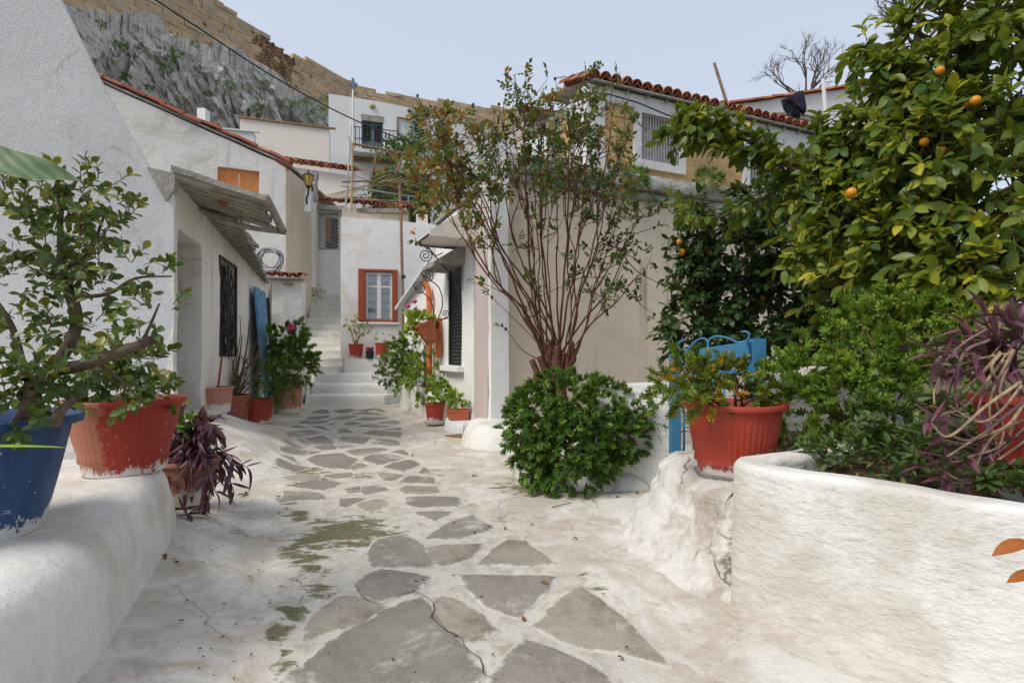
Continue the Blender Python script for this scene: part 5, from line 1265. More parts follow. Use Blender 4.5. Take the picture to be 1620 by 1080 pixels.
# left ledge and the landing behind it
lg = mound('ledge', [(-.98, .4), (-1.05, .9), (-1.14, 1.35), (-1.28, 1.73), (-1.56, 2.36), (-1.70, 2.62), (-1.86, 2.80), (-2.2, 2.9), (-3.2, 2.95), (-4.4, 2.9), (-4.4, .4)],
           [(0, 0), (.012, .15), (.022, .28), (.04, .36), (.075, .41), (.13, .434), (.22, .44)], MT['ledge_white'], None, .035, .018, 2.4, 2)
tag(lg, 'thick rounded whitewashed ledge on the left carrying the blue pot', 'ledge')
sp = thing('landing', 'white landing and worn steps in front of the left doorway', 'steps', (-3, 4, 0))
mound('step', [(-2.5, 3.0), (-2.45, 3.7), (-2.75, 4.6), (-3.1, 5.3), (-4.6, 5.0), (-4.8, 2.9)], [(0, 0), (.02, .2), (.05, .30), (.1, .33)], MT['white_rough'], sp, .06, .02, 3, 1)
for k, (y, z) in enumerate(((3.05, .50), (3.35, .58), (3.7, .66))): wall('step', (-3.3, y), (-2.62 - .1 * k, y + .1), .2, z, .5, MT['white_rough'], sp, (), .1, .02, .015, 3)

# big blue pot with its gnarled shrub
def leafy(L, tw, centers, ln, n, sz, spread=60, up=.3, droop=.1, r=.0025):
    for px, py, d, rad, cnt, var in centers:
        c = at(px, py, d)
        for _ in range(cnt):
            q, dr = in_ball(c, rad / F * d, .25); sprig(L, tw, q, dr + UPV * up + rv(.4), ln, n, sz, var + rnd.gauss(0, .12), droop, spread, r)
def blue_shrub():
    b = at(-8, 560, 1.58); b = V((-1.70, 1.56, .44)); t = thing('potted_shrub', 'big worn blue pot with a gnarled round leaved shrub on the left ledge', 'potted plant', b)
    pot(t, .275, .20, .365, 'pot_blue', 0, .03)
    tr = MB(); top = b + V((.13, .02, .36))
    tr.tube(spline([b + V((.12, .06, .3)), at(48, 650, 1.55), at(52, 612, 1.58), at(85, 588, 1.6), at(150, 572, 1.62), at(246, 536, 1.66)], 5), .030, .015, 9); tr.build('trunk', MT['bark'], t, 180)
    tr = MB(); tr.tube(spline([at(85, 672, 1.5), at(95, 650, 1.5), at(122, 628, 1.55)], 4), .018, .010, 7); tr.build('trunk', MT['bark'], t, 180)
    for pts, r0, r1 in (([(60, 600, 1.6), (100, 560, 1.65), (122, 500, 1.7), (95, 430, 1.75), (60, 400, 1.75), (-20, 420, 1.7)], .02, .012), ([(120, 500, 1.7), (100, 440, 1.7), (95, 380, 1.72), (100, 320, 1.75), (125, 280, 1.8)], .013, .005), ([(95, 430, 1.75), (140, 400, 1.75), (165, 340, 1.8)], .010, .004),
                         ([(110, 470, 1.7), (170, 465, 1.72), (215, 440, 1.75), (272, 437, 1.8)], .008, .003), ([(215, 560, 1.66), (235, 520, 1.7), (252, 480, 1.7)], .007, .003), ([(40, 600, 1.55), (20, 520, 1.6), (-10, 470, 1.6)], .012, .006), ([(150, 572, 1.62), (190, 600, 1.65), (230, 640, 1.75)], .006, .003)):
        m = MB(); m.tube(spline([at(*p) for p in pts], 5), r0, r1, 7, False); m.build('branch', MT['bark'], t, 180)
    L = Leaves(SH_OBO, MT['l_obo']); tw = MB()
    C = [(40, 350, 1.7, 55, 22, .4), (110, 320, 1.75, 45, 18, .5), (150, 310, 1.8, 36, 12, .5), (60, 400, 1.7, 60, 22, .35), (130, 380, 1.75, 50, 18, .45), (180, 360, 1.78, 32, 8, .5), (20, 460, 1.65, 48, 16, .35), (90, 460, 1.7, 45, 11, .4), (205, 425, 1.75, 20, 5, .45), (240, 440, 1.78, 22, 5, .4), (160, 440, 1.75, 35, 9, .45),
         (60, 530, 1.62, 45, 12, .35), (120, 520, 1.68, 38, 8, .4), (180, 520, 1.7, 26, 5, .5), (245, 490, 1.7, 28, 8, .4), (20, 600, 1.5, 45, 16, .3), (70, 610, 1.52, 40, 12, .35), (20, 650, 1.48, 40, 16, .3), (60, 640, 1.55, 36, 10, .3), (130, 570, 1.6, 30, 6, .5), (125, 290, 1.78, 14, 5, .4), (170, 560, 1.65, 22, 4, .5), (10, 310, 1.7, 25, 6, .4)]
    leafy(L, tw, [(a, b_, c, d_, int(e * 1.08 + .5), f + .2) for a, b_, c, d_, e, f in C], .065, 6, .037, 62, .35, .05, .0018)
    tw.build('twigs', MT['bark'], t)['kind'] = 'stuff'; L.finish(t)
blue_shrub()
def red_shrub():
    b = V((-1.86, 2.46, .44)); t = thing('potted_shrub', 'half repainted red pot with low round leaved sprigs at the end of the left ledge', 'potted plant', b)
    pot(t, .232, .165, .35, 'pot_two', .008, .02, .05, 44)
    L = Leaves(SH_OBO, MT['l_obo']); tw = MB()
    leafy(L, tw, [(190, 590, 2.5, 32, 13, .5), (225, 600, 2.4, 30, 11, .5), (150, 600, 2.4, 26, 9, .5), (160, 625, 2.3, 22, 9, .55), (205, 570, 2.5, 25, 8, .5), (235, 628, 2.28, 16, 5, .55), (180, 560, 2.5, 20, 5, .5), (240, 575, 2.4, 14, 4, .5)], .10, 8, .052, 60, .3, .15, .002)
    tw.build('twigs', MT['bark'], t)['kind'] = 'stuff'; stems(t, b + V((0, 0, .3)), [at(180, 570, 2.45), at(220, 580, 2.45), at(150, 600, 2.4), at(205, 560, 2.5)], .007, .003, 'bark', 'branch', .06); L.finish(t)
red_shrub()
def purple_plant():
    b = V((-1.98, 3.12, .10)); t = thing('potted_plant', 'purple leaved trailing plant spilling from a pot beside the left ledge', 'potted plant', b)
    pot(t, .17, .13, .27, 'pot_pale')
    L = Leaves(SH_LANCE, MT['l_purple']); c0 = b + V((0, 0, .28))
    for k in range(26):
        e = at(rnd.gauss(312, 30), rnd.uniform(650, 790), 3.0 + rnd.uniform(-.12, .2)); m = MB(); mid = c0.lerp(e, .5) + UPV * rnd.uniform(.05, .16) + rv(.04); path = spline([c0 + rv(.06), mid, e], 5); m.tube(path, .006, .003, 5, False); m.build('stem', MT['purplestem'], t, 180)
        for i in range(3, len(path)):
            for q in range(2): L.add(path[i], (path[i] - path[i - 1]).normalized() * .6 + rv(.7) + V((0, -.15, -.1)), UPV + rv(.5), rnd.uniform(.09, .145), rnd.gauss(.4, .2))
    for px, py in ((330, 775), (326, 800), (325, 820)):
        for q in range(3): L.add(at(px, py - 20, 2.9), V((rnd.uniform(-.3, .3), -.1, -1)), V((0, -1, .2)), .12, .5)
    m = MB(); m.tube(spline([at(350, 705, 3), at(372, 735, 2.95), at(398, 726, 2.95)], 5), .004, .004, 5); m.tube(spline([at(335, 740, 3), at(330, 790, 2.9), at(326, 815, 2.9)], 5), .004, .003, 5); m.build('runner', MT['purplestem'], t, 180)
    L2 = Leaves(SH_ROUND, MT['l_ger']);
    for k in range(26): L2.add(at(rnd.gauss(290, 12), rnd.gauss(668, 9), 2.95), rv() + V((0, -.4, .3)), V((0, -.5, 1)), .05, rnd.random())
    L.finish(t); L2.finish(t, 'green_leaf', 'green_leaves', 60)
    f = thing('fallen_sprig', 'fallen purple sprig lying at the foot of the left ledge', 'fallen sprig', at(293, 848, 2.72)); L = Leaves(SH_LANCE, MT['l_purple'])
    g = gpt(296, 852, .012)
    for dx, dy, dz in ((.9, .2, .8), (-.3, .1, .35), (.3, -.3, .05), (.8, .3, .25), (.2, .2, .1)): L.add(g, V((dx, dy, dz)), UPV, .115, .45)
    m = MB(); m.tube([g + V((-.05, 0, .0)), g + V((.01, 0, .01))], .004, None, 5); m.build('stem', MT['purplestem'], f); L.finish(f)
purple_plant()

# pots along the left wall
def gp(px, py, d): return V(((px - 810) / F * d, d, gz((px - 810) / F * d, d)))
def left_row():
    b = gp(338, 0, 6.0); t = thing('clay_bucket', 'whitened clay bucket with a rusty rod standing under the barred window', 'pot', b); pot(t, .20, .17, .30, 'pot_pale', 0, .012)
    m = MB(); m.tube([b + V((.04, 0, .2)), at(351, 565, 6.0)], .012, None, 6); m.build('rod', MT['redwood'], t)
    b = gp(371, 0, 6.9); t = thing('potted_twigs', 'clay pot of bare leggy twigs by the left wall', 'potted plant', b); pot(t, .20, .16, .36, 'pot_clay', 0, .015)
    tips = [at(rnd.uniform(352, 425), rnd.uniform(490, 600), 6.9 + rnd.uniform(-.2, .2)) for _ in range(15)]; stems(t, b + UPV * .3, tips, .011, .004, 'twig', 'twig', .07)
    stems(t, b + UPV * .3, [at(348, 560, 6.9), at(395, 505, 6.9), at(383, 530, 6.9)], .016, .007, 'twig', 'stem', .05)
    b = gp(408, 0, 7.15); t = thing('potted_plant', 'deep red pot with a feathery green plant by the left wall', 'potted plant', b); pot(t, .20, .165, .34, 'pot_red', 0, .012)
    L = Leaves(SH_FEATHER, MT['l_fine']); tw = MB(); leafy(L, tw, [(415, 605, 7.1, 34, 60, .4), (445, 600, 7.2, 28, 45, .45), (395, 600, 7.1, 26, 34, .35), (430, 620, 7.0, 22, 30, .4), (460, 610, 7.2, 16, 18, .4)], .14, 12, .06, 45, .5, .1, .002)
    tw.build('stems', MT['greenstem'], t)['kind'] = 'stuff'; L.finish(t, most=60)
    b = gp(455, 0, 8.6); t = thing('potted_plant', 'tall leafy geranium with pink blooms in a whitened pot beside the stairs', 'potted plant', b); pot(t, .24, .2, .55, 'pot_pale', 0, .015)
    L = Leaves(SH_LOBE, MT['l_ger']); tw = MB(); leafy(L, tw, [(448, 545, 8.5, 26, 40, .45), (455, 575, 8.5, 30, 48, .4), (440, 590, 8.4, 26, 36, .35), (470, 560, 8.5, 24, 34, .5), (475, 590, 8.5, 20, 22, .45), (466, 530, 8.5, 16, 16, .5), (490, 572, 8.5, 10, 8, .5), (470, 518, 8.5, 7, 6, .6), (435, 565, 8.4, 16, 14, .4)], .14, 6, .085, 60, .4, .1, .003)
    tw.build('stems', MT['greenstem'], t)['kind'] = 'stuff'; stems(t, b + UPV * .5, [at(450, 550, 8.5), at(470, 540, 8.5), at(485, 575, 8.5), at(440, 580, 8.4)], .012, .005, 'twig', 'stem', .05)
    L.finish(t, most=100)
    m = MB(); 
    for dx, dy in ((0, 0), (4, 3), (-3, 3), (2, -3)): m.lathe(at(459 + dx, 517 + dy, 8.25), [(.005, -.03), (.035, 0), (.02, .03), (.005, .032)], 7)
    o = m.build('bloom', MT['petal'], t); o['kind'] = 'stuff'
left_row()

# pots on the bench under the red window
def bench_pots():
    z = .90
    b = V(((563 - 810) / F * 10.85, 11.0, z)); b.x = (563 - 810) / F * 11.0; t = thing('potted_plant', 'red glazed pot with a woody sparse shrub, left on the white bench', 'potted plant', b); pot(t, .155, .115, .32, 'pot_red', 0, .012)
    stems(t, b + UPV * .28, [at(549, 512, 11), at(555, 520, 11), at(562, 505, 11), at(572, 512, 11), at(578, 520, 11), at(568, 530, 11)], .010, .005, 'twig', 'stem', .06)
    L = Leaves(SH_ROSE, MT['l_gerlight']); leafy(L, None, [(556, 512, 11, 9, 10, .4), (566, 518, 11, 10, 10, .4), (578, 522, 11, 9, 8, .3), (560, 500, 11, 5, 4, .5)], .08, 5, .05); L.finish(t, most=0)
    b = V(((605 - 810) / F * 11.0, 11.0, z + .03)); t = thing('potted_plant', 'square shouldered red pot with a tiny seedling, right on the white bench', 'potted plant', b); pot(t, .145, .13, .31, 'pot_red', 0, .010, 0, 40, .13)
    L = Leaves(SH_ROSE, MT['l_zonal']); leafy(L, None, [(600, 537, 11, 7, 6, .4), (606, 532, 11, 6, 4, .5)], .08, 5, .05); L.finish(t, most=0)
    b = V(((585 - 810) / F * 10.95, 10.95, z)); t = thing('stacked_pots', 'small red pot stacked in a black tub between the two red bench pots', 'pots', b); pot(t, .085, .075, .17, 'blacktub', 0, .006); p = MB(); p.lathe(b + UPV * .13, [(.05, 0), (.075, .09), (.088, .10), (.085, .12), (.06, .11)], 24); p.build('inner_pot', MT['pot_red'], t, 50)
bench_pots()

# low planter on the right of the alley with its plants; pots, step and mat beside it
def right_row():
    p = thing('planter', 'low white masonry planter along the right side of the alley', 'planter', (-1.5, 8.4, 0))
    a, b = V(((632 - 810) / F * 9.7, 9.7, 0)), V(((700 - 810) / F * 7.45, 7.45, 0))
    mound('planter_wall', [(a.x, a.y), (b.x - .02, b.y), (b.x + .25, b.y + .12), (-.95, 8.2), (-1.75, 9.95), (a.x + .1, a.y + .15)], [(0, 0), (.015, .36), (.03, .42), (.07, .44), (.1, .44)], MT['white_rough'], p, .07, .018, 3, 0)
    s = mound('planter_soil', [(a.x + .16, a.y - .05), (b.x + .05, b.y + .15), (-1.02, 8.1), (-1.75, 9.75)], [(0, .3), (.02, .445), (.06, .455)], MT['soil'], p, .1, .01, 3, 1, 50, .3)
    def bush(name, label, cs, shape, mat, n, sz, most=60, base=None, ln=.16):
        c = base or at(cs[0][0], cs[0][1] + 20, cs[0][2]); t = thing(name, label, 'plant', c); L = Leaves(shape, MT[mat]); tw = MB(); leafy(L, tw, cs, ln, n, sz, 60, .4, .1, .003)
        tw.build('stems', MT['twig'], t)['kind'] = 'stuff'; L.finish(t, most=most); return t
    bush('dark_bush', 'small dark green bush at the far end of the right planter', [(617, 588, 9.7, 14, 20, .15), (628, 582, 9.6, 14, 20, .2), (612, 598, 9.8, 9, 8, .1)], SH_ROSE, 'l_ger', 9, .07)
    bush('green_bush', 'mid green geranium bush in the middle of the right planter', [(640, 560, 9.2, 22, 36, .5), (655, 555, 9.1, 18, 26, .5), (628, 568, 9.3, 14, 16, .45), (648, 580, 9.1, 20, 24, .35), (630, 548, 9.3, 10, 8, .6)], SH_LOBE, 'l_ger', 6, .08)
    bush('leggy_geranium', 'leggy pale geranium with reddish stems at the near end of the right planter', [(670, 590, 8.3, 22, 26, .5), (690, 582, 8.0, 18, 18, .6), (655, 598, 8.5, 18, 18, .5), (700, 600, 7.8, 14, 12, .6), (640, 605, 8.8, 12, 10, .5), (712, 575, 7.9, 10, 6, .7), (705, 615, 7.5, 12, 8, .6), (665, 612, 8.2, 12, 9, .5)], SH_ROUND, 'l_gerlight', 5, .07)
    t = bpy.data.objects['leggy_geranium']; stems(t, at(675, 612, 8.2), [at(660, 590, 8.2), at(690, 575, 8), at(700, 600, 7.8), at(668, 580, 8.3), at(645, 598, 8.6), at(712, 580, 7.8), at(708, 612, 7.5)], .009, .004, 'redstem' if 'redstem' in MT else 'cane', 'stem', .06)
    b = gp(688, 0, 7.15); b.z = .06; t = thing('potted_plant', 'dark red pot with a geranium cutting on a saucer by the right step', 'potted plant', b); pot(t, .135, .105, .26, 'pot_red', 0, .01, 0, 40, .14)
    L = Leaves(SH_ROUND, MT['l_zonal']); leafy(L, None, [(696, 618, 7.1, 11, 16, .3), (704, 624, 7.1, 9, 10, .4), (688, 622, 7.1, 7, 6, .4)], .08, 5, .065); L.finish(t, most=40)
    st = mound('door_step', [(-.86, 6.62), (-.60, 6.28), (-.44, 6.42), (-.40, 6.7), (-.66, 7.15), (-.92, 6.95)], [(0, 0), (.01, .10), (.03, .135), (.06, .14)], MT['cool'], None, .05, .01, 3, 0); tag(st, 'small grey white step beside the brown doormat', 'step')
    b = V((-.71, 6.72, .142)); t = thing('potted_plant', 'orange rectangular trough with small succulents standing on the grey step', 'potted plant', b)
    m = MB(); vs = []; dx, dy = V((.13, .03, 0)), V((-.03, .075, 0))
    for k, (s_, z) in enumerate(((.82, 0), (.98, .11), (1.08, .112), (1.08, .14), (.98, .14), (.94, .09))):
        for i, j in ((-1, -1), (1, -1), (1, 1), (-1, 1)): vs.append(b + dx * (i * s_) + dy * (j * s_) + UPV * z)
    m.add(vs, [(k * 4 + i, k * 4 + (i + 1) % 4, k * 4 + 4 + (i + 1) % 4, k * 4 + 4 + i) for k in range(5) for i in range(4)] + [(3, 2, 1, 0), (20, 21, 22, 23)]); m.build('trough', MT['terracotta'], t)
    L = Leaves(SH_ROUND, MT['l_zonal']); leafy(L, None, [(722, 632, 6.7, 8, 12, .3), (734, 634, 6.7, 6, 7, .4), (712, 628, 6.75, 6, 6, .4)], .07, 5, .05); L.finish(t, most=40)
    g0 = [(-.82, 6.25), (-.60, 6.05), (-.36, 6.22), (-.56, 6.42)]; m = MB(); m.add([(x, y, gz(x, y) + .012) for x, y in g0] + [(x, y, gz(x, y) - .02) for x, y in g0], [(0, 1, 2, 3), (0, 4, 5, 1), (1, 5, 6, 2), (2, 6, 7, 3), (3, 7, 4, 0)]); tag(m.build('doormat', MT['mat'], None, None, (-.6, 6.2, 0)), 'brown coir doormat at the foot of the mauve pier', 'doormat')
    # tilted pot hung by the lattice window
    q = wp(G0, G1, on(G0, G1, 699), 1.33, .22); t = thing('hanging_pot', 'tilted orange pot of pale geraniums in an iron ring by the lattice window', 'hanging pot', q)
    m = MB(); s = math.radians(28); ax = V((-math.sin(s) * .8, -.1, math.cos(s))).normalized(); x = ax.cross(V((0, 1, 0))).normalized(); y = ax.cross(x); pr = [(.10, -.17), (.16, .12), (.178, .125), (.178, .16), (.16, .16), (.15, .1)]; n = 24; vs = []
    for r_, z_ in pr: vs += [q + ax * z_ + (x * math.cos(2 * math.pi * k / n) + y * math.sin(2 * math.pi * k / n)) * r_ for k in range(n)]
    m.add(vs, [(j * n + k, j * n + (k + 1) % n, (j + 1) * n + (k + 1) % n, (j + 1) * n + k) for j in range(5) for k in range(n)] + [tuple(range(n - 1, -1, -1)), tuple(5 * n + k for k in range(n))]); m.build('pot', MT['terracotta'], t, 50)
    m = MB(); 
    for z_, r_ in ((-.05, .15), (-.18, .12)): m.tube([q + ax * z_ + (x * math.cos(2 * math.pi * k / 20) + y * math.sin(2 * math.pi * k / 20)) * r_ for k in range(21)], .008, None, 5)
    for k in range(4): a = 2 * math.pi * k / 4; d = x * math.cos(a) + y * math.sin(a); m.tube([q - ax * .05 + d * .15, q - ax * .18 + d * .12], .007, None, 5)
    m.tube([q - ax * .05, q - ax * .05 - wall_frame(G0, G1)[1] * .2], .009, None, 5); m.build('iron_holder', MT['rust'], t)
    L = Leaves(SH_ROUND, MT['l_zonal']); c = q + ax * .22
    for _ in range(150):
        v = rv(); 
        if v.length > 1: continue
        p_ = c + V((v.x * .2 - .03, v.y * .17, v.z * .14)); L.add(p_, v + V((-.2, -.5, .2)), V((-.3, -1, .6)) + rv(.5), rnd.uniform(.07, .11), rnd.random())
    for _ in range(40): L.add(q + ax * .12 + V((rnd.uniform(-.28, -.1), rnd.uniform(-.12, .05), rnd.uniform(-.16, .02))), rv() + V((-.4, -.4, -.2)), V((-.3, -1, .6)) + rv(.5), rnd.uniform(.06, .09), rnd.random())
    L.finish(t, most=120)
    for k, (dx, dz) in enumerate(((-.20, .26), (-.10, .33))):
        m = MB(); e = q + ax * .22 + V((dx, -.05, dz - .08)); m.tube([q + ax * .2, e], .004, None, 4); m.lathe(e, [(.005, -.025), (.045, 0), (.03, .03), (.005, .035)], 9); m.build('bloom', MT['petal'], t, 180)
right_row()

# whitewashed rock, planter wall and soil on the right
MT['white_rock'] = plaster('flaking_whitewashed_rock', (.69, .665, .62), (.33, .27, .205), .9, .7, 1.6, .5, (.24, .20, .15), 30, .014, .44, .62, None, None, .08, .85, 2.6)
MT['white_brushed'] = plaster('brushed_whitewash', (.77, .755, .72), (.47, .42, .345), .62, .6, 1.3, 0, (.3, .3, .3), 26, .012, .42, .66, .5, (1, 1, 1.9), .06)
rk = mound('rock', [(.83, 2.07), (.70, 2.30), (.62, 2.65), (.64, 3.05), (.84, 3.28), (1.3, 3.3), (1.75, 2.9), (1.6, 2.15), (1.2, 2.07)], [(-.06, -.03), (.03, .05), (.07, .13), (.13, .15), (.15, .24), (.18, .27), (.20, .35), (.24, .385), (.29, .413), (.38, .42)], MT['white_rock'], None, .024, .022, 2.2, 2, 32, -.15, 6, .04)
tag(rk, 'lumpy whitewashed rock carrying the fluted red pot', 'rock')
pl = thing('planter', 'long rough whitewashed planter wall in the right foreground', 'planter', (1.3, 1.6, 0))
ridge('planter_wall', [(1.62, 2.52), (1.42, 2.36), (1.16, 2.20), (.985, 2.10), (.945, 2.035), (.985, 1.965), (1.3, 1.66), (1.62, 1.33), (2.05, .85), (2.4, .45)], .13, [.56, .565, .57, .575, .575, .575, .57, .565, .55, .54], MT['white_brushed'], pl, .03, .010, -.1, .032, 2.6)
mound('soil', [(1.02, 2.05), (1.4, 1.65), (2.2, .8), (5, .8), (5.2, 4.6), (2.2, 4.0), (1.6, 3.3), (1.45, 2.45)], [(0, .2), (.03, .44), (.08, .49), (.2, .50)], MT['soil'], pl, .07, .03, 3, 0, 60, 0)
def red_pot_geranium():
    b = V(((1160 - 810) / F * 2.56, 2.56, .405)); t = thing('potted_plant', 'large fluted red pot with a yellowing geranium on the whitewashed rock', 'potted plant', b)
    pot(t, .222, .170, .355, 'pot_red2', .020, .022, .055, 46, .17)
    L = Leaves(SH_LOBE, MT['l_gold']); tw = MB(); d = 2.5
    leafy(L, tw, [(1080, 603, 2.4, 32, 26, .30), (1060, 615, 2.4, 24, 14, .35), (1110, 612, 2.4, 30, 22, .4), (1130, 600, 2.5, 26, 14, .45), (1160, 600, 2.55, 26, 12, .4), (1190, 612, 2.5, 24, 12, .3), (1215, 620, 2.5, 20, 10, .25), (1100, 590, 2.5, 24, 10, .3), (1140, 625, 2.4, 24, 8, .75), (1210, 605, 2.6, 16, 7, .2)], .085, 6, .042, 60, .4, .05, .0022)
    tw.build('twigs', MT['cane'], t)['kind'] = 'stuff'; stems(t, b + UPV * .29, [at(px, py, 2.5) for px, py in ((1080, 610), (1110, 600), (1140, 590), (1180, 605), (1210, 615), (1160, 590), (1095, 625))], .008, .004, 'cane', 'stem', .08); L.finish(t)
red_pot_geranium()

# low wall, blue gate
lw = wall('low_wall', (.62, 3.78), (1.195, 3.62), -.05, [(0, .76), (.6, .80)], .22, MT['white_rough'], None, (), .06, .03, .015, 3); tag(lw, 'short flaking white wall stub left of the blue gate', 'wall')
lw = wall('low_wall', (1.76, 3.35), (2.75, 3.55), -.05, .87, .2, MT['ledge'], None, (), .1, .03, .02, 3); tag(lw, 'dark mossy garden wall with a whitened top right of the blue gate', 'wall')
o = ridge('wall_cap', [(1.73, 3.44), (2.7, 3.64)], .26, [.925, .925], MT['white_rough'], lw, .05, .015, .86, .04)
def gate():
    a0, a1 = at(1067, 738, 3.55), at(1067, 560, 3.55); a0.x = a1.x; b1 = at(1198, 543, 3.2); b0 = V((b1.x, b1.y, .5)); t = thing('gate', 'bright blue iron garden gate with scrolls on its top bar', 'gate', a0)
    X = (b1 - a1).normalized()
    def bar(a, b, w, nm): m = MB(); m.bar(a, b, w, w, (0, 1, 0)); return m.build(nm, MT['blue'], t)
    bar(a0, a1, .06, 'gate_post'); bar(b0 - UPV * .3, b1 + UPV * .03, .075, 'gate_post'); bar(a1 + V((.03, 0, -.03)), b1 + V((-.04, 0, -.03)), .085, 'top_rail'); bar(a1 + V((.03, 0, -.15)), b1 + V((-.04, 0, -.17)), .018, 'rail'); bar(a0 + V((.03, 0, .08)), V((b0.x, b0.y, a0.z + .08)), .05, 'bottom_rail')
    for k in range(1, 8): f = k / 8; p = a0.lerp(V((b0.x, b0.y, a0.z)), f); q = a1.lerp(b1, f); m = MB(); m.tube([V((p.x, p.y, a0.z + .08)), q - UPV * .16], .008, None, 6); m.build('bar', MT['blue'], t, 180)
    L_ = (b1 - a1).length
    for s, f0, f1 in ((1, .10, .42), (-1, .86, .44)):
        m = MB(); p = a1.lerp(b1, f0) + UPV * .012; q = a1.lerp(b1, f1) + UPV * .055; w = (q - p)
        m.tube(spline([p + X * s * .02 + UPV * .075, p - X * s * .012 + UPV * .07, p - X * s * .028 + UPV * .045, p - X * s * .01 + UPV * .015, p + X * s * .045 + UPV * .012, p + w * .5 + UPV * .03, p + w * .8 + UPV * .035, q + UPV * .005, q - UPV * .05, q - X * s * .02 - UPV * .065, q - X * s * .035 - UPV * .045], 6), .0065, None, 6); m.build('scroll', MT['blue'], t, 180)
    for f in (.3, .62, .95):
        m = MB(); c = a1.lerp(b1, f - .12) - UPV * .20; m.tube([c + X * .085 * math.cos(math.pi * k / 14) + UPV * .06 * math.sin(math.pi * k / 14) for k in range(15)], .006, None, 6); m.build('arch', MT['blue'], t, 180)
    for z in (.38, .55, .7): m = MB(); c = a0 + UPV * (z - a0.z + .0); m.tube(spline([c + X * .03, c + X * .06 - UPV * .05, c + X * .12 - UPV * .06], 5), .006, None, 6); m.build('scroll', MT['blue'], t, 180)
gate()
m = MB(); o = thing('clay_dish', 'pale clay dish lying behind the fluted red pot', 'dish', at(1105, 742, 2.85)); c = V(((1107 - 810) / F * 2.8, 2.8, .40)); m.lathe(c, [(.06, 0), (.08, .005), (.095, .03), (.085, .032), (.07, .012)], 28); m.build('dish', MT['terracotta'], o, 50)
# ------------------------------------------------------------------ shrubs and trees
def bush_big():
    b = V((.42, 3.95, 0)); t = thing('geranium_bush', 'big round dark green geranium bush growing from the foot of the stained beige wall', 'bush', b)
    L = Leaves(SH_LOBE, MT['l_ger']); tw = MB()
    for px, py, d, rad, cnt, var in [(900, 670, 3.75, 95, 150, .42), (850, 660, 3.8, 56, 70, .38), (960, 660, 3.75, 62, 80, .45), (900, 720, 3.65, 70, 80, .38), (990, 690, 3.7, 40, 36, .45), (840, 700, 3.75, 45, 46, .35), (900, 645, 3.85, 56, 60, .5), (960, 640, 3.85, 40, 30, .55), (950, 725, 3.6, 36, 30, .4), (860, 745, 3.65, 24, 16, .35), (820, 665, 3.85, 30, 24, .35), (1012, 668, 3.7, 22, 12, .5)]:
        c = at(px, py, d)
        for _ in range(int(cnt * 1.9)): q, dr = in_ball(c, (rad - 9) / F * d, .62, (1, .85, 1)); sprig(L, tw, q, dr + V((0, -.2, .25)) + rv(.35), .055, 5, .050, var + rnd.gauss(0, .13), .15, 60, .002)
    for px, py in ((820, 765), (845, 770), (1030, 640), (1040, 680), (800, 700)):
        c = at(px, py - 12, 3.65)
        for _ in range(3): sprig(L, tw, c + rv(.03), rv() + V((0, -.3, 0)), .09, 5, .06, .4)
    tw.build('twigs', MT['greenstem'], t)['kind'] = 'stuff'
    stems(t, b + V((.03, 0, .05)), [at(px, py, 3.9) for px, py in ((860, 700), (900, 690), (940, 700), (880, 660), (960, 680), (920, 730), (850, 730))], .018, .008, 'twig', 'stem', .08); L.finish(t)
    g = mound('mound', [(-.06, 4.6), (.02, 3.95), (.15, 3.72), (.55, 3.62), (.95, 3.62), (1.1, 3.75), (1.1, 4.3), (.6, 4.7)], [(0, 0), (.04, .08), (.09, .13), (.16, .16)], MT['mossy'], None, .05, .03, 3, 2, 50); tag(g, 'low mossy whitewashed bed under the big round geranium bush', 'planting bed')
MT['mossy'] = plaster('mossy_whitewash', (.72, .71, .66), (.14, .14, .04), .9, .8, 2.0, .4, (.25, .2, .12), 30, .012, .46, .62)
bush_big()
g = mound('rounded_mound', [(-.50, 6.4), (-.62, 5.9), (-.52, 5.45), (-.25, 5.2), (.1, 5.2), (.3, 5.6), (-.1, 6.2)], [(0, 0), (.05, .13), (.10, .21), (.17, .25)], MT['white_rough'], None, .06, .03, 3, 2); tag(g, 'rounded whitewashed lump at the foot of the mauve pier', 'mound')

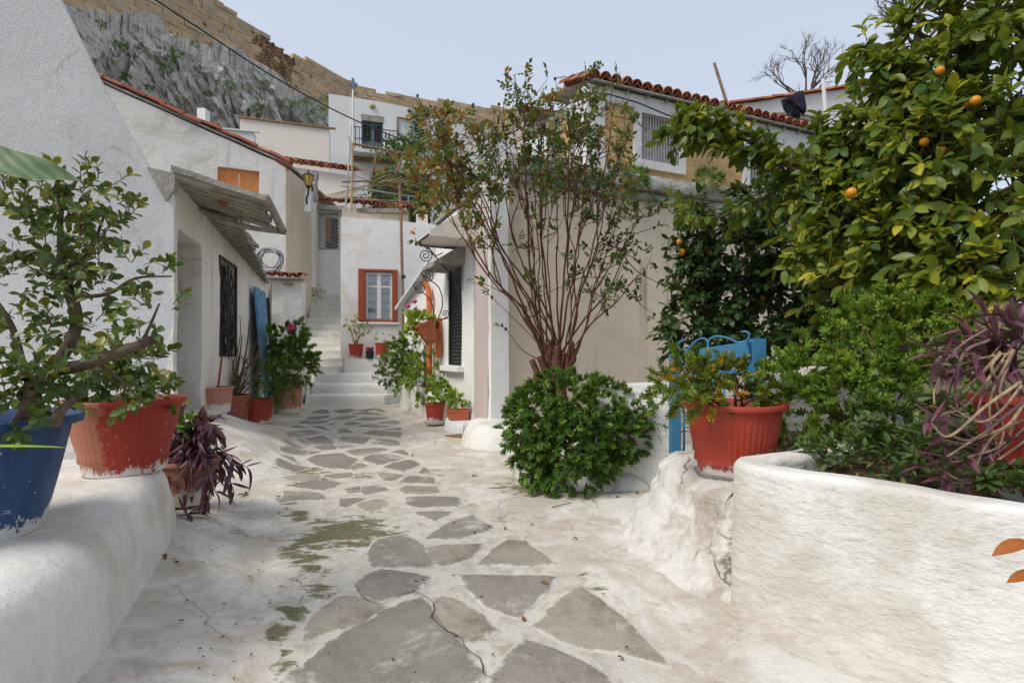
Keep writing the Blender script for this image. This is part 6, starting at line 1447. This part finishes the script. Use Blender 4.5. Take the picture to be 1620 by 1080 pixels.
def rose():
    b = V((.43, 4.9, .0)); t = thing('rose_bush', 'tall leggy rose bush fanning out with autumn leaves in front of the beige wall', 'rose bush', b)
    m = MB(); top = at(882, 580, 4.9); m.tube(spline([b, b.lerp(top, .6) + V((.02, 0, 0)), top, top + V((.03, 0, .10))], 5), .085, .065, 10); m.build('trunk', MT['cane'], t, 180)
    for k, (px, py, r) in enumerate(((862, 585, .045), (900, 580, .05), (880, 568, .06), (850, 590, .04), (868, 560, .04), (905, 562, .04))): m = MB(); q = at(px, py, 4.85); m.tube(spline([top - UPV * .12, q - UPV * .05, q, q + V((rnd.uniform(-.06, .06), 0, .13))], 4), r, r * .7, 8); m.build('knot', MT['cane'], t, 180)
    L = Leaves(SH_ROSE, MT['l_rose']); tw = MB(); hips = MB(); canes = 0
    T = [(665, 290), (690, 250), (700, 225), (720, 300), (742, 215), (760, 250), (790, 180), (808, 160), (815, 205), (838, 190), (850, 215), (870, 185), (880, 168), (885, 240), (900, 205), (925, 250), (935, 200), (950, 180), (962, 160), (960, 230), (985, 240), (992, 300), (1000, 350), (980, 385), (700, 180), (672, 190),
         (730, 340), (770, 300), (810, 280), (840, 260), (870, 290), (900, 280), (930, 300), (960, 290), (750, 270), (780, 220), (915, 170), (715, 265), (990, 270), (1030, 345), (1000, 440), (965, 560 - 130)]
    ends = []
    for ti, (px, py) in enumerate(T):
        e = at(px + rnd.uniform(-8, 8), py + rnd.uniform(-8, 8), 4.9 + rnd.uniform(-.55, .45)); o = top + V((rnd.uniform(-.09, .11), rnd.uniform(-.08, .08), rnd.uniform(-.05, .12))); D = (e - o).length
        lean = V((e.x - o.x, e.y - o.y, 0)); p1 = o + lean * .30 + UPV * D * .24; p2 = o + lean * .64 + UPV * (e.z - o.z) * .58 + rv(.06)
        path = spline([o - UPV * .08, p1 + rv(.05), p2 + rv(.10), e - lean * .12 - UPV * .1 + rv(.09), e], 6); r_ = rnd.uniform(.008, .0135)
        if ti % 5 in (1, 3) and ends:
            k0 = min(ends, key=lambda q: (V((q[len(q) // 2].x, 0, q[len(q) // 2].z)) - V((p2.x, 0, p2.z))).length); f0 = k0[rnd.randint(7, 12)]
            path = spline([f0, f0.lerp(e, .35) + rv(.08), f0.lerp(e, .7) + rv(.10) + UPV * .03, e], 6); r_ = rnd.uniform(.006, .008)
        else: ends.append(path)
        path = [q + noise.noise_vector(q * 5) * .022 for q in path]; m = MB(); m.tube(path, r_, .003, 6, False); m.build('cane', MT['cane'], t, 180)
        n = len(path)
        for k in range(int(n * .30), n):
            f = k / n
            if rnd.random() < (.06 if f < .55 else .34 + .5 * f): continue_ = True
            else: continue_ = f > .8
            if not continue_: continue
            p = path[k]; d = (rv() + V((0, -.1, .55))).normalized(); ln = rnd.uniform(.14, .42) * (1.25 - .5 * f)
            q = p + d * ln; tp = spline([p, p.lerp(q, .5) + rv(.03), q], 3); tw.tube(tp, .0045, .002, 5, False)
            left = max(0, (800 - (810 + q.x / q.y * F)) / 150); low = max(0, (2.0 - q.z))
            for s in range(rnd.randint(2, 4)):
                at_p = tp[rnd.randrange(2, len(tp))]; v0 = rnd.gauss(.32 + .3 * min(1, left) + (.15 if rnd.random() < .2 else 0), .2)
                if q.z < 2.3 and px > 800: v0 = rnd.gauss(.12, .12)
                pd = (rv() + UPV * .2).normalized(); base = at_p + pd * .035; tw.tube([at_p, base + pd * .03], .0016, None, 4, False)
                sd = pd.orthogonal().normalized(); up = (pd.cross(sd) + UPV * .8).normalized(); sd = pd.cross(up).normalized(); sz = rnd.uniform(.042, .07)
                for a, l in ((0, .05), (1, .028), (-1, .028), (1, .0), (-1, .0)): L.add(base + pd * l, pd * (1 if a == 0 else .35) + sd * a * .9, up + rv(.25), sz * (1 if a == 0 else .85), v0 + rnd.gauss(0, .08))
            if rnd.random() < .33: hips.lathe(q + UPV * .0, [(.003, -.018), (.013, -.008), (.015, .004), (.008, .014), (.003, .016)], 7)
    for px, py, ex, ey in ((960, 400, 1035, 360), (975, 390, 1048, 450), (920, 530, 998, 395), (830, 540, 778, 470), (700, 400, 665, 385), (850, 560, 800, 520)):
        p, q = (at(px, py, 4.8) if py < 450 else top + V((0, -.05, 0))), at(ex, ey, 4.75); m = MB(); m.tube(spline([p, p.lerp(q, .5) + rv(.08), q], 6), .006, .003, 5, False); m.build('cane', MT['cane'], t, 180); sprig(L, tw, q, q - p, .1, 5, .055, .2, .2); hips.lathe(q, [(.003, -.018), (.015, -.004), (.015, .006), (.003, .016)], 7)
    for _ in range(420):
        px, py = rnd.gauss(690, 38), rnd.gauss(285, 34); q = at(px, py, 5 + rnd.uniform(-.4, .5)); sprig(L, None, q, rv() + UPV * .2, .06, 3, .055, rnd.gauss(.52, .25), .2) if rnd.random() < .5 else None
    tw.build('twigs', MT['cane'], t)['kind'] = 'stuff'; hips.build('rose_hips', MT['hip'], t, 180)['kind'] = 'stuff'; L.finish(t)
rose()

def fruit(t, pts, r0, d):
    for px, py in pts:
        r = r0 * rnd.uniform(.8, 1.05); q = at(px, py, d + rnd.uniform(.05, .22)); m = MB(); n = 7
        m.lathe(q, [(max(.002, r * math.sin(math.pi * k / n)), -r * math.cos(math.pi * k / n) * 1.03) for k in range(n + 1)], 14); m.build('fruit', MT['fruit'], t, 180)
def tree(name, label, base, trunk, limbs, blobs, mat, shapes, sz, ln, n, fruits, fr, fd, arms=(), most=300):
    t = thing(name, label, 'tree', base); m = MB(); m.tube(spline(trunk, 6), .085, .06, 9); m.build('trunk', MT['bark'], t, 180)
    for l in limbs: m = MB(); m.tube(spline(l, 6), .035, .012, 7, False); m.build('limb', MT['bark'], t, 180)
    L = Leaves(shapes, mat); tw = MB()
    for px, py, d, rad, cnt, var, sq in blobs:
        c = at(px, py, d)
        for _ in range(cnt):
            q, dr = in_ball(c, rad / F * d, .35, (1, sq, 1)); sprig(L, tw, q - dr * ln * .5, dr + V((0, -.15, .25)) + rv(.5), ln * rnd.uniform(.7, 1.2), n, sz, var + rnd.gauss(0, .14), .22, 58, .004, .3, .7)
    for pts, cnt, var in arms:
        p = spline([at(*q) for q in pts], 8); m = MB(); m.tube(p, .014, .004, 6, False); m.build('limb', MT['bark'], t, 180)
        for k in range(len(p)):
            for _ in range(cnt): i = max(1, k); sprig(L, tw, p[k], (p[i] - p[i - 1]).normalized() * .7 + rv(.9) + UPV * .1, ln * rnd.uniform(.5, .9), n - 2, sz, var + rnd.gauss(0, .14), .22, 58, .003, .3)
    tw.build('twigs', MT['bark'], t)['kind'] = 'stuff'; L.finish(t, most=most); fruit(t, fruits, fr, fd)
tb = V((1.75, 4.75, -.05))
tree('orange_tree', 'dark glossy orange tree with a few oranges behind the blue gate', tb, [tb, tb + V((.05, 0, .7)), tb + V((0, -.05, 1.5))], [[tb + V((0, 0, .9)), at(1180, 480, 4.5), at(1120, 400, 4.4)], [tb + V((0, 0, 1)), at(1230, 430, 4.5), at(1240, 360, 4.4)], [tb + V((0, 0, .8)), at(1260, 520, 4.3), at(1330, 470, 4.2)], [tb + V((0, 0, .7)), at(1150, 540, 4.4), at(1080, 540, 4.3)]],
     [(1160, 420, 4.5, 78, 120, .32, .8), (1110, 380, 4.5, 44, 48, .36, .8), (1230, 380, 4.5, 76, 100, .34, .8), (1190, 490, 4.4, 80, 110, .25, .8), (1110, 500, 4.4, 50, 56, .25, .8), (1270, 480, 4.3, 80, 90, .25, .8), (1250, 550, 4.2, 70, 70, .18, .8), (1150, 545, 4.3, 50, 44, .2, .7), (1090, 545, 4.3, 28, 20, .25, .8), (1095, 430, 4.5, 34, 30, .33, .8), (1320, 430, 4.2, 90, 80, .3, .8), (1200, 330, 4.5, 48, 44, .42, .8), (1110, 335, 4.5, 26, 16, .4, .8), (1060, 530, 4.3, 14, 8, .3, .8), (1340, 540, 4.0, 70, 60, .15, .7)],
     MT['l_orange'], SH_CITRUS, .088, .20, 8, [(1075, 383), (1079, 399), (1112, 383), (1120, 398), (1206, 472)], .030, 4.2)
lb = V((3.0, 4.0, -.1))
tree('lemon_tree', 'large sunlit lemon tree filling the upper right with yellow green leaves', lb, [lb, lb + V((-.05, -.1, .9)), lb + V((-.15, -.2, 1.9)), lb + V((-.2, -.3, 3.0))],
     [[lb + V((-.1, -.1, 1.2)), at(1450, 400, 3.5), at(1370, 330, 3.4)], [lb + V((-.15, -.2, 1.8)), at(1450, 220, 3.4), at(1370, 180, 3.3)], [lb + V((-.15, -.2, 1.8)), at(1560, 200, 3.2), at(1540, 80, 3.1)], [lb + V((-.1, -.1, 1.3)), at(1580, 400, 3.2), at(1590, 330, 2.9)], [lb + V((-.2, -.3, 2.6)), at(1500, 100, 3.3), at(1450, 50, 3.2)], [lb + V((0, 0, .9)), at(1500, 470, 3.1), at(1430, 480, 3.0)]],
     [(1560, 110, 3.1, 105, 90, .48, .8), (1470, 150, 3.2, 80, 70, .45, .8), (1410, 215, 3.3, 72, 66, .45, .8), (1350, 255, 3.4, 54, 44, .45, .8), (1500, 270, 3.0, 110, 105, .46, .8), (1380, 345, 3.3, 85, 85, .5, .8), (1590, 330, 2.8, 110, 95, .45, .8), (1450, 400, 3.0, 100, 95, .55, .8), (1560, 440, 2.7, 85, 70, .6, .7), (1590, -10, 3.1, 90, 60, .45, .8), (1500, 30, 3.2, 50, 26, .42, .8), (1400, 130, 3.3, 40, 22, .4, .8), (1310, 300, 3.5, 52, 42, .48, .8), (1360, 455, 3.2, 68, 50, .45, .8), (1300, 400, 3.5, 55, 40, .45, .8), (1640, 200, 2.9, 110, 80, .4, .8), (1370, 75, 3.3, 22, 8, .4, .8), (1425, 75, 3.3, 34, 12, .4, .8), (1300, 225, 3.5, 26, 12, .45, .8), (1440, 40, 3.3, 22, 6, .4, .8), (1500, 465, 2.8, 50, 30, .7, .7), (1270, 300, 3.6, 30, 16, .5, .8)],
     MT['l_citrus'], SH_CITRUS, .098, .23, 8, [(1487, 112), (1530, 165), (1543, 160), (1347, 305), (1490, 238), (1600, 345), (1462, 225), (1577, 345)], .028, 2.72,
     [([(1330, 300, 3.5), (1250, 265, 3.6), (1180, 235, 3.65), (1120, 205, 3.7), (1075, 202, 3.75)], 3, .42), ([(1240, 265, 3.6), (1170, 215, 3.7), (1130, 200, 3.7)], 2, .45), ([(1230, 300, 3.7), (1180, 330, 3.8), (1120, 345, 3.9), (1080, 330, 4.0)], 1, .38)])

def garden():
    def gbush(name, label, cs, shapes, mat, ln, n, sz, base, most=300, up=.35, twm='greenstem', inner=.45):
        t = thing(name, label, 'plant', base); L = Leaves(shapes, MT[mat]); tw = MB()
        for px, py, d, rad, cnt, var in cs:
            c = at(px, py, d)
            for _ in range(cnt): q, dr = in_ball(c, rad / F * d, inner); sprig(L, tw, q, dr + V((0, -.1, up)) + rv(.35), ln, n, sz, var + rnd.gauss(0, .14), .08, 58, .002)
        tw.build('twigs', MT[twm], t)['kind'] = 'stuff'; L.finish(t, most=most); return t
    t = gbush('geranium_bush', 'large feathery light green geranium bush in the right planter', [(1400, 545, 2.7, 72, 70, .5), (1340, 580, 2.7, 60, 55, .45), (1450, 560, 2.6, 60, 52, .5), (1290, 620, 2.7, 52, 42, .42), (1390, 620, 2.55, 66, 52, .42), (1440, 510, 2.7, 40, 24, .6), (1350, 505, 2.8, 26, 12, .6), (1480, 600, 2.5, 40, 24, .35), (1260, 600, 2.75, 34, 20, .45), (1330, 650, 2.5, 50, 30, .35), (1250, 645, 2.6, 30, 18, .35), (1480, 530, 2.6, 34, 16, .55), (1410, 490, 2.75, 20, 8, .65), (1300, 560, 2.8, 28, 14, .5)], SH_LOBE, 'l_gerlight', .10, 6, .050, at(1370, 690, 2.7), 300)
    stems(t, V((1.95, 2.75, .45)), [at(px, py, 2.7) for px, py in ((1290, 590), (1340, 560), (1400, 530), (1450, 530), (1370, 520), (1250, 610), (1480, 570), (1440, 600), (1310, 620))], .012, .005, 'twig', 'stem', .07)
    # leafy ground cover: single plants in the bed
    k = 0
    labels = ['grey green leafy plant by the planter rim, nearest the fluted pot', 'small dark leafy plant in the middle of the planter bed', 'broad leaved seedling in the planter below the feathery geranium', 'low pale leafy plant near the front rim of the planter', 'dark trailing leafy plant under the purple stems', 'bright green seedling at the front corner of the planter bed', 'bushy grey leaved plant at the back of the planter bed', 'glossy leafy plant at the right edge of the planter']
    for (px, py, d, rad), lab in zip(((1320, 715, 2.2, 40), (1400, 690, 2.25, 38), (1390, 650, 2.4, 34), (1440, 735, 1.95, 36), (1500, 700, 2.05, 44), (1590, 770, 1.62, 30), (1470, 650, 2.3, 36), (1560, 650, 2.1, 44)), labels):
        c = at(px, py, d); t = thing('bed_plant', lab, 'plant', c, 'leafy plants in the right planter bed'); L = Leaves([leaf_shape(.42, 4, .25, .2, .95), leaf_shape(.36, 4, .35, .3, 1)], MT['l_ground']); tw = MB()
        for _ in range(int(rad * .55)): q, dr = in_ball(c, rad / F * d, .1, (1.2, 1, .55)); sprig(L, tw, q, V((rnd.uniform(-.6, .6), rnd.uniform(-.7, .2), 1)), .05, 7, .052, rnd.gauss(.38 if k % 2 else .5, .16), .1, 66, .002)
        tw.build('stems', MT['greenstem'], t)['kind'] = 'stuff'; L.finish(t, most=110); k += 1
    L = Leaves([leaf_shape(.42, 4, .25, .2, .95)], MT['l_ground']); gc = thing('ground_cover', 'dense leafy ground cover and dry litter over the planter soil', 'ground cover', at(1450, 720, 2.1)); gc['kind'] = 'stuff'
    for _ in range(1500):
        x, y = rnd.uniform(1.1, 3.2), rnd.uniform(1.0, 3.3)
        if x + y < 3.17: continue
        L.add((x, y, .50 + rnd.uniform(0, .06)), rv() + UPV * .4, UPV + rv(.4), rnd.uniform(.03, .06), rnd.random())
    L.finish(gc, most=0)
    D = Leaves([leaf_shape(.4, 3, .3, .3, 1)], MT['l_dry'])
    for _ in range(500):
        x, y = rnd.uniform(1.1, 3.0), rnd.uniform(1.0, 3.2)
        if x + y < 3.15: continue
        D.add((x, y, .505 + rnd.uniform(0, .02)), V((rnd.uniform(-1, 1), rnd.uniform(-1, 1), .15)), UPV + rv(.4), rnd.uniform(.03, .07), rnd.random())
    D.finish(gc, 'leaf', 'leaf_litter', most=0)
    # purple plant in the red pot at the right edge
    b = V(((1632 - 810) / F * 1.75, 1.75, .50)); t = thing('potted_plant', 'paint splashed red pot of purple leaved plants with long dry stems at the right edge', 'potted plant', b); pot(t, .15, .10, .36, 'pot_red', 0, .015)
    L = Leaves(SH_LANCE, MT['l_purple']); top = b + UPV * .36
    tips = [(1530, 520), (1500, 545), (1560, 500), (1520, 590), (1490, 600), (1590, 500), (1610, 520), (1545, 560), (1480, 555), (1600, 480), (1575, 540)]
    for px, py in tips:
        e = at(px, py, 1.72 + rnd.uniform(-.1, .15)); o = top + V((rnd.uniform(-.08, .05), rnd.uniform(-.06, .06), 0)); path = spline([o, o.lerp(e, .5) + V((0, 0, .05)) + rv(.02), e], 4); m = MB(); m.tube(path, .006, .0035, 6, False); m.build('stem', MT['purplestem'], t, 180)
        for i in range(2, len(path)):
            for _ in range(2): L.add(path[i], (path[i] - path[i - 1]).normalized() * .7 + rv(.7) + UPV * .15, UPV + rv(.4), rnd.uniform(.07, .115), rnd.gauss(.55, .18))
    for pts in ([(1600, 560), (1560, 600), (1530, 640), (1480, 660)], [(1600, 560), (1575, 620), (1590, 680), (1560, 740)], [(1590, 560), (1540, 570), (1500, 590), (1475, 615), (1478, 640)], [(1610, 600), (1560, 640), (1500, 690), (1470, 668)], [(1620, 640), (1560, 680), (1520, 700), (1480, 675)], [(1620, 660), (1570, 690), (1540, 740), (1560, 770)], [(1620, 690), (1560, 700), (1500, 672), (1465, 665)], [(1600, 570), (1585, 620), (1600, 660), (1620, 690)], [(1580, 560), (1570, 590), (1600, 640), (1590, 700)], [(1620, 720), (1580, 740), (1530, 755), (1480, 745)], [(1620, 700), (1570, 730), (1550, 760), (1500, 768)], [(1560, 540), (1525, 560), (1512, 610), (1520, 650)], [(1620, 610), (1580, 650), (1545, 665), (1505, 640)], [(1620, 640), (1590, 670), (1540, 690), (1500, 720)], [(1610, 580), (1560, 610), (1545, 650), (1570, 690)], [(1625, 630), (1560, 650), (1490, 662)], [(1625, 655), (1550, 665), (1475, 640)], [(1625, 675), (1570, 720), (1500, 735)], [(1600, 555), (1570, 640), (1580, 720)], [(1585, 555), (1545, 600), (1500, 630)], [(1620, 735), (1560, 720), (1490, 700)], [(1610, 650), (1590, 700), (1530, 720)], [(1590, 540), (1540, 580), (1490, 580)], [(1620, 600), (1600, 680), (1550, 700)], [(1560, 520), (1530, 545), (1500, 570)], [(1625, 700), (1540, 705), (1490, 690)]):
        d0 = rnd.uniform(1.60, 1.72); m = MB(); p = spline([at(x + rnd.uniform(-5, 5), y + rnd.uniform(-5, 5), d0 + rnd.uniform(-.03, .03)) for x, y in pts], 6); m.tube(p, rnd.uniform(.0035, .0062), .003, 6, False); m.build('dry_stem', MT[rnd.choice(['palestem', 'palestem', 'purplestem'])], t, 180)
        for _ in range(4): L.add(p[-1], rv() + V((-.5, -.1, .2)), UPV + rv(.3), rnd.uniform(.06, .1), rnd.gauss(.6, .15)) if rnd.random() < .6 else None
    for px, py in ((1500, 745), (1530, 760), (1560, 735), (1480, 740), (1600, 760)):
        for _ in range(3): L.add(at(px, py, 1.7), rv() + V((-.3, -.2, .35)), UPV + rv(.3), rnd.uniform(.08, .12), rnd.gauss(.55, .15))
    L.finish(t)
    # tufts on the ledge of the beige wall
    for px, py, d, r, lab in ((1005, 281, 6.5, 13, 'small green weed tuft on the weathered ledge beside the rose'), (1119, 289, 7.0, 19, 'larger green weed tuft hanging on the weathered ledge below the barred window')):
        c = at(px, py, d); t = thing('ledge_weed', lab, 'weed', c, 'weeds on the ledge'); L = Leaves(SH_FEATHER, MT['l_fine'])
        for _ in range(80): q, dr = in_ball(c, r / F * d * .7, .1); sprig(L, None, q, dr + UPV * .3 + V((0, -.4, 0)), .12, 10, .085, rnd.gauss(.6, .2), .3, 40)
        L.finish(t, most=0)
garden()

def big_leaf():
    t = thing('large_leaf_plant', 'single large pale edged leaf reaching in from the left edge of the picture', 'plant', at(-60, 330, .95))
    N = NT('variegated_leaf'); e = N.attr('edge'); p = N.pos(); w_ = N.n('TexWave', bands_direction='DIAGONAL'); w_.inputs['Scale'].default_value = 18; w_.inputs['Distortion'].default_value = 3; N.l(p, w_.inputs['Vector'])
    col = N.mix(N.ramp(w_.outputs['Fac'], .2, .9, 0, .45), (.12, .19, .085), (.25, .31, .17)); k = N.math('ADD', e, N.math('MULTIPLY', N.noise(p, 30, 4, .6), .25)); col = N.mix(N.ramp(k, .95, 1.12), col, (.42, .42, .08)); N.fin(col, .5, N.bump(w_.outputs['Fac'], .3, .003), .3)
    tr = N.n('BsdfTranslucent'); N.l(col, tr.inputs[0]); ms = N.n('MixShader'); ms.inputs[0].default_value = .25; N.l(N.b.outputs[0], ms.inputs[1]); N.l(tr.outputs[0], ms.inputs[2]); N.l(ms.outputs[0], N.o.inputs[0])
    a, b_ = at(-150, 320, .92), at(132, 289, .98); d = b_ - a; L_ = d.length; d.normalize(); up = V((.05, -.75, .66)).normalized(); x = d.cross(up).normalized(); z = x.cross(d)
    b = MB(); vs = []; at_ = []; n, mm = 22, 8
    for i in range(n + 1):
        t_ = i / n; w = .105 * L_ / .33 * (math.sin(math.pi * t_ ** .9) ** .75 if 0 < t_ < 1 else 0) * .62
        for j in range(mm + 1):
            s = j / mm * 2 - 1; q = a + d * (L_ * t_) + x * (w * s) + z * (.05 * math.sin(math.pi * t_) + abs(s) * w * .25 + math.sin(t_ * 19 + s * 2) * .004 * abs(s)); vs.append(q); at_.append(abs(s) ** 3)
    fs = [(i * (mm + 1) + j, i * (mm + 1) + j + 1, (i + 1) * (mm + 1) + j + 1, (i + 1) * (mm + 1) + j) for i in range(n) for j in range(mm)]
    b.add(vs, fs, at_); b.build('leaf', N.m, t, 180, None, 'edge')
    m = MB(); m.tube(spline([a + V((0, 0, .004)), at(-230, 420, .95), at(-260, 700, 1.0)], 6), .006, .009, 7); m.build('stalk', MT['greenstem'], t, 180)
    m = MB(); m.tube([a, a.lerp(b_, .5) + z * .048, a.lerp(b_, .93) + z * .01], .0035, .0015, 5); m.build('midrib', MT['greenstem'], t, 180)
    t2 = thing('blade_leaf', 'long yellowing leaf blade crossing in front of the blue pot', 'leaf', at(-40, 706, 1.05)); L = Leaves([leaf_shape(.06, 8, .4, .05, .7)], MT['l_zonal']); L.add(at(-60, 708, 1.05), at(68, 704, 1.12) - at(-60, 708, 1.05), V((0, -.4, 1)), .165, .5, 0); L.finish(t2)
    t3 = thing('orange_leaf_sprig', 'small sprig with orange autumn leaves poking in at the right edge', 'sprig', at(1680, 880, 1.15)); m = MB(); m.tube([at(1690, 940, 1.15), at(1650, 885, 1.14), at(1622, 862, 1.13)], .003, .002, 5); m.tube([at(1660, 900, 1.14), at(1622, 908, 1.13)], .002, None, 5); m.build('twig', MT['twig'], t3, 180)
    L = Leaves([leaf_shape(.36, 5, .5, .25, .95)], MT['l_rose']); L.add(at(1632, 857, 1.13), at(1576, 868, 1.13) - at(1632, 857, 1.13), V((0, -.5, 1)), .085, .84, 0); L.add(at(1645, 906, 1.13), at(1598, 913, 1.13) - at(1645, 906, 1.13), V((0, -.5, 1)), .07, .95, 0); L.add(at(1665, 870, 1.13), V((.3, 0, .6)), UPV, .08, .9); L.finish(t3)
big_leaf()

# fallen leaves and twigs on the ground
MT['l_crumb'] = paint('leaf_crumbs', (.08, .05, .03), (.15, .09, .05), .8, .95, 60)
def litter():
    spots = [(870, 757), (755, 752), (830, 768), (908, 780), (880, 790), (922, 802), (1012, 788), (842, 833), (906, 838), (907, 853), (748, 845), (770, 838), (830, 862), (720, 828), (690, 700), (652, 700), (655, 720), (670, 668), (628, 672), (975, 795), (940, 800), (866, 928), (976, 1043), (988, 1030), (260, 925), (285, 930), (250, 690), (610, 775), (800, 838), (1090, 770), (860, 781), (1150, 880), (445, 812), (453, 806), (385, 787), (395, 789), (375, 790), (826, 980), (550, 860), (1060, 830)]
    sh = [leaf_shape(.42, 3, .7, .5, 1), leaf_shape(.5, 3, .4, .7, 1), leaf_shape(.3, 3, .8, .3, 1)]; ms = []
    for k in range(6): b = MB(); v, f = sh[k % 3]; b.add(v, f, [(k + .5) / 6] * len(v)); me = b.mesh('dry_leaf', 180, (0, 0, 0), 'var'); me.materials.append(MT['l_dry']); ms.append(me)
    zones = [('on the right side before the round geranium bush', lambda x, y: x > 800 and y < 800), ('on the stone paved strip', lambda x, y: 440 < x < 800 or (x >= 800 and y > 900)), ('by the left ledge and its purple plant', lambda x, y: x <= 440), ('on the white ground between paving and rock', lambda x, y: True)]
    for k, (px, py) in enumerate(spots):
        zn = next(z for z, f in zones if f(px, py))
        o = bpy.data.objects.new('dry_leaf', ms[k % 6]); COL.objects.link(o); o.location = gpt(px, py, .014); s = rnd.uniform(.03, .055) * (1.2 if py < 800 else .8); o.scale = (s, s, s); o.rotation_euler = (rnd.uniform(-.3, .3), rnd.uniform(-.3, .3), rnd.uniform(0, 6.28))
        tag(o, 'small curled dead leaf lying ' + zn, 'dead leaf', 'dead leaves ' + zn)
    m = MB()
    for _ in range(230):
        px = rnd.choice((rnd.uniform(280, 1150), rnd.gauss(900, 90), rnd.gauss(1000, 90), rnd.gauss(380, 60))); py = rnd.uniform(690, 1075) if px < 800 else rnd.gauss(790, 45)
        if py < 665: continue
        g = gpt(px, py, .010); s = rnd.uniform(.002, .005); a = rnd.uniform(0, 3.14); x, y = V((math.cos(a), math.sin(a), 0)), V((-math.sin(a), math.cos(a), 0)); m.box(g, s * rnd.uniform(1, 3.2), s, s * .5, (x, y, V((0, 0, 1))))
    o = m.build('ground_debris', MT['l_crumb'], None, None, (0, 3, 0)); o['kind'] = 'stuff'; tag(o, 'dark crumbs of leaf and soil scattered over the alley ground', 'debris')
    m = MB(); a = gpt(874, 806, .012); m.tube([a, gpt(889, 804, .016), gpt(904, 801, .012)], .004, .003, 5); o = m.build('twig', MT['twig'], None, 180, a); tag(o, 'thin dry twig lying on the ground before the round bush', 'twig')
litter()
